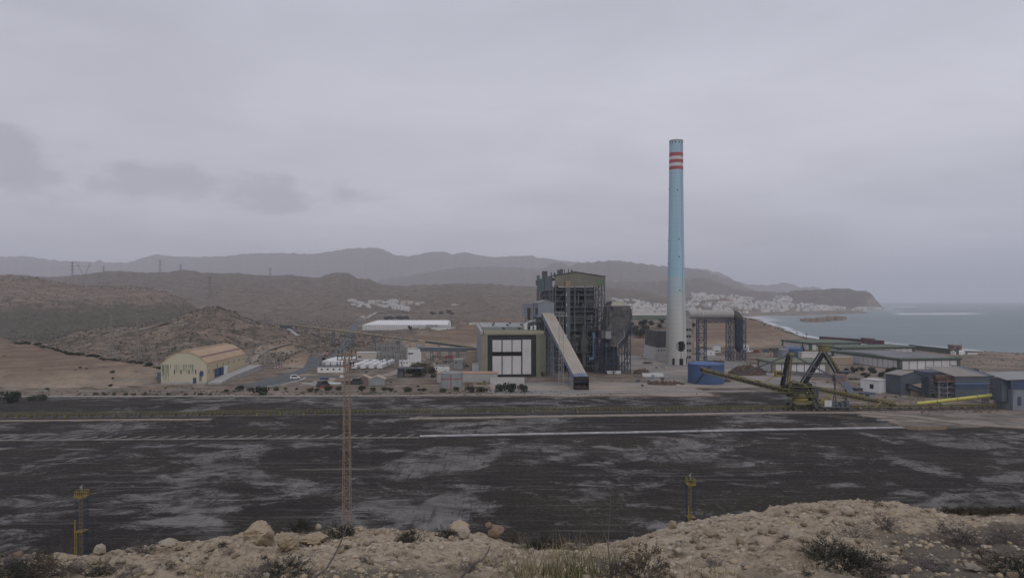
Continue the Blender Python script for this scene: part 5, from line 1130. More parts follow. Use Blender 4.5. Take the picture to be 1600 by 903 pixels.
# ------------------------------------------------------------------ stacker
def stacker():
    Yb = 350; off = Vector(((1250-800)/F*Yb, Yb, 0)); p = lambda u, v, dy=0: P(u, v, Yb+dy)
    t = thing('stacker_reclaimer', 'yellow and black coal stacker with a long boom pointing left over the yard', 'coal stacker', off)
    def boom(name, a, c, depth_, w, nb, railh=1.0):
        a = Vector(a); c = Vector(c); d = c-a; dn = d.normalized(); s = dn.cross(Vector((0,0,1))).normalized()*w/2; up = Vector((0,0,1))
        m = MB()
        for q in (-1, 1):
            m.bar(a+s*q, c+s*q, .3, .45); m.bar(a+s*q-up*depth_*.5, c+s*q-up*depth_, .28, .4)
            for k in range(nb):
                x = a+d*k/nb; y = a+d*(k+1)/nb; dk = depth_*(.5+.5*k/nb); dk2 = depth_*(.5+.5*(k+1)/nb)
                m.bar(x+s*q-up*(dk if k%2 else 0), y+s*q-up*(0 if k%2 else dk2), .2)
        ch = m.build(name, M['yellow_dull'], t, off)
        m = MB(); m.prism([a-s*.8-up*depth_*.5, a+s*.8-up*depth_*.5, a+s*.8-up*depth_*.35, a-s*.8-up*depth_*.35], d); m.prism([a-s*.7+up*.15, a+s*.7+up*.15, a+s*.7+up*.3, a-s*.7+up*.3], d); m.build('belt', M['belt_black'], ch, None)
        for o_ in (ch.children[0],): o_.data.transform(Matrix.Translation(-off))
        m = MB(); n = int(d.length/1.5)
        for k in range(n):
            x = a+d*k/n; hh = .55+.5*rnd.random(); m.bar(x+s*.9, x+s*.9+up*hh, .22); m.bar(x-s, x-s+up*railh, .1)
            if rnd.random() < .55: m.box(x.x, x.x+.8, x.y-w*.35, x.y+w*.25, x.z+.2, x.z+.2+.5*rnd.random()+.3)
        m.bar(a-s+up*railh, c-s+up*railh, .12); m.bar(a+s+up*railh, c+s+up*railh, .12); m.build('idler_row', M['yellow_paint'], ch).data.transform(Matrix.Translation(-off))
        return ch
    boom('boom', p(1096,576.5), p(1252,613.0), 2.6, 2.8, 34)
    def web(nm, a, c, h0, h1, par, top=.0):
        m = MB(); d = Vector(c)-Vector(a); 
        for q in (-1.25, 1.25): m.add([a+Vector((0,q,-top)), c+Vector((0,q,-top)), c+Vector((0,q,-h1)), a+Vector((0,q,-h0))], [(0,1,2,3)]); m.add([a+Vector((0,q+.12,-top)), c+Vector((0,q+.12,-top)), c+Vector((0,q+.12,-h1)), a+Vector((0,q+.12,-h0))], [(0,3,2,1)])
        m.build(nm, M['belt_black'], par, off)
    web('boom_web', p(1096,577), p(1252,613.5), .9, 2.2, t, .25)
    MB().tube(p(1096,577,-1.6), p(1096,577,1.6), .8, 14).build('head_pulley', M['belt_black'], t, off)
    boom('tail_conveyor', p(1236,598,2), p(1398,631,2), 2.0, 2.8, 34)
    web('tail_web', p(1236,598.5,2), p(1398,631.5,2), 1.6, .8, t, .3)
    # mast
    m = MB(); b0 = p(1223,606); t0 = p(1234.5,554)
    for q in (-1.6, 1.6): m.bar(b0+Vector((-.4,q,0)), t0+Vector((-.9,q*.6,0)), 1.1, .7)
    for k in range(8):
        f = k/8; a = b0+(t0-b0)*f; m.bar(a+Vector((0,-1.6,0)), a+Vector((0,1.6,0)), .3)
    m.build('mast', M['belt_black'], t, off)
    m = MB(); b1 = p(1231,607); t1 = p(1236.5,553.5)
    for q in (-1.7, 1.7): m.bar(b1+Vector((0,q,0)), t1+Vector((0,q*.6,0)), .45, .45)
    for k in range(14):
        a = b1+(t1-b1)*k/14; c = b1+(t1-b1)*(k+1)/14; m.bar(a+Vector((-.9,-1.7,0)), c+Vector((.4,-1.6,0)), .25); m.bar(a+Vector((-.6,1.7,0)), a+Vector((-.6,-1.7,0)), .25)
    m.bar(b1+Vector((-1.0,-1.7,0)), t1+Vector((-.7,-1,0)), .22); m.build('mast_ladder', M['yellow_dull'], t, off)
    MB().box(t1.x-off.x-1.6, t1.x-off.x+1.2, -1.4, 1.4, t1.z-.6, t1.z+.8).build('mast_head', M['yellow_dull'], t)
    for q in (-1.0, 1.0): MB().bar(t0+Vector((0,q,0)), p(1147,588.5)+Vector((0,q,0)), .3).build('stay', M['dark_steel'], t, off)
    for q in (-1.0, 1.0): MB().bar(t1+Vector((0,q,0)), p(1300,588)+Vector((0,q,0)), .45).build('stay', M['mid_steel'], t, off)
    m = MB(); m.truss(p(1236,582), p(1305,588.5), 2.2, 1.5, 16, .26, .16); m.build('counterweight_arm', M['mid_steel'], t, off)
    c = p(1312,591); MB().box(c.x-off.x-2.9, c.x-off.x+2.6, -2, 2, c.z-1.6, c.z+2.2).build('counterweight', M['rust_pink'], t)
    MB().prism([p(1303,587,-2.1), p(1318,588,-2.1), p(1316,592,-2.1), p(1305,591,-2.1)], (0,.3,0)).build('counterweight_plate', M['mid_steel'], t, off)
    c = p(1215.5,583.5); cab = MB().box(c.x-off.x-1.5, c.x-off.x+1.5, -1.6, 1.2, c.z-1.5, c.z+1.5).build('cab', M['safety_yellow'], t)
    MB().box(c.x-off.x-1.1, c.x-off.x+.5, -1.66, -1.6, c.z-.4, c.z+.9).build('window', M['glass'], cab); MB().box(c.x-off.x+.6, c.x-off.x+1.3, -1.68, -1.6, c.z-.8, c.z+1.0).build('window', M['glass'], cab)
    MB().bar(p(1197,595), p(1212,587), .5).build('cab_arm', M['yellow_paint'], t, off)
    MB().box(p(1219,0).x-off.x, p(1226,0).x-off.x, -1, 1, c.z-1.2, c.z-.6).build('cab_bracket', M['yellow_dull'], t)
    # turntable and portal
    c = p(1249,625); cx = 0.0
    MB().tube((0,0,5.4), (0,0,6.4), 3.9, 28).build('slew_ring', M['yellow_paint'], t); MB().tube((0,0,6.6), (0,0,9.2), 3.2, 20, r2=2.6).build('turret', M['yellow_dull'], t)
    b = MB(); b.box(-4.6, 4.6, -3.8, 3.8, 3.4, 5.2); b.build('portal_beam', M['yellow_dull'], t)
    for (x, y) in ((-4.4,-3.4),(4.4,-3.4),(-4.4,3.4),(4.4,3.4)):
        m = MB(); m.bar((x*.9,y,4.0), (x*1.35,y,1.3), 1.0); lg = m.build('portal_leg', M['belt_black'], t); MB().box(x*1.35-1.7, x*1.35+1.7, y-.5, y+.5, .5, 1.4).build('bogie', M['belt_black'], lg); MB().box(x*1.35-.9, x*1.35+.1, y-.62, y-.5, .3, .9).build('wheel_guard', M['safety_yellow'], lg)
    m = MB(); 
    for z in (7.0, 9.6, 12.0):
        m.box(-6.5, 6.5, -3.4, 3.4, z, z+.16); m.bar((-6.5,-3.4,z+1.1), (6.5,-3.4,z+1.1), .12)
        for x in np.arange(-6.5, 6.6, 1.0): m.bar((x,-3.4,z), (x,-3.4,z+1.1), .08)
    m.build('walkway', M['yellow_dull'], t)
    m = MB()
    for k in range(34): x = rnd.uniform(-6.5,6); z = rnd.choice((7.2,9.8,12.2)); m.box(x, x+rnd.uniform(.7,1.8), rnd.uniform(-2.5,-1), rnd.uniform(0,2), z, z+rnd.uniform(.6,1.8))
    m.build('machinery', M['belt_black'], t)
    m = MB()
    for (u0, v0, u1, v1, w_) in ((1222,608,1262,606,.5),(1222,612,1266,618,.5),(1237,598,1232,612,.6),(1262,604,1268,622,.6),(1240,606,1258,618,.4),(1258,606,1240,618,.4),(1226,600,1240,594,.4),(1240,594,1262,603,.4),(1268,606,1280,630,.5),(1266,612,1276,640,.5)):
        for dy in (-2.2, 2.2): m.bar(p(u0,v0,dy), p(u1,v1,dy), w_)
    m.build('superstructure', M['yellow_dull'], t, off)
    m = MB(); a_ = p(1226,600); m.box(a_.x-off.x, a_.x-off.x+9, -1.8, 1.8, a_.z-off.z-3.2, a_.z-.4); m.box(-3.4, 2.2, -2.6, 2.6, 9.2, 11.6); m.build('machine_house', M['belt_black'], t)
    m = MB(); m.box(5, 8.6, -2, 2, .6, 12); m.build('transfer_chute', M['dark_steel'], t)
    for a, c in (((1280,630),(1296,615.5)),((1280,632),(1293,640)),((1366,637),(1377,627.5)),((1300,616),(1284,631))): MB().bar(p(*a,-2), p(*c,-2), .5).build('brace', M['yellow_paint'], t, off)
    m = MB(); x0 = p(1282,0).x-off.x; m.box(x0, x0+14, -2.4, 2.4, 1.6, 2.0)
    for k in range(6): m.box(x0+k*2.4, x0+k*2.4+1.7, -2.2, 1.5, 2.0, 3.2+1.6*((k*7)%3)/2)
    m.bar((x0,-2.4,3.2), (x0+14,-2.4,3.2), .12); m.build('electrical_car', M['mid_steel'], t)
    MB().box(x0+1.0, x0+4.6, -2.5, -2.2, 2.2, 5.4).build('white_cabinet', M['white_panel'], t)
    for k in range(4): MB().tube((x0+1.5+k*3.6,-2.4,.85), (x0+1.5+k*3.6,-1.9,.85), .6, 12).build('wheel', M['belt_black'], t)
    MB().tube(p(1344,638,-2.4), p(1344.5,635.5,-2.4), .75, 10).build('drum', M['timber'], t, off)
stacker()
def a_frame():
    Yb = 372; off = Vector(((1287-800)/F*Yb, Yb, 0)); p = lambda u, v, dy=0: P(u, v, Yb+dy)
    t = thing('peaked_conveyor', 'dark conveyor rising to a peak and dropping again behind the stacker', 'conveyor', off)
    m = MB(); m.bar(p(1254,600), p(1286,550), 3.2, 2.6); m.build('rising_gallery', M['belt_black'], t, off)
    m = MB(); m.bar(p(1288,551), p(1311,588), 2.6, 1.8); m.build('falling_gallery', M['dark_steel'], t, off)
    m = MB(); m.path([p(1282,549.5,-2), p(1289,551.5,-2), p(1295,561,-2), p(1309,587,-2)], .3, 8); m.path([p(1252,599,-2.2), p(1284,549,-2.2)], .2, 6); m.build('handrail', M['light_steel'], t, off)
    m = MB(); a = p(1281,547); m.box(a.x-off.x, a.x-off.x+4.6, -2.5, 2.5, a.z-1, a.z+2.2); m.build('head_frame', M['yellow_dull'], t)
    m = MB(); a = p(1280,540); m.box(a.x-off.x, a.x-off.x+7, -2.6, 2.6, a.z, a.z+.3)
    for k in range(9): m.bar((a.x-off.x+k*.85,-2.6,a.z), (a.x-off.x+k*.85,-2.6,a.z+1.2), .12)
    m.bar((a.x-off.x,-2.6,a.z+1.2), (a.x-off.x+7,-2.6,a.z+1.2), .14); m.bar((a.x-off.x+1,0,a.z), (a.x-off.x+2,0,a.z-2.4), .5); m.bar((a.x-off.x+4,0,a.z), (a.x-off.x+3.4,0,a.z-2.6), .5); m.build('head_platform', M['yellow_dull'], t)
    m = MB(); a = p(1305,580); m.box(a.x-off.x, a.x-off.x+8.2, -2.6, 2.6, a.z-.4, a.z+.2); m.prism([(a.x-off.x+.8,-2,a.z-.4),(a.x-off.x+7,-2,a.z-.4),(a.x-off.x+4,-2,a.z-3.2),(a.x-off.x+2.5,-2,a.z-3.2)], (0,4,0)); m.build('side_platform', M['dark_steel'], t)
    m = MB()
    for k in range(12): a = p(1291+k*1.35, 556+k*2.1,-2.0); m.box(a.x-off.x+.9, a.x-off.x+2.2, -2.2, -1, a.z-.2, a.z+.4+.5*(k%2))
    m.build('stair', M['yellow_dull'], t)
    m = MB(); m.bar(p(1316,594), p(1333,617), 3.2, 2.4); m.build('discharge_gallery', M['gallery_side'], t, off)
    m = MB(); m.bar(p(1311,593,-2), p(1329,617,-2), .5, .5); m.build('handrail', M['light_steel'], t, off)
    m = MB()
    for x, z in ((-11,2),(-8,8),(6,12),(12,6)): m.bar((x-1.5,-1.5,0), (x,-1,z+4), .4); m.bar((x+1.5,1.5,0), (x,1,z+4), .4); m.bar((x-1.5,-1.5,0), (x+1.5,1.5,z), .25)
    m.build('trestle', M['dark_steel'], t)
a_frame()

# ------------------------------------------------------------------ masts, pylons
def cross_mast(label, u, Y, h, w0, w1, mk, arms):
    t = thing('lattice_mast', label, 'power mast', base_at(u, Y)); off = None
    MB().lattice((0,0), w0, w1, 0, h, max(8, int(h/2.1)), .15, .075).build('mast', M[mk], t)
    for z, l in arms:
        m = MB(); m.bar((-l,-.4,z), (l,-.4,z), .22, .2); m.bar((-l,.4,z), (l,.4,z), .22, .2)
        for k in range(7): x = -l+2*l*k/6; m.bar((x,-.4,z), (x,.4,z), .12)
        arm = m.build('crossarm', M[mk], t)
        for x in (-l*.95, -l*.5, l*.5, l*.95): MB().tube((x,0,z+.1), (x,0,z+1.15), .13, 6).build('insulator', M['dark_steel'], arm)
    return t
cross_mast('tall rust coloured lattice mast in the middle of the coal yard', 542, 167, 43.2, 1.85, 1.15, 'mast_tan', ((43.0,2.3),(41.6,2.4),(40.0,1.7)))
cross_mast('pale lattice mast in front of the sloping coal gallery', 877, 432, 48.3, 3.2, 2.6, 'mast_grey', ((48.2,4.6),(46.4,4.6)))
def ladder_tower(label, u, Y, h, flip=1):
    t = thing('floodlight_tower', label, 'tower', base_at(u, Y)); t.scale = (.86,.86,1)
    m = MB(); m.lattice((0,0), 1.9, 1.9, 0, h-2.0, 12, .14, .07); m.build('frame', M['mast_blue'], t)
    m = MB(); x = .45*flip
    for zz in np.arange(.8, h-2, .85): m.lathe([(.5,zz),(.5,zz+.07)], (x,-1.0), n=12)
    for a in np.linspace(0, 2*math.pi, 7)[:-1]: m.bar((x+.5*math.cos(a),-1.0+.5*math.sin(a),.8), (x+.5*math.cos(a),-1.0+.5*math.sin(a),h-1.8), .06)
    m.bar((x-.25,-.7,0), (x-.25,-.7,h-1.5), .08); m.bar((x+.25,-.7,0), (x+.25,-.7,h-1.5), .08)
    for zz in np.arange(.3, h-1.6, .3): m.bar((x-.25,-.7,zz), (x+.25,-.7,zz), .05)
    m.build('ladder_cage', M['safety_yellow'], t)
    m = MB(); m.box(-1.1, 1.1, -1.5, 1.1, h*.37, h*.37+.1); m.bar((-.9,-1.3,.4), (-.9,-1.3,h*.55), .28); m.bar((-.5,-1.3,.4), (-.5,-1.3,h*.37), .2); m.build('rest_platform', M['safety_yellow'], t)
    m = MB(); zb = h-2.0; m.box(-1.08, 1.08, -1.4, 1.08, zb, zb+.14)
    for i in range(2):
        zz = zb+.75+i*.65; m.bar((-1.08,-1.4,zz), (1.08,-1.4,zz), .1); m.bar((-1.08,1.08,zz), (1.08,1.08,zz), .1); m.bar((-1.08,-1.4,zz), (-1.08,1.08,zz), .1); m.bar((1.08,-1.4,zz), (1.08,1.08,zz), .1)
    for x in np.linspace(-1.08, 1.08, 5): m.bar((x,-1.4,zb), (x,-1.4,zb+1.4), .09); m.bar((x,1.08,zb), (x,1.08,zb+1.4), .09)
    m.box(-1.08, 1.08, -1.43, -1.40, zb, zb+.5); m.build('basket', M['safety_yellow'], t)
    m = MB(); m.bar((0,0,zb), (0,0,h+.6), .1); m.box(-.35, .1, -.3, .1, h-.1, h+.3); m.bar((-.5,0,h+.2), (.5,0,h+.8), .06); m.build('floodlight', M['light_steel'], t)
    MB().box(-.5, .4, -.9, -.2, zb+.2, zb+1.1).build('winch', M['leaf_mid'], t)
ladder_tower('yellow topped blue tower standing near the left end of the coal yard', 128, 150, 15.0, 1)
ladder_tower('yellow topped blue tower rising behind the stony ledge on the right half', 1079, 160, 15.0, -1)
def pylon(label, loc, h, w, armw, mk='pylon', style='arms', group=None, tk=1.0):
    t = thing('electricity_pylon', label, 'pylon', loc, 0, group); m = MB(); a = .30*tk; c = .17*tk
    if style == 'arms':
        m.lattice((0,0), w, w*.28, 0, h*.62, 7, a, c); m.lattice((0,0), w*.28, w*.2, h*.62, h, 6, a, c); m.build('mast', M[mk], t)
        for z in (.68, .82, .95):
            m = MB(); m.bar((-armw/2,0,h*z), (0,0,h*z+1.6), a); m.bar((armw/2,0,h*z), (0,0,h*z+1.6), a); m.bar((-armw/2,0,h*z), (armw/2,0,h*z), a); m.build('crossarm', M[mk], t)
    else:
        m.lattice((0,0), w, w*.3, 0, h*.55, 6, a, c)
        for s in (-1, 1):
            m.bar((s*w*.15,0,h*.55), (s*armw*.36,0,h*.86), a*1.4); m.bar((s*w*.15,0,h*.55), (s*armw*.28,0,h*.86), a*1.2); m.bar((s*armw*.32,0,h*.86), (s*armw*.42,0,h), a*1.2); m.bar((s*armw*.32,0,h*.86), (s*armw*.24,0,h*.97), a)
        m.build('mast', M[mk], t); m = MB(); m.bar((-armw*.5,0,h*.86), (armw*.5,0,h*.86), a*1.3); m.bar((-armw*.5,0,h*.86), (-armw*.3,0,h*.92), a); m.bar((armw*.5,0,h*.86), (armw*.3,0,h*.92), a); m.build('crossarm', M[mk], t)
    return t
def pyl(label, u, vb, vt, armpx, Y=None, **k):
    q = hit(u, vb) if Y is None else Vector(((u-800)/F*Y, Y, height1((u-800)/F*Y, Y))); h = CZ-(vt-470)/F*q.y-q.z; s = q.y/F
    return pylon(label, q-Vector((0,0,1)), h+1, max(5, armpx*.55*s), armpx*s, tk=max(1, q.y/1300), **k)
pyl('broad shouldered pylon standing alone against the far mountains', 131, 449, 410, 26, style='cat')
pyl('slim far pylon just left of the broad shouldered one', 113, 447, 409, 9, mk='pylon')
pyl('tiny far pylon just right of the broad shouldered one', 162, 446, 416, 9, mk='pylon')
pyl('slim pylon alone on the skyline above the middle knoll', 250, 430, 406, 8)
pyl('faint pylon on the skyline above the small mesa', 282, 425, 413, 6)
pyl('stocky tan pylon on top of the rocky knoll', 328, 494, 431, 22)
pyl('pale slender pylon in front of the slope behind the tan cutting', 174, 566, 491, 9, Y=640)
pyl('pale slender pylon on the slope nearer the yellow store', 215, 570, 489, 9, Y=640)
pyl('pale slender pylon between the yellow store and the road', 414, 575, 490, 14, Y=640)
pyl('faint far pylon above the pale knoll track', 422, 432, 418, 7)
# ------------------------------------------------------------------ trees and shrubs
def leaf_cloud(lobes, n, size, seed, flat=0.75):
    r_ = np.random.RandomState(seed); b = MB(); wts = np.array([l[3]**2 for l in lobes]); wts = wts/wts.sum()
    for k in range(n):
        l = lobes[r_.choice(len(lobes), p=wts)]; d = r_.normal(size=3); d /= np.linalg.norm(d); rr = l[3]*(r_.uniform(.35, 1.05)**.6)
        p = Vector((l[0]+d[0]*rr, l[1]+d[1]*rr, l[2]+d[2]*rr*flat)); 
        if p.z < 0.05: p.z = 0.05+r_.rand()*.3
        s = size*r_.uniform(.6, 1.4); a = Vector(r_.normal(size=3)).normalized(); c = a.cross(Vector(r_.normal(size=3))).normalized(); e = (a.cross(c)).normalized()
        b.add([p+c*s, p+e*s*.8+a*s*.2, p-c*s*.9, p-e*s*.8+a*s*.2], [(0,1,2,3)])
    return b
def make_tree(name, label, cat, kind, seed, group=None, mk='leaf_dark'):
    r_ = random.Random(seed); t = thing(name, label, cat, (0,0,0), 0, group); b = MB()
    if kind == 'shrub':
        lobes = [(r_.uniform(-1.2,1.2), r_.uniform(-1,1), r_.uniform(.7,1.3), r_.uniform(.7,1.1)) for _ in range(6)]
        for l in lobes: b.tube((l[0]*.1,l[1]*.1,0), (l[0]*.8,l[1]*.8,l[2]), .07, 5, r2=.03)
        b.build('stem', M['bark'], t); leaf_cloud(lobes, 420, .20, seed).build('crown', M[mk], t)
    elif kind == 'round':
        b.tube((0,0,0), (.1,0,1.4), .28, 7, r2=.2); lobes = [(r_.uniform(-1.8,1.8), r_.uniform(-1.6,1.6), r_.uniform(1.1,3.4), r_.uniform(.9,1.5)) for _ in range(10)]
        for l in lobes: b.tube((.1,0,1.6), (l[0]*.8,l[1]*.8,l[2]), .13, 5, r2=.04)
        b.build('trunk', M['bark'], t); leaf_cloud(lobes, 750, .26, seed).build('crown', M[mk], t)
    elif kind == 'palm':
        b.tube((0,0,0), (.15,0,7.2), .28, 8, r2=.2); b.build('trunk', M['bark'], t); f = MB()
        for k in range(22):
            a = 2*math.pi*k/22+r_.random()*.3; up_ = r_.uniform(-.3,.9); prev = Vector((.15,0,7.2)); dr = Vector((math.cos(a), math.sin(a), up_)); w = .22
            for s in range(5):
                nx = prev+dr*.55; dr.z -= .28; sd = Vector((-math.sin(a), math.cos(a), -.3))*w; f.add([prev-sd, prev+sd, nx+sd*.8, nx-sd*.8], [(0,1,2,3)]); prev = nx; w *= .8
        f.build('crown', M[mk], t)
    elif kind == 'cone':
        b.tube((0,0,0), (0,0,6.6), .2, 6, r2=.04); b.build('trunk', M['bark'], t); lobes = [(0,0,1.0+k*.62, 1.25*(1-k/10)+.12) for k in range(10)]; leaf_cloud(lobes, 500, .2, seed).build('crown', M[mk], t)
    return t
used = {}
TPL = {}
def plant(kind, u, v, wpx, label, cat='shrub', name=None, mk='leaf_dark', group=None, seed=1, Y=None, hs=1.0):
    key = (kind, mk, seed%3); nat = {'shrub':3.6,'round':5.0,'palm':4.6,'cone':2.4}[kind]
    loc = Vector(((u-800)/F*Y, Y, height1((u-800)/F*Y, Y))) if Y else (hit(u, v) if CZ-(v-470)/F*60 > 0 and v < 640 else G(u, v))
    name = name or {'shrub':'shrub','round':'tree','palm':'palm_tree','cone':'cypress_tree'}[kind]
    if key not in TPL: TPL[key] = t = make_tree(name, label, cat, kind, seed*7+3, group, mk)
    else: t = copy_tree(TPL[key]); t.name = name
    s = wpx*loc.y/F/nat; t.location = loc-Vector((0,0,.15)); t.rotation_euler = (0,0,rnd.uniform(0,6)); t.scale = (s,s,s*hs); tag(t, label, cat, group)
    if not group and 'group' in t: del t['group']
    return t
gr = 'shrubs along the far edge of the coal yard'
for i, (u, v, w) in enumerate((u_+rnd.uniform(-3,3), v_+rnd.uniform(-2,1), w_*rnd.uniform(.6,1.35)) for u_, v_, w_ in [(356,612,9),(366,611,8),(376,611,13),(390,611,9),(430,610,10),(447,610,9),(462,610,9),(482,611,11),(497,612,9),(513,611,12),(528,611,10),(566,612,16),(583,612,12),(601,612,13),(613,612,14),(638,612,14),(652,611,9),(664,611,9),(691,612,12),(712,612,13),(733,612,15),(747,612,15),(762,612,11)]):
    plant('shrub', u, v, w, 'ragged olive green shrub in the row along the coal yard edge', mk=('leaf_mid','leaf_olive','leaf_dark')[i%3], group=gr, seed=i)
for i, (u, v, w) in enumerate([(783,612,20),(800,612,24),(817,612,18)]): plant('shrub', u, v, w, 'dense dark green bush beside the white basin', mk='leaf_dark', group='dark bushes beside the white basin', seed=i, hs=1.15)
plant('shrub', 408, 617, 26, 'big round dark green bush at the road junction', mk='leaf_dark', seed=2)
plant('shrub', 22, 628, 34, 'widest dark bush at the foot of the tan cutting', mk='leaf_dark', seed=1)
plant('shrub', 49, 626, 15, 'smaller dull bush just beside the widest bush', mk='leaf_mid', seed=0)
plant('shrub', 66, 625, 18, 'green bush with a thin pole standing beside it', mk='leaf_mid', seed=2)
for i, (u, v, w) in enumerate([(150,617,9),(165,618,8),(178,618,7),(196,618,9),(210,618,9),(226,618,8),(245,618,7),(262,618,8),(290,618,8),(312,618,9),(330,618,7)]): plant('shrub', u, v, w, 'low grey green bush beside the edge of the service road', mk='leaf_olive', group='low bushes by the service road', seed=i)
for i, (u, v, w) in enumerate([(646,588,24),(660,586,22),(672,583,18),(650,580,20),(640,584,14),(664,577,16),(678,590,10)]): plant('round', u, v, w, 'bushy mixed green tree in the clump beside the grey block', 'tree', mk=('leaf_olive','leaf_mid','leaf_brown')[i%3], group='tree clump beside the grey block', seed=i, hs=.8)
for i, (u, v, w) in enumerate([(1335,583,12),(1347,580,9),(1363,583,12),(1322,581,8),(1348,587,7),(1378,589,11),(1355,590,9)]): plant('round', u, v, w, 'dark round tree on the open ground before the largest shed', 'tree', mk='leaf_dark', group='round trees before the largest shed', seed=i, Y=None)
for i, (u, v, w) in enumerate([(1392,588,16),(1402,589,17),(1411,587,11)]): plant('round', u, v, w, 'wide dark tree in the clump at the corner of the largest shed', 'tree', mk='leaf_dark', group='tree clump at the shed corner', seed=i, hs=1.1)
for i, (u, v, w) in enumerate([(1490,583,12),(1505,583,12),(1515,583,11),(1525,582,8)]): plant('round', u, v, w, 'dark tree beyond the roof of the big blue grey building', 'tree', mk='leaf_dark', group='trees beyond the blue grey building', seed=i)
for i, u in enumerate(range(1330, 1384, 7)): plant('shrub', u, 593, 9, 'clipped dull shrub in the low hedge before the largest shed', mk='leaf_olive', group='low hedge before the largest shed', seed=i, hs=.6)
for i, (u, v) in enumerate([(1204,561),(1209,566),(1214,561)]): plant('palm', u, v, 9, 'palm tree in the trio beside the grey round tank', 'tree', mk='leaf_dark', group='palm trio beside the grey tank', seed=i, Y=640, hs=1.25)
plant('cone', 1254, 549, 5.5, 'pointed dark cypress at the end of the terraced hill', 'tree', mk='leaf_dark', seed=0, Y=760)
for u in (1245, 1260): plant('palm', u, 530, 5, 'lone palm tree silhouetted against the surf', 'tree', mk='leaf_dark', group='palms against the surf', seed=1, Y=1130)
for i, (u, v, w) in enumerate([(990,522,16),(1000,528,20),(1008,520,15),(985,512,12),(1004,510,14),(1018,508,9),(1030,512,8),(1035,505,9),(1078,520,8),(1083,510,7)]): plant('round', u, v, w, 'dark tree on the slope between the filter block and the chimney', 'tree', mk='leaf_dark', group='trees on the slope by the chimney', seed=i)
plant('round', 641, 516, 6.5, 'single dark oval tree in front of the long white greenhouse', 'tree', mk='leaf_dark', seed=1, hs=1.5)
for i, (u, v, w) in enumerate([(604,500,10),(612,499,9),(625,500,12),(634,499,10),(676,492,9),(690,491,9),(701,490,10),(706,492,7)]): plant('round', u, v, w, 'dark tree behind the long white greenhouse', 'tree', mk='leaf_dark', group='trees behind the greenhouse', seed=i, hs=.7)
for i, (u, v, w) in enumerate([(232,572,12),(188,537,5),(176,583,8),(176,592,5),(172,604,8),(125,576,5),(118,579,3),(135,577,4),(74,609,7),(259,607,4),(300,607,4)]): plant('shrub', u, v, w, 'small dark bush dotted on the tan cutting', mk='leaf_dark', group='bushes dotted on the tan cutting', seed=i)

tu = np.interp
for i in range(34):
    u = 24+i*7.0; v = float(np.interp(u, [21,54,105,161,209,240,256], [538,540,552,561,567,574,582])); plant('shrub', u, v, rnd.uniform(6,13), 'dark bush in the line along the rim of the tan cutting', mk='leaf_dark', group='bushes along the rim of the cutting', seed=i, Y=rnd.uniform(515,532), hs=.7)
for i in range(30):
    u = 1160+i*4.3; v = 0; plant('shrub', u, v, rnd.uniform(3,6), 'small dark bush along the crest of the terraced hill', mk='leaf_dark', group='bushes along the terraced hill crest', seed=i, Y=rnd.uniform(945,975), hs=.7)
# ------------------------------------------------------------------ roads, yards and buildings left of the hall
road = [Z0(396,604), Z0(420,597), Z0(445,590), Z0(478,578), Z0(505,567), Z0(524,557), Z0(535,546), Z0(541,534), Z0(547,523)]
strip('road', lerp_pts([Z0(382,603), Z0(415,598), Z0(450,587), Z0(480,577), Z0(506,566.5), Z0(525,556), Z0(536,545), Z0(543,533), Z0(549,522), Z0(556,510.5), Z0(566,501)], 10), 12, 'asphalt', .25)
strip('side_road', lerp_pts([Z0(436,590.5), Z0(500,589), Z0(560,588)], 8), 9, 'asphalt', .22)
strip('junction_apron', lerp_pts([Z0(375,604), Z0(425,602), Z0(470,590)], 8), 10, 'asphalt', .18)
strip('kerb_strip', lerp_pts([Z0(400,607), Z0(440,601), Z0(470,594), Z0(478,589.5)], 8), 1.6, 'kerb_white', .3)
strip('yard_road', lerp_pts([Z0(600,588), Z0(640,574), Z0(660,562), Z0(674,552)], 8), 9, 'dirt_path', .22)
# hill tracks
def hit_strip(name, uv, w, mk, z=.5):
    pts = [hit(*q) for q in uv]; pts = [Vector((p.x,p.y,0)) for p in pts]; return strip(name, lerp_pts(pts, 15), w, mk, z)
hit_strip('hill_track', [(395,566),(402,556),(412,550),(425,546),(440,542),(455,539)], 5, 'dirt_path')
hit_strip('hill_track', [(150,521),(172,518),(195,513)], 5, 'dirt_path'); hit_strip('hill_track', [(208,518),(225,514),(250,509),(268,505)], 6, 'dirt_path')
hit_strip('hill_track', [(450,515),(458,520),(465,525)], 5, 'kerb_white')
hit_strip('town_road', [(560,499),(590,489),(620,488),(650,489)], 9, 'kerb_white', .6)
simple_bld('white_store', 'long low white building with small square windows and dark roof edge', 'building', base_at(496, 533), R(1), 21.5, 6, 4.4, 'white_paint', 'mid_steel', wins=tuple((2.6+4.6*k,2.0,1.5,1.2) for k in range(4)))
gt = 'white roofed tank rows at the substation'
for i, (u0, v0) in enumerate([(500,571.5),(510,571.5),(520,571.5),(531,571.5),(552,576.5),(565.5,576.5),(578.5,576.5),(591.5,576.5)]):
    Yb = 59733/(v0-470); t = thing('white_container', 'white round backed container in the row of tanks by the substation' if i > 3 else 'white rounded container roof showing behind the long low white building', 'container', base_at(u0-2.5, Yb), R(-3), gt if i > 3 else 'container roofs behind the white building')
    b = MB(); w = 4.2; b.prism([(0,0,.6),(w,0,.6),(w,0,3.4),(w*.82,0,4.1),(w*.5,0,4.4),(w*.18,0,4.1),(0,0,3.4)], (0,46,0)); b.build('body', M['white_paint'], t)
    b = MB()
    for y in (1, 14, 28, 42): b.box(.2, .7, y, y+.8, 0, .6); b.box(w-.7, w-.2, y, y+.8, 0, .6)
    b.build('foot', M['mid_steel'], t)
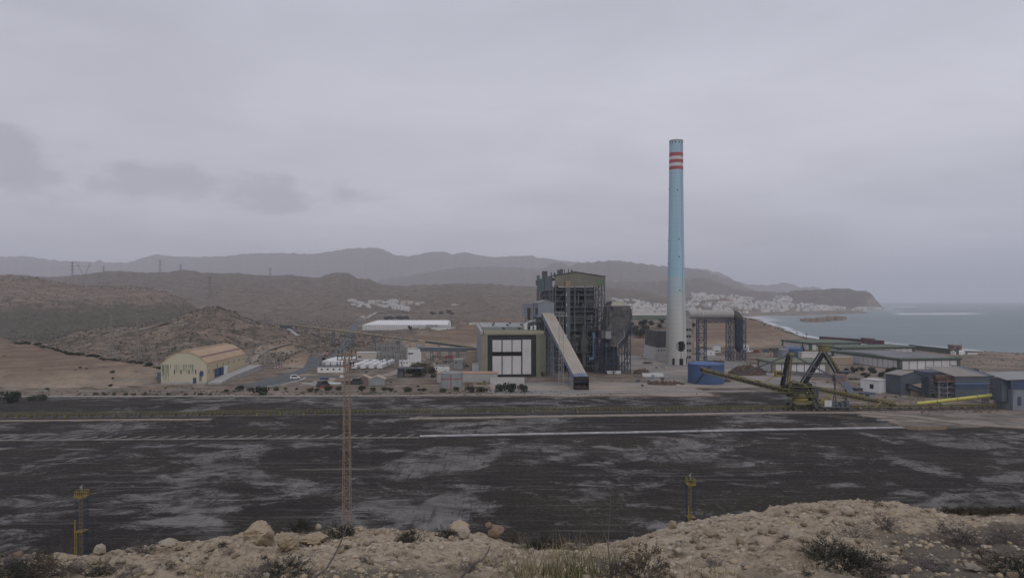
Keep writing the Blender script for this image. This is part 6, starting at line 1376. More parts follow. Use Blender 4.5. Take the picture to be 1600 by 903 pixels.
simple_bld('control_building', 'beige flat roofed control building behind the switchyard masts', 'building', base_at(556, 640), R(3), 21, 14, 7.2, 'town_cream', 'pale_concrete', wins=((2,3,3,1.2),))
simple_bld('switch_house', 'low grey open fronted switch house before the beige building', 'building', base_at(556, 600), R(2), 18, 6, 4.0, 'light_steel', 'pale_concrete', wins=((1,1,4,1.6),(7,1,4,1.6),(12,1,4,1.6)))
simple_bld('open_shed', 'low shed with brown sloped roof beside another brown roofed shed', 'shed', base_at(557, 458), R(2), 9, 8, 3.6, 'rust_pink', 'roof_tan', 2.2)
simple_bld('grey_shed', 'small grey walled shed with tan pitched roof near the lattice mast', 'shed', base_at(576, 453), R(2), 10.5, 9, 3.8, 'light_steel', 'roof_tan', 2.0)
t = simple_bld('office_block', 'plain grey white block with raised stair tower and dark window band', 'building', base_at(635.5, 622), R(3), 13, 10, 12.0, 'white_paint', 'pale_concrete', wins=((1.2,7.4,4.6,1.2),))
MB().box(9, 13.2, 2, 9, 12.3, 15.6).build('stair_head', M['light_steel'], t)
simple_bld('white_annex', 'two level white annex in front of the plain grey white block', 'building', base_at(624, 582), R(10), 10, 7, 4.6, 'white_paint', 'town_white', wins=((1,2.6,1,1),(3.5,2.6,1,1),(6,2.6,1,1)))
simple_bld('small_office', 'small white office with blue grey roof beside the green tree clump', 'building', base_at(678, 548), R(2), 12, 6, 3.6, 'white_paint', 'light_steel', wins=((1.5,1.6,1.2,1),(7,1.6,1.2,1)))
simple_bld('small_office', 'small white flat block just in front of the small office', 'building', base_at(684, 523), R(2), 9, 5, 3.8, 'white_paint', 'town_white', wins=((5,1.2,1.4,1.4),))
simple_bld('pump_house', 'pale pump house among red pipes next to the turbine hall', 'building', base_at(709, 560), R(2), 7.5, 6, 8.0, 'light_steel', 'pale_concrete', wins=((1,5,2,1),))
simple_bld('white_cabin', 'bright white cabin touching the turbine hall side', 'cabin', base_at(738, 545), R(2), 7.0, 5, 5.6, 'white_paint', 'pale_concrete')
simple_bld('tan_block', 'tan rendered block under the grey overhead gallery', 'building', base_at(730, 585), R(2), 13, 8, 12.5, 'town_tan', 'roof_brown')
simple_bld('tan_block', 'narrow tan block at the end of the yellow overhead belt', 'building', base_at(654, 660), R(2), 6, 6, 17, 'town_tan', 'roof_brown')
simple_bld('long_store', 'long grey walled store with a brown flat roof behind the steel tank', 'store', base_at(683, 470), R(0), 41.5, 12, 6.0, 'concrete', 'roof_brown')
t = thing('concrete_basin', 'open white walled concrete basin behind the dark bushes', 'basin', base_at(766, 458), R(0))
b = MB(); b.box(0, 23, 0, .5, 0, 3.4); b.box(0, .5, .5, 12, 0, 3.4); b.box(22.5, 23, .5, 12, 0, 3.4); b.box(.5, 22.5, 11.5, 12, 0, 3.4); b.build('wall', M['pale_concrete'], t)
MB().box(.5, 22.5, .5, 11.5, 1.9, 2.0).build('water', M['sea'], t)
t = thing('canopy', 'dark steel canopy frame standing under the green tree clump', 'canopy', base_at(621, 497), R(1)); b = MB()
for x in (0, 18): b.box(x, x+.5, 0, .5, 0, 6.2); b.box(x, x+.5, 8, 8.5, 0, 6.2)
b.build('post', M['dark_steel'], t); MB().box(-.3, 18.8, -.3, 8.8, 6.2, 7.0).build('roof', M['dark_steel'], t); MB().box(0, 4, 2, 8, 0, 6).build('screen', M['mid_steel'], t)
b = MB(); b.bar((0,0,0), (18.2,0,0), .6)
# overhead galleries
def gallery(name, label, A, B, w, h, mk, legs, rk=None):
    A = Vector(A); B = Vector(B); off = Vector((A.x, A.y, 0)); t = thing(name, label, 'conveyor', off); MB().bar(A, B, w, h).build('gallery', M[mk], t, off)
    if rk: MB().bar(A+Vector((0,0,h*.55)), B+Vector((0,0,h*.55)), w*1.06, .25).build('roof', M[rk], t, off)
    for k in legs:
        p = A+(B-A)*k; g = height1(p.x, p.y)-.5
        if p.z-h > g+1: MB().lattice((p.x,p.y), 3.0, 2.0, g, p.z-h/2, max(2,int((p.z-g)/5)), .35, .2).build('trestle', M['mid_steel'], t, off)
    return t
gallery('overhead_gallery', 'straight grey overhead gallery running into the side of the turbine hall', P(656,545.5,625), P(752,546.5,600), 4.0, 3.4, 'mid_steel', (.2,.5,.8), 'light_steel')
gallery('belt_conveyor', 'long thin yellow belt conveyor coming down from the hills', P(455,507.5,1000), P(665,534,690), 2.4, 1.6, 'yellow_dull', (.05,.15,.27,.4,.55,.7,.85,.97), 'roof_tan')
gallery('belt_conveyor', 'darker end of the yellow belt conveyor near the turbine hall', P(665,534,690), P(738,543.5,640), 2.4, 1.8, 'dark_steel', (.3,.7), 'yellow_dull')
gallery('belt_conveyor', 'short yellow belt section farther up the hill slope', P(394,504.5,1120), P(437,511.5,1010), 2.8, 1.6, 'yellow_pipe', (.3,.8), None)
t = simple_bld('transfer_house', 'small dark transfer house between two yellow belt sections', 'transfer house', P(437,514,1005)-Vector((0,0,1)), 0, 15, 10, 6, 'dark_steel', 'mid_steel')
# switchyard
def switchyard():
    r_ = random.Random(8); gs = 'steel gantries of the switchyard'
    for i, (u, Y, h, w) in enumerate([(590,640,17,9),(600,625,18,9),(611,610,20,9),(622,600,16,8),(594,600,12,9),(604,590,13,9),(614,660,22,8),(630,640,15,7),(640,700,20,7),(584,660,14,8)]):
        t = thing('switch_gantry', 'grey lattice gantry in the switchyard behind the white containers', 'gantry', base_at(u, Y), R(r_.uniform(-20,20)), gs)
        for x in (0, w): MB().lattice((x,0), .9, .6, 0, h, 8, .22, .13).build('mast', M['light_steel'], t)
        MB().truss((0,0,h*.8), (w,0,h*.8), .8, .8, 6, .2, .12).build('beam', M['light_steel'], t)
        m = MB()
        for k in range(4): m.tube((1+k*(w-2)/3,0,h*.8-3), (1+k*(w-2)/3,0,h*.8-.5), .22, 6)
        m.build('insulator', M['mid_steel'], t)
    for i in range(14):
        u = 588+i*3.4+r_.uniform(-1,1); Y = r_.uniform(570,640); t = thing('breaker_post', 'grey insulator post standing in the switchyard', 'insulator', base_at(u, Y), 0, 'insulator posts of the switchyard')
        MB().box(-.6,.6,-.6,.6,0,2.2).build('plinth', M['light_steel'], t); MB().lathe([(.25,2.2),(.4,3),(.25,3.2),(.4,4),(.25,4.2),(.4,5),(.2,6.2),(.01,6.4)], n=10).build('insulator', M['mid_steel'], t)
    for i, (u, Y) in enumerate([(497,560),(528,600),(540,560),(572,575),(640,560),(700,560),(716,540),(420,640),(505,650),(516,700)]):
        t = thing('lamp_post', 'thin grey lamp post standing by the station roads', 'lamp post', base_at(u, Y), R(r_.uniform(0,300)), 'lamp posts by the station roads'); MB().tube((0,0,0), (0,0,11), .16, 6, r2=.09).build('post', M['light_steel'], t); MB().bar((0,0,11), (1.8,0,11.4), .14).build('lamp_arm', M['light_steel'], t)
switchyard()
# vehicles
def car(label, loc, rz, mk='white_paint', van=False, cat='car', group=None, s=1.0):
    t = thing('van' if van else 'parked_car', label, cat, loc, rz, group); t.scale = (s,s,s)
    b = MB(); L_, W_ = (5.2, 1.95) if van else (4.3, 1.8); H1 = .95 if not van else 1.15; H2 = 1.5 if not van else 2.2
    side = [(-L_/2,.35),(-L_/2,H1),(-L_*.43,H1+.02)]+([(-L_*.40,H2),(L_*.18,H2),(L_*.34,H1+.05)] if van else [(-L_*.33,H2),(L_*.08,H2),(L_*.24,H1+.02)])+[(L_/2-.1,H1-.15),(L_/2,.4)]
    b.prism([(x,-W_/2,z) for x, z in side], (0,W_,0)); b.build('body', M[mk], t)
    g = MB(); x0 = -L_*.36; x1 = L_*.06 if not van else L_*.16
    for y in (-W_/2-.015, W_/2): g.prism([(x0,y,H1+.05),(x1+.35,y,H1+.05),(x1,y,H2-.12),(x0+.1,y,H2-.12)], (0,.015,0))
    g.build('window', M['glass'], t)
    for x in (-L_*.31, L_*.31):
        for y in (-W_/2-.02, W_/2-.2): MB().tube((x,y,.34), (x,y+.22,.34), .34, 14).build('wheel', M['tyre'], t)
    return t
car('white van parked at the road junction facing the yard', Z0(461,592), R(20), van=True, cat='van', s=1.35)
cg = 'vehicles parked along the red barrier'
for i, (u, v, m_) in enumerate([(487,570,'white_paint'),(495,566.5,'white_paint'),(502,563,'mid_steel')]): car('car parked beside the red and white road barrier', Z0(u,v)+Vector((-6,3,0)), R(60), m_, group=cg, s=1.2)
for i, (u, v, m_, l) in enumerate([(625,580,'white_paint','white car parked before the two level white annex'),(630,583,'dark_steel','dark car parked before the two level white annex'),(728,573,'mid_steel','grey pickup parked beside the turbine hall post'),(505,604,'dark_steel','dark truck standing in the storage yard'),(557,600,'dark_steel','dark lorry beside the brown roofed shed')]): car(l, Z0(u,v), R(rnd.uniform(0,180)), m_, van='truck' in l or 'lorry' in l, s=1.3 if i < 3 else 1.8)
for i, (u, Y, c_) in enumerate([(1100,740,'white_paint'),(1112,745,'town_cream'),(1121,735,'white_paint'),(1165,742,'white_paint'),(1172,750,'white_paint'),(1182,738,'red_paint'),(1197,742,'blue_paint')]):
    car('%s vehicle parked at the foot of the terraced hill' % {'white_paint':'white','town_cream':'cream','red_paint':'red','blue_paint':'blue'}[c_], base_at(u, Y), R(rnd.uniform(-20,20)), c_, van=True, cat='van', group='white vehicles below the terraced hill' if c_ == 'white_paint' else None, s=1.4)
simple_bld('site_hut', 'low white site hut between the flue towers', 'hut', base_at(1098, 700), R(3), 13, 5, 4.6, 'white_paint', 'town_white', wins=((8,1.5,1.2,1.2),))
simple_bld('site_hut', 'white site hut with dark windows right of the flue towers', 'hut', base_at(1155, 760), R(3), 11, 6, 6.5, 'white_paint', 'town_white', wins=((1.5,2.5,1.5,1.4),(5,2.5,1.5,1.4),(8.4,2.5,1.2,1.4)))
simple_bld('site_hut', 'small blue roofed hut at the foot of the terraced hill', 'hut', base_at(1115, 770), R(3), 8, 6, 5.5, 'town_white', 'bright_blue')
simple_bld('white_store', 'white long store seen between the blue tank and the stacker peak', 'building', base_at(1253, 640), R(3), 24, 8, 7.2, 'town_white', 'pale_concrete')
simple_bld('brick_store', 'tan long wall store left of the largest shed', 'store', base_at(1295, 600), R(5), 22, 8, 6.2, 'town_tan', 'roof_tan')
# barrier
def barrier():
    A = Z0(440,576.5); B = Z0(527,552.5); A = A+Vector((-6.6,1.5,0)); B = B+Vector((-7.6,0,0)); d = B-A; rz = math.atan2(d.y, d.x); L = d.length
    t = thing('road_barrier', 'long red and white barrier along the road edge', 'barrier', A, rz)
    b = MB(); b.box(0, L, -.35, .35, 0, 1.1); b.build('base', M['red_paint'], t); b = MB()
    for k in range(int(L/6)): b.box(k*6, k*6+2.4, -.38, .38, .3, 1.15)
    b.build('white_block', M['white_paint'], t)
barrier()
# storage yard clutter: each slab stack its own thing
r_ = random.Random(21)
for i, (u, v, w, h, d, mk, l) in enumerate([(500,593,5,1.6,3,'blue_paint','blue open container in the storage yard'),(487,598,14,.7,5,'kerb_white','wide white slab stack nearest the junction'),(505,600,12,.8,4,'white_paint','white slab stack behind the yard shrubs'),(483,603,10,.7,4,'kerb_white','low pale slab stack at the yard corner'),(515,595,4,1.8,3,'town_cream','cream crate stack beside the blue container'),(524,599,6,2.0,4,'rust_pink','rust pink pile of parts in the storage yard'),(540,601,3,2.8,3,'dark_steel','dark square machine in the storage yard'),(500,606,8,1.4,3,'red_paint','red frame stack lying behind the shrubs'),(470,600,12,.4,5,'kerb_white','flat white slab beside the kerb'),(531,590,4,1.6,3,'white_paint','small white box in the storage yard'),(727,603,5,2.6,4,'rust_pink','pink machine beside the steel tank'),(745,601,6,1.6,3,'yellow_dull','yellow frame beside the long store'),(695,560,8,3,5,'red_paint','red pipe rack before the pump house'),(715,566,4,4,4,'red_paint','red pump frame beside the pump house'),(949,584,11,2.4,2,'white_paint','broken white slab lying before the blue steel frame'),(1004,588,16,2.4,2,'white_paint','long low white wall left of the blue tank'),(1338,611,9,2,6,'dark_steel','dark low skid left of the white block')]):
    t = thing('stored_stack', l, 'stack', Z0(u,v), R(r_.uniform(-8,8))); b = MB()
    n = 3 if h < 1 else 2
    for k in range(n): o_ = r_.uniform(-.3,.3); b.box(o_, w*.96+o_, 0, d*.9, h*k/n, h*(k+.86)/n)
    b.box(w*.1, w*.14, -.1, d, 0, h*.9); b.build('block', M[mk], t)
# debris heaps
def heap(label, u, v, w, h, dpt, seed, mk='scrap', name='scrap_heap', n=260):
    loc = Z0(u, v); b = MB(); r_ = random.Random(seed); nn = 18; vs = []; fs = []
    for i in range(nn+1):
        for k in range(nn+1):
            x = w*(i/nn-.5); y = dpt*(k/nn-.5); q = max(0, 1-(2*x/w)**2-(2*y/dpt)**2); vs.append((x, y, -.2+h*(q**.6)*(.75+.5*float(perlin(x*.25+seed, y*.25)))+.5*float(perlin(x*.9, y*.9+seed))*(q > 0)))
    for i in range(nn):
        for k in range(nn): a = i*(nn+1)+k; fs.append((a, a+nn+1, a+nn+2, a+1))
    b.add(vs, fs)
    t = thing(name, label, 'heap', loc); b.build('mound', M[mk], t); b = MB()
    for _ in range(n):
        i = r_.randrange(len(vs)); p = Vector(vs[i]); q = 1-(2*p.x/w)**2-(2*p.y/dpt)**2
        if q < .05: continue
        dr = Vector((r_.uniform(-1,1), r_.uniform(-1,1), r_.uniform(-.3,1))).normalized(); b.bar(p-dr*.6, p+dr*r_.uniform(.5,2.2), r_.uniform(.1,.4))
    o = b.build('scrap_pieces', M['rust'], t); o['kind'] = 'stuff'
heap('big brown heap of scrap metal right of the blue tank', 1167, 585, 29, 8.5, 18, 3, n=420)
heap('long low rusty debris spread left of the blue tank', 1040, 600, 26, 1.8, 14, 5)
heap('small dark debris mound nearest the blue steel frame', 1002, 584, 13, 4.4, 8, 7, n=120)
heap('dark debris mound at the foot of the filter block', 1012, 568, 9, 1.4, 5, 9, n=80)
heap('rusty debris piled behind the round blue tank', 1118, 566, 20, 1.8, 10, 11, n=120)
heap('dark debris beside the blue tank on the boom side', 1133, 596, 8, 2.0, 7, 13, n=80)
for i in range(46):
    u = r_.uniform(560, 1060); v = r_.uniform(560, 606)
    if 600 < u < 945 and v < 590: u = r_.uniform(640, 745); v = r_.uniform(550, 580)
    if u > 850: v = r_.uniform(588, 604) if r_.random() < .5 else r_.uniform(556, 580); u = r_.uniform(990, 1060)
    t = thing('equipment_box', 'small grey equipment box standing around the works', 'equipment box', Z0(u,v), R(r_.uniform(-20,20)), 'small equipment boxes around the works'); w = r_.uniform(.8,2.6); h = r_.uniform(.8,2.2)
    b = MB(); b.box(0,w,0,1.4,.15,h); b.build('body', M[r_.choice(('light_steel','mid_steel','rust_pink','pale_concrete','rust'))], t); b = MB(); b.box(-.1,w+.1,-.1,1.5,h,h+.12); b.box(.1,w-.1,.2,1.2,0,.15); b.build('lid', M['mid_steel'], t)
# greenhouse
def greenhouse():
    Y = hit(633, 514.3, 600, 3000).y; sy = Y/1350; z0 = zat(514.5, Y); x0 = (566-800)/F*Y; W = (700-566)/F*Y; t = thing('greenhouse', 'very long low white greenhouse in the middle distance', 'greenhouse', (x0,Y,z0), R(1))
    g = height1(x0+80, Y); h = (514.5-507.5)/F*Y; MB().box(0, W, 0, 60, min(g-z0,0)-1.5, h).build('wall', M['town_white'], t); b = MB(); n = 10
    e = 26*sy; r7 = 8.5*sy; b.add([(0,0,h),(W,0,h),(W,25,h+r7),(e,25,h+r7),(0,60,h),(W,60,h)], [(0,1,2,3),(3,2,5,4),(0,3,4),(1,5,2)]); b.build('roof', M['white_paint'], t)
    b = MB()
    for k in range(40): b.box(k*W/40, k*W/40+.5, -.3, 0, 0, h)
    b.build('frame', M['light_steel'], t)
    s = W/134
    a = simple_bld('packing_house', 'pale grey packing house at the end of the long greenhouse', 'building', (x0+101*s,Y-14,z0-1), R(1), 17*s, 12, 10*sy, 'light_steel', 'light_steel')
    a = simple_bld('packing_house', 'lower white packing house with windows before the greenhouse end', 'building', (x0+110*s,Y-24,z0-1), R(1), 37*s, 10, 6*sy, 'town_white', 'light_steel', wins=((24*s,1.5*sy,3*sy,2*sy),(30*s,1.5*sy,3*sy,2*sy)))
    a = simple_bld('packing_house', 'small white lean to house left of the packing houses', 'building', (x0+91*s,Y-20,z0-1), R(1), 10*s, 10, 5.5, 'town_white', 'mid_steel')
    t = thing('white_silo', 'slim white silo standing at the greenhouse end', 'silo', (x0+138*s,Y-12,z0-1)); MB().lathe([(1.6*sy,0),(1.6*sy,16*sy),(1.2*sy,17*sy),(.05,17.4*sy)], n=18).build('shell', M['white_paint'], t); MB().bar((1.8*sy,0,0), (1.8*sy,0,16*sy), .3).build('ladder', M['light_steel'], t)
    t = simple_bld('long_white_shed', 'long low pale pipeline shed seen left of the chimney', 'shed', (( 968-800)/F*1250,1250,zat(492.5,1250)), 0, (1044-968)/F*1250, 14, 5.0, 'town_white', 'pale_concrete')
    MB().box(0,88,0,13,-9,0).build('footing', M['green_roof'], t)
    simple_bld('white_shed', 'flat white shed roof just beyond the turbine hall', 'shed', ((733-800)/F*1050,1050,zat(509,1050)), 0, 17, 12, 3.4, 'town_white', 'white_paint')
    simple_bld('white_shed', 'small white shed beyond the boiler house roof line', 'shed', ((946-800)/F*2200,2200,height1(301,2200)), 0, 30, 12, 12, 'town_white', 'white_paint')
greenhouse()
# ------------------------------------------------------------------ the estate on the plain and the white town
def house_mesh(seed, mk):
    r_ = random.Random(seed); b = MB(); w = 10; d = 10; h = r_.uniform(5, 7.5); b.box(0, w, 0, d, -4, h); x0 = r_.uniform(0, 4); w2 = r_.uniform(4, 6); b.box(x0, x0+w2, 2, 9, h, h+r_.uniform(1.5, 3.2)); b.box(-.2, w*.5, -.2, 0, h, h+.6)
    b.mi = 1
    for k in range(3):
        for z in (1.2, 4.2):
            if z+1.2 < h: b.box(1+k*3, 2.1+k*3, -.06, .02, z, z+1.3)
    b.box(-.06, .02, 2, 3.4, 1.2, 2.6)
    o = b.build('house', [M[mk], M['window_dark']]); o.data.name = 'house'; return o
HT = [house_mesh(k, ('town_white','town_white','town_white','town_cream','town_white','town_tan')[k]) for k in range(6)]
first = set()
def house(loc, rz, sc, k, label, group):
    if k not in first: o = HT[k]; first.add(k)
    else: o = HT[k].copy(); COL.objects.link(o)
    o.location = loc; o.rotation_euler = (0,0,rz); o.scale = sc; tag(o, label, 'house', group); return o
r_ = random.Random(77)
TOPU = [960,985,1000,1040,1070,1085,1110,1150,1180,1200,1215,1235,1250,1280,1300,1340,1376]; TOPV = [486,477,473,478,474,460,461,462,467,470,466,471,474,477,479,481,482.5]
BOTU = [960,1040,1075,1130,1200,1240,1300,1376]; BOTV = [493,494,495,492,488,487,485.3,484.2]
spots = []
k = 0
while len(spots) < 1900 and k < 16000:
    k += 1; u = r_.uniform(962, 1376); a = np.interp(u, TOPU, TOPV); c = np.interp(u, BOTU, BOTV)
    if c <= a: continue
    v = a+(c-a)*r_.random()**.9
    if 1000 < u < 1066 and r_.random() < .45: continue
    if u > 1240 and v < c-4 and r_.random() < .8: continue
    if float(perlin(u*.035, v*.12)) > .30: continue
    spots.append((u, v))
pts = []
for (u, v) in spots:
    q = hit(u, v, 1500, 7000)
    if q.z > SEA+1.5 and q.y < 6200: pts.append((q, u, v))
# terraced apartment rows
for (u0, u1, v0, v1) in ((1084,1108,458.5,468),(1217,1236,463.5,471)):
    for i in range(6):
        for j in range(6):
            u = u0+(u1-u0)*(j+.5*i/3)/6+r_.uniform(-.4,.4)+(i-2)*1.4; v = v0+(v1-v0)*i/5; q = hit(u, v, 1500, 7000); pts.append((q, u, v))
pts.sort(key=lambda e: e[0].y)
for (q, u, v) in pts[:290]:
    s = r_.uniform(.85, 1.5); house(q, r_.uniform(-.5,.5), (s*r_.uniform(.9,1.6), s, s*r_.uniform(.8,1.25)), r_.choice((0,1,2,3,4,0,1,5)), 'small pale flat roofed house in the white town by the bay', 'houses of the white town')
b = MB()
for (q, u, v) in pts[290:]:
    s = q.y/3000*r_.uniform(9,16); d = r_.uniform(8,14); h = r_.uniform(5,10); a = r_.uniform(-.4,.4); b.mi = r_.choice((0,0,0,1,2)); n0 = len(b.v); b.box(-s/2, s/2, 0, d, -6, h); b.box(-s*.2, s*.3, 2, d, h, h+2.5)
    b.v[n0:] = [(x*math.cos(a)-y*math.sin(a)+q.x, x*math.sin(a)+y*math.cos(a)+q.y, z+q.z) for x, y, z in b.v[n0:]]
o = b.build('distant_houses', [M['town_white'], M['town_cream'], M['light_steel']]); tag(o, 'far pale houses packed up the slopes of the white town', 'houses', None, 'stuff')
for i, (u, v, wd, hh, m_) in enumerate([(543,471,12,3,0),(552,473,9,3,4),(560,475,8,3,2),(568,477,9,3,1),(575,473,10,3,0),(583,476,9,3,3),(590,478,10,3,4),(597,474,8,3,1),(603,479,9,3,0),(611,480,9,4,2),(548,476,7,2,1),(557,479,7,2,0),(572,480,7,2,4),(585,471,14,2.5,3),(598,481,8,3,2)]):
    q = hit(u, v, 800, 6000); s = q.y/F; house(q, r_.uniform(-.2,.2), (wd*s/10, 1.4, hh*s/7), m_, 'pale block in the left part of the industrial estate on the plain', 'left blocks of the industrial estate')
for i, (u, v, wd, hh, m_, l) in enumerate([(605,474,16,5,0,'white gabled warehouse rising in the middle of the far estate'),(618,477,38,6,3,'long cream warehouse at the end of the far estate'),(612,483,18,5,0,'white block with dark doors in front of the far estate'),(625,484,14,5,1,'white block right of the dark doors in the far estate'),(655,474,8,2,1,'tiny white farmhouse right of the far estate'),(705,477,12,2,4,'small white farm on the hill slope beyond the greenhouse'),(562,496,6,2,2,'lone small house before the far estate')]):
    q = hit(u, v, 800, 6000); s = q.y/F; house(q, R(-2), (wd*s/10, 3, hh*s/7), m_, l, None)
# more pale farm buildings beyond the boiler house
for i, (u, v, wd, hh) in enumerate([(955,466,10,2),(962,468,12,2.5),(975,467,8,2),(988,468,12,2.5),(1000,471,9,2),(970,474,9,3),(985,478,10,3),(1022,478,18,6),(1008,482,14,5),(1030,484,14,4),(998,487,12,4),(1040,476,5,3)]):
    q = hit(u, v+2, 1500, 7000); s = q.y/F; house(q, R(3), (wd*s/10, 2, hh*s/7), (0,1,2,4)[i%4], 'pale building on the plain seen between the boiler house and chimney', 'plain buildings between boiler house and chimney')
t = thing('watch_tower', 'tiny round watch tower on the headland cliff', 'tower', hit(1353, 456.5, 3000, 8000)-Vector((0,0,2))); MB().lathe([(6,0),(4.6,16),(5,17),(.05,17)], n=16).build('shaft', M['town_tan'], t); MB().lathe([(5.2,16.5),(5.2,18.5),(4.4,18.5)], n=16).build('parapet', M['town_tan'], t)
# harbour mole
def mole():
    b = MB(); r_ = random.Random(2); pa = [G(1262,502.5,SEA), G(1280,501,SEA), G(1300,499.5,SEA), G(1308,497,SEA)]
    for a, c in zip(pa, pa[1:]):
        for k in range(60): p = a+(c-a)*r_.random()+Vector((r_.uniform(-12,12), r_.uniform(-60,60), 0)); s = r_.uniform(4,9); b.box(p.x-s, p.x+s, p.y-s, p.y+s, SEA-3, SEA+r_.uniform(2,9))
    o = b.build('breakwater', M['rock_brown']); tag(o, 'brown rock breakwater poking into the bay below the town', 'breakwater')
mole()

# ------------------------------------------------------------------ scrub on the slopes
def scrub(name, regions, label, mk, lo, hi, seed):
    r_ = np.random.RandomState(seed); V = []; Fc = []; n0 = 0
    for (x0, x1, y0, y1, n, umax) in regions:
        X = r_.uniform(x0, x1, n); Y = r_.uniform(y0, y1, n); Z, who, d = height(X, Y, True); names = list(HP)
        keep = (fbm(X/45, Y/45, 3)+r_.normal(0, .35, n) > -.05) & (d > 40) & ~np.isin(who, [names.index(q) for q in ('T0','T1','T2')]) & (800+F*X/Y < umax)
        X, Y, Z = X[keep], Y[keep], Z[keep]
        for x, y, z in zip(X, Y, Z):
            s = r_.uniform(lo, hi)*(1+y/2500); h = s*r_.uniform(.5, .95); k = 5; a = r_.uniform(0, 6)
            ring = [(x+s*math.cos(a+q*2*math.pi/k)*r_.uniform(.7,1.2), y+s*math.sin(a+q*2*math.pi/k), z-.3+r_.uniform(0,.3)*s) for q in range(k)]
            top = [(x+s*.5*math.cos(a+1+q*2*math.pi/3), y+s*.5*math.sin(a+1+q*2*math.pi/3), z+h*r_.uniform(.6,1.1)) for q in range(3)]
            V += ring+top; Fc += [(n0+q, n0+(q+1)%k, n0+k+(q*3//k)) for q in range(k)]+[(n0+k, n0+k+1, n0+k+2)]+[(n0+q*5//3, n0+k+(q+1)%3, n0+k+q) for q in range(3)]; n0 += k+3
    b = MB(); b.v = V; b.f = Fc; b.m = [0]*len(Fc); o = b.build(name, M[mk]); tag(o, label, 'scrub', None, 'stuff')
scrub('scrub', [(-760,-180,600,1150,11000,600),(-1300,-350,1150,1900,9000,560),(-430,60,560,1250,2600,735),(90,560,820,1500,1500,1085),(-1500,600,1900,2900,4500,900)], 'dark dry scrub scattered over the hills', 'scrub', .35, 1.35, 4)
scrub('low_scrub', [(-340,30,404,424,520,1200),(-500,-205,560,700,500,470),(-260,-100,560,900,700,700),(380,560,560,760,500,1700),(180,330,392,470,260,1700)], 'low grey green scrub around the works', 'leaf_olive', .35, .9, 6)
scrub('bank_scrub', [(-340,140,404,412,300,2000),(-300,150,304,322,900,2000),(128,250,340,352,500,2000),(120,330,352,392,500,2000),(-320,200,268,276,500,2000)], 'dry weeds on the banks beside the conveyor', 'leaf_brown', .2, .55, 8)
# ------------------------------------------------------------------ stones, shrubs and grass on the ledge
def fgp(u, v):
    "point of the ledge seen at a photo pixel"
    ys = np.linspace(3.5, 17, 1200); xs = (u-800)/F*ys; zs = CZ-(v-470)/F*ys; hs = fg_h(xs, ys); k = np.where(hs >= zs)[0]
    k = k[0] if len(k) else int(np.argmax(hs-zs)); return Vector((xs[k], ys[k], float(hs[k])))
def rock_mesh(seed, sub=3, rough=.28, sq=(1,1,.75)):
    import bmesh
    bm = bmesh.new(); bmesh.ops.create_icosphere(bm, subdivisions=sub, radius=1.0); co = np.array([v.co[:] for v in bm.verts]); r_ = np.random.RandomState(seed)
    # cut by random planes for a broken, faceted look
    for k in range(14):
        n = r_.normal(size=3); n /= np.linalg.norm(n); d = r_.uniform(.62, .90); s = co@n; over = s > d; co[over] -= np.outer((s[over]-d)*.85, n)
    f1 = perlin(co[:,0]*1.7+seed, co[:,1]*1.7+co[:,2]*1.3); f2 = perlin(co[:,0]*5+seed, co[:,2]*5+co[:,1]*3.1); f3 = perlin(co[:,1]*11+seed, co[:,2]*11+co[:,0]*7)
    f4 = -np.abs(perlin(co[:,0]*3.1+seed*3, co[:,1]*2.7+co[:,2]*2.2)); co = co*(1+rough*.6*f1+.10*f2+.06*f3+.16*f4)[:,None]*np.array(sq)
    for v, c in zip(bm.verts, co): v.co = c
    me = bpy.data.meshes.new('boulder'); bm.to_mesh(me); bm.free(); return me
ROCKS = [rock_mesh(k, 4 if k < 3 else 3, .26, ((1,1,.8),(1,.8,.85),(1,.9,.6),(1,.8,.7),(1,1,.55))[k%5]) for k in range(9)]
def boulder(u, v, w, h, label, mk='rock', k=0, cat='boulder', group=None, rz=None, dv=0):
    p = fgp(u, v+h*.35+dv); s = w*p.y/F/2; me = ROCKS[k%9]
    if me.materials and me.materials[0] != M[mk]: me = me.copy(); me.materials.clear()
    if not me.materials: me.materials.append(M[mk])
    o = bpy.data.objects.new('boulder', me); COL.objects.link(o); sz = h*p.y/F/2
    zc = max(CZ-(v-470)/F*p.y, p.z+sz*.15)
    o.location = (p.x, p.y, zc); o.rotation_euler = (rnd.uniform(-.15,.15), rnd.uniform(-.15,.15), rnd.uniform(0,6) if rz is None else rz); o.scale = (s*1.02, s, sz*1.3); tag(o, label, cat, group); return o
boulder(405,835,56,44,'largest pale boulder on the edge of the ledge', 'rock', 0, rz=.3)
boulder(449,846,42,34,'rounded tan boulder touching the largest one', 'rock', 1)
boulder(490,841,44,26,'knobbly tan boulder between two dark shrubs', 'rock', 2)
boulder(497,822,14,12,'small pinkish boulder on top beside the dark shrub', 'rock_pale', 3)
boulder(716,822,40,28,'pointed boulder leaning at the edge near the middle', 'rock', 4)
boulder(724,832,26,22,'pale blocky stone in front of the pointed boulder', 'rock_pale', 5)
boulder(775,829,36,18,'dark brown rounded boulder right of the pointed one', 'rock_brown', 6)
boulder(764,820,16,12,'flat rust brown slab stone resting on the dark boulder', 'rock_brown', 3)
boulder(1051,819,17,16,'round pale boulder alone on the crest below the yellow tower', 'rock', 1)
boulder(264,847,30,20,'pointed pale stone on the crest of the ledge', 'rock_pale', 4)
boulder(157,859,19,19,'upright rounded stone beside the yellow topped tower', 'rock_pale', 5)
boulder(175,862,9,9,'small pale cobble by the upright stone', 'rock_pale', 2)
boulder(91,870,36,16,'flat slanting tan boulder among the grey shrubs', 'rock', 7)
boulder(154,876,32,12,'flat tan stone below the upright rounded stone', 'rock', 8)
boulder(137,883,14,9,'small tan stone beside the flat tan stone', 'rock', 3)
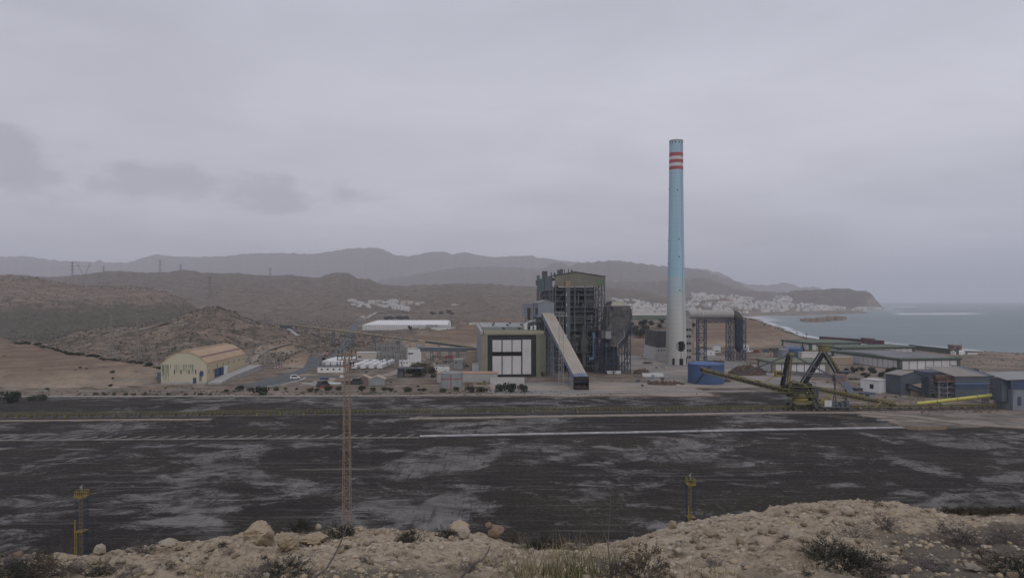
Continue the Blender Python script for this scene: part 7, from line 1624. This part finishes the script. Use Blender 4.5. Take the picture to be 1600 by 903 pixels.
boulder(27,866,22,10,'rough brown clod at the end of the ledge', 'rock_brown', 6)
boulder(1112,832,28,18,'tan boulder half sunk in the slope', 'rock', 2); boulder(1156,846,17,14,'round tan stone on the open slope', 'rock', 1)
boulder(1280,793,32,14,'long brown boulder just under the hill crest', 'rock', 7); boulder(1322,797,24,14,'pale boulder under the crest of the mound', 'rock_pale', 5)
boulder(1475,797,22,10,'white angular boulder on the crest at the dark weeds', 'rock_pale', 4); boulder(1503,801,14,6,'thin pale slab beside the white angular boulder', 'rock_pale', 8)
boulder(1192,828,20,14,'pale rounded stone on the left flank of the mound', 'rock_pale', 0); boulder(1227,833,16,10,'whitish stone with a dark weed before it', 'rock_pale', 3)
boulder(1061,851,12,8,'small bright white stone on bare soil', 'rock_pale', 5); boulder(624,866,20,12,'rounded tan stone on the bare soil', 'rock', 6)
boulder(583,853,8,7,'tiny white stone lying on the bare soil', 'rock_pale', 2)
boulder(1520,885,28,14,'whitish slab at the right among dry shrubs', 'rock_pale', 4); boulder(1552,888,20,18,'tan upright stone at the right among dry shrubs', 'rock', 5); boulder(1582,898,18,14,'tan stone in the lower right corner', 'rock', 1)
boulder(1460,875,22,12,'pale flat stone in the dry shrub patch', 'rock_pale', 7); boulder(1400,862,18,12,'rounded tan stone beside the large dark shrub', 'rock', 0); boulder(1372,874,14,10,'small tan stone at the foot of the large dark shrub', 'rock', 3)
boulder(1088,882,34,10,'flat tan slab low in the middle of the slope', 'rock', 8)
gsm = 'loose stones on the ledge'
r_ = random.Random(12)
cand = []
while len(cand) < 210:
    u = r_.uniform(10, 1590); lv = float(np.interp(u, LU, LV)); v = lv+2+(903-lv)*r_.random()**1.4
    if u < 100 and r_.random() < .6: continue
    cand.append((u, v))
for i, (u, v) in enumerate(cand):
    w = r_.choice((5,6,7,8,9,11,13,16)); boulder(u, v, w, w*.7, 'loose pale stone lying on the stony ledge', ('rock','rock_pale','rock')[i%3], i, 'stone', gsm).name = 'stone'
def gravel():
    r_ = np.random.RandomState(5); n = 42000; t = r_.uniform(-.95, .95, n); y = 3.6+12*r_.rand(n)**.8; x = t*y; keep = (y < ledge_y(800+F*t)+.3) & (fbm(x*1.2, y*1.2, 3)+r_.normal(0,.25,n) > -.05); x, y = x[keep], y[keep]; z = fg_h(x, y)
    s = .005+.008*r_.rand(len(x))+.034*r_.rand(len(x))**7; g_ = 1.618; base = np.array([(-1,g_,0),(1,g_,0),(-1,-g_,0),(1,-g_,0),(0,-1,g_),(0,1,g_),(0,-1,-g_),(0,1,-g_),(g_,0,-1),(g_,0,1),(-g_,0,-1),(-g_,0,1)], float)/1.9
    fc = [(0,11,5),(0,5,1),(0,1,7),(0,7,10),(0,10,11),(1,5,9),(5,11,4),(11,10,2),(10,7,6),(7,1,8),(3,9,4),(3,4,2),(3,2,6),(3,6,8),(3,8,9),(4,9,5),(2,4,11),(6,2,10),(8,6,7),(9,8,1)]
    V = (base[None]*(1+.16*r_.normal(size=(len(x),12,1)).clip(-2,2)))*(s[:,None]*r_.uniform(.7,1.2,(len(x),3)))[:,None]*np.array([1,1,.7]); a = r_.rand(len(x))*6; ca, sa = np.cos(a)[:,None], np.sin(a)[:,None]
    vx = V[...,0]*ca-V[...,1]*sa+x[:,None]; vy = V[...,0]*sa+V[...,1]*ca+y[:,None]; vz = V[...,2]+(z+s*.2)[:,None]; V = np.stack([vx,vy,vz],-1).reshape(-1,3)
    Fc = (np.array(fc)[None]+np.arange(len(x))[:,None,None]*12).reshape(-1,3); me = bpy.data.meshes.new('gravel'); nf = len(Fc)
    me.vertices.add(len(V)); me.vertices.foreach_set('co', V.ravel()); me.loops.add(nf*3); me.loops.foreach_set('vertex_index', Fc.ravel().astype(np.int32)); me.polygons.add(nf); me.polygons.foreach_set('loop_start', np.arange(0, nf*3, 3, dtype=np.int32)); me.polygons.foreach_set('loop_total', np.full(nf, 3, np.int32))
    for k in ('rock','rock_pale','rock'): me.materials.append(M[k])
    me.polygons.foreach_set('material_index', np.repeat(r_.randint(0,3,len(x)), 20).astype(np.int32)); me.update(calc_edges=True)
    o = bpy.data.objects.new('gravel', me); COL.objects.link(o); tag(o, 'fine pale gravel strewn over the ledge', 'gravel', None, 'stuff')
gravel()
def twiggy(seed, n, spread, h, leaf=0, thick=.006, lsz=.016):
    "a dry branching shrub: tapered twigs plus small leaves"
    r_ = random.Random(seed); b = MB(); L_ = MB()
    def rib(p, q, w0, w1):
        d = (q-p).normalized(); a = d.cross(Vector((r_.random()-.5, r_.random()-.5, r_.random()))).normalized(); c = d.cross(a)
        b.add([p+a*w0, p-a*.5*w0+c*.87*w0, p-a*.5*w0-c*.87*w0, q], [(0,1,3),(1,2,3),(2,0,3)])
    def grow(p, d, l, w, dep):
        q = p+d*l; rib(p, q+d*l*.1, w, w*.5)
        if leaf and dep <= 1:
            for _ in range(leaf):
                m = p+(q-p)*r_.random()+Vector((r_.uniform(-1,1),r_.uniform(-1,1),r_.uniform(-1,1)))*lsz; a = Vector((r_.gauss(0,1),r_.gauss(0,1),r_.gauss(0,1))).normalized()*lsz; c = a.cross(Vector((r_.gauss(0,1),r_.gauss(0,1),1))).normalized()*lsz*.6; L_.add([m-a, m+c, m+a, m-c], [(0,1,2,3)])
        if dep > 0:
            for _ in range(r_.choice((2,3))): grow(p+(q-p)*r_.uniform(.5,1), (d+Vector((r_.gauss(0,.5), r_.gauss(0,.5), r_.gauss(.05,.4)))).normalized(), l*r_.uniform(.55,.85), w*.65, dep-1)
    for _ in range(n):
        a = r_.uniform(0, 6.283); e = r_.uniform(.15, 1.3); grow(Vector((r_.gauss(0,.05), r_.gauss(0,.05), -.02)), Vector((math.cos(a)*math.cos(e)*spread, math.sin(a)*math.cos(e)*spread, math.sin(e)*h)).normalized(), r_.uniform(.16,.30), thick, 3)
    return b, L_
SHR = {}
def dry_shrub(u, v, w, label, kind='grey', hs=1.0, group=None, name='dry_shrub', seed=0):
    key = (kind, seed%2)
    if key not in SHR:
        t = thing(name, label, 'shrub'); n, leaf, tm, lm, ls = {'grey':(30,3,'twig_grey','twig_grey',.011),'dark':(40,4,'twig_dark','twig_green',.013),'green':(16,6,'twig_green','leaf_mid',.014),'brown':(26,4,'twig_dark','leaf_brown',.013),'bare':(16,0,'twig_grey','twig_grey',.01)}[kind]
        b, L_ = twiggy(seed*3+len(key[0]), n, 1.0, .8, leaf, lsz=ls); b.build('stem', M[tm], t)
        if leaf: L_.build('foliage', M[lm], t)
        SHR[key] = t
    else: t = copy_tree(SHR[key]); t.name = name
    p = fgp(u, v); s = w*p.y/F/.92; t.location = p-Vector((0,0,.01)); t.rotation_euler = (0,0,rnd.uniform(0,6)); t.scale = (s,s,s*hs); tag(t, label, 'shrub', group)
    if not group and 'group' in t: del t['group']
    return t
dry_shrub(470,832,46,'dark dry shrub behind the knobbly boulders', 'dark', 1.0, seed=0); dry_shrub(533,838,54,'dark round shrub at the foot of the rust coloured mast', 'dark', .9, seed=1)
dry_shrub(640,846,52,'dark spreading shrub on the bare crest left of the pointed boulder', 'dark', .8, seed=0); dry_shrub(697,840,42,'dark low shrub just left of the pointed boulder', 'dark', .8, seed=1)
dry_shrub(1325,890,120,'large dark tangled shrub on the right slope', 'dark', .75, seed=0); dry_shrub(1290,876,80,'dark leafy half of the tangled shrub patch', 'dark', .8, seed=1)
dry_shrub(1360,895,70,'grey bare shrub leaning against the large dark one', 'grey', .8, seed=0)
dry_shrub(1383,826,58,'grey round shrub just below the crest of the mound', 'grey', .8, seed=0); dry_shrub(1372,790,20,'small green tuft on the very top of the mound', 'green', .8, seed=0)
dry_shrub(1330,838,70,'pale grey spreading shrub above the dark tangled one', 'grey', .55, seed=1); dry_shrub(1485,832,22,'green sprig on the upper slope near the white boulder', 'green', .9, seed=1)
dry_shrub(1500,846,90,'wide grey shrub on the right slope', 'grey', .6, seed=0); dry_shrub(1578,845,80,'wide grey shrub at the right end of the slope', 'grey', .7, seed=1)
dry_shrub(1540,880,70,'brown dry shrub among pale stones', 'brown', .7, seed=0); dry_shrub(1460,893,90,'grey matted shrub near the lower right', 'grey', .5, seed=1); dry_shrub(1590,900,90,'dark matted shrub in the lower right corner', 'dark', .7, seed=0)
dry_shrub(260,884,34,'dark weed tuft on pale soil', 'brown', .6, seed=1); dry_shrub(1180,850,16,'tiny green weed beside the mound', 'green', .8, seed=0); dry_shrub(1122,838,14,'tiny green weed under the half sunk boulder', 'green', .8, seed=1)
dry_shrub(1048,872,12,'tiny green weed low in the middle', 'green', .8, seed=0); dry_shrub(1105,868,14,'small green weed above the flat slab', 'green', .8, seed=1); dry_shrub(1118,884,38,'grey mossy shrub beside the flat slab', 'grey', .7, seed=0)
dry_shrub(440,900,90,'grey leafy shrub at the bottom edge left of centre', 'dark', .6, seed=1); dry_shrub(400,903,70,'grey twiggy shrub at the bottom edge', 'grey', .8, seed=1)
dry_shrub(735,893,50,'bare grey shrub at the bottom under the pointed boulder', 'grey', .8, seed=0); dry_shrub(765,885,60,'tangled bare shrub by the tall grass clump', 'bare', 1.0, seed=0)
dry_shrub(1000,903,120,'grey brown shrub at the bottom centre', 'brown', .8, seed=1); dry_shrub(960,898,90,'grey shrub merging into the tall grass', 'grey', .7, seed=0)
dry_shrub(100,868,44,'spiky bare shrub left of the yellow topped tower', 'bare', 1.1, seed=1); dry_shrub(220,862,60,'pale grey shrub right of the upright stone', 'grey', .6, seed=0)
gsl = 'grey brush at the left end of the ledge'
for i, (u, v, w) in enumerate([(10,885,70),(45,893,80),(75,900,90),(110,893,60),(25,903,90),(60,880,60),(5,870,50),(140,900,70),(170,895,50),(200,900,50)]): dry_shrub(u, v, w, 'low grey brush covering the left end of the ledge', ('grey','dark','brown')[i%3], .55, gsl, seed=i)
gs2 = 'dry brush along the dip of the ledge'
for i, (u, v, w) in enumerate([(800,850,44),(825,853,50),(850,856,54),(878,858,50),(905,858,44),(835,858,40),(922,852,36)]): dry_shrub(u, v, w, 'brown flowering dry brush along the dip of the ledge', ('brown','grey','dark')[i%3], .8, gs2, seed=i)
gs3 = 'dark weeds behind the crest'
for i in range(12): dry_shrub(1478+i*11, 801+1.0*(i%3)-(i>6), 30, 'dark weed in the strip behind the right crest', ('dark','brown')[i%2], .8, gs3, seed=i)
gs4 = 'tiny scattered weeds on the soil'
r_ = random.Random(33)
for i in range(60):
    u = r_.uniform(180, 1600); lv = float(np.interp(u, LU, LV)); v = lv+8+(900-lv-8)*r_.random(); dry_shrub(u, v, r_.uniform(8,22), 'tiny weed scattered on the pale stony soil', ('green','dark','grey','brown')[i%4], .7, gs4, 'weed', seed=i)
def grass_clump(label, u, v, n, hpx, spread, mk, seed, lean=.35):
    r_ = random.Random(seed); p0 = fgp(u, v); b = MB(); s = p0.y/F
    for _ in range(n):
        x = p0.x+r_.gauss(0, spread*s); y = p0.y+r_.gauss(0, spread*s*.5); z = float(fg_h(np.array([x]), np.array([y]))[0]); h = hpx*s*r_.uniform(.4,1.1); a = r_.gauss(0, lean); c = r_.gauss(0, lean); w = .0035; p = Vector((x,y,z-.02)); d = Vector((a, c, 1)).normalized(); pr = p
        for k in range(5):
            q = pr+d*h/5; d = (d+Vector((a*.18, c*.18, -.04*abs(a)))).normalized(); w1 = w*(1-k/5.5); w2 = w*(1-(k+1)/5.5); b.add([pr+Vector((w1,0,0)), pr-Vector((w1,0,0)), q-Vector((w2,0,0)), q+Vector((w2,0,0))], [(0,1,2,3)]); pr = q
    o = b.build('grass_clump', M[mk], None, off=p0); o.location = p0; tag(o, label, 'grass')
grass_clump('tall straw coloured grass clump at the bottom centre', 880, 903, 190, 75, 42, 'straw', 1); grass_clump('greener grass blades inside the tall straw clump', 895, 903, 90, 55, 30, 'grass_green', 2)
grass_clump('thin dry grass left of the tall clump', 815, 900, 60, 60, 26, 'straw', 3, .5); grass_clump('thin dry stalks on the slope above the tall clump', 960, 880, 26, 60, 26, 'straw', 4, .3)
grass_clump('sparse dry grass beside the tangled shrub', 1260, 892, 40, 34, 24, 'straw', 5, .4); grass_clump('thin dry grass below the half sunk boulder', 1120, 900, 40, 38, 50, 'straw', 7, .4); grass_clump('thin dry grass below the knobbly boulders', 560, 900, 40, 30, 60, 'straw', 8, .5); grass_clump('sparse dry grass at the bottom left', 330, 900, 36, 34, 30, 'straw', 6, .4)
def twig(label, pts, r):
    b = MB(); P_ = [Vector(q) for q in pts]
    for k, (a, c) in enumerate(zip(P_, P_[1:])): b.tube(a, c, r*(1-k/len(P_)*.6), 6, r2=r*(1-(k+1)/len(P_)*.6))
    o = b.build('bent_twig', M['twig_grey']); tag(o, label, 'twig')
def tw(uvs, u0, v0, dy=0.0): y = fgp(u0, v0).y-dy; return [P(u, v, y+.02*i) for i, (u, v) in enumerate(uvs)]
twig('long curved bare twig rising from the soil before the rust coloured mast', tw([(490,902),(510,888),(523,866),(533,845),(542,822)], 490, 902), .008)
twig('dark bent twig at the bottom under the pointed boulder', tw([(720,902),(738,882),(755,873),(762,862),(766,852)], 720, 902), .009)
twig('straight thin stalk crossing before the coal yard', tw([(955,903),(950,850),(953,800),(955,762)], 955, 903), .004)
# ------------------------------------------------------------------ the air
def make_haze():
    b = MB(); b.box(-42000, 42000, -400, 31000, -33, 1230)
    m = bpy.data.materials.new('air'); m.use_nodes = True; nt = m.node_tree; nt.nodes.clear()
    out = nt.nodes.new('ShaderNodeOutputMaterial'); v = nt.nodes.new('ShaderNodeVolumePrincipled')
    v.inputs['Color'].default_value = (0.90, 0.92, 1.0, 1); v.inputs['Density'].default_value = HAZE; v.inputs['Anisotropy'].default_value = 0.0
    nt.links.new(v.outputs[0], out.inputs['Volume']); o = b.build('haze', m); tag(o, kind='stuff')
HAZE = 0.000078
make_haze()
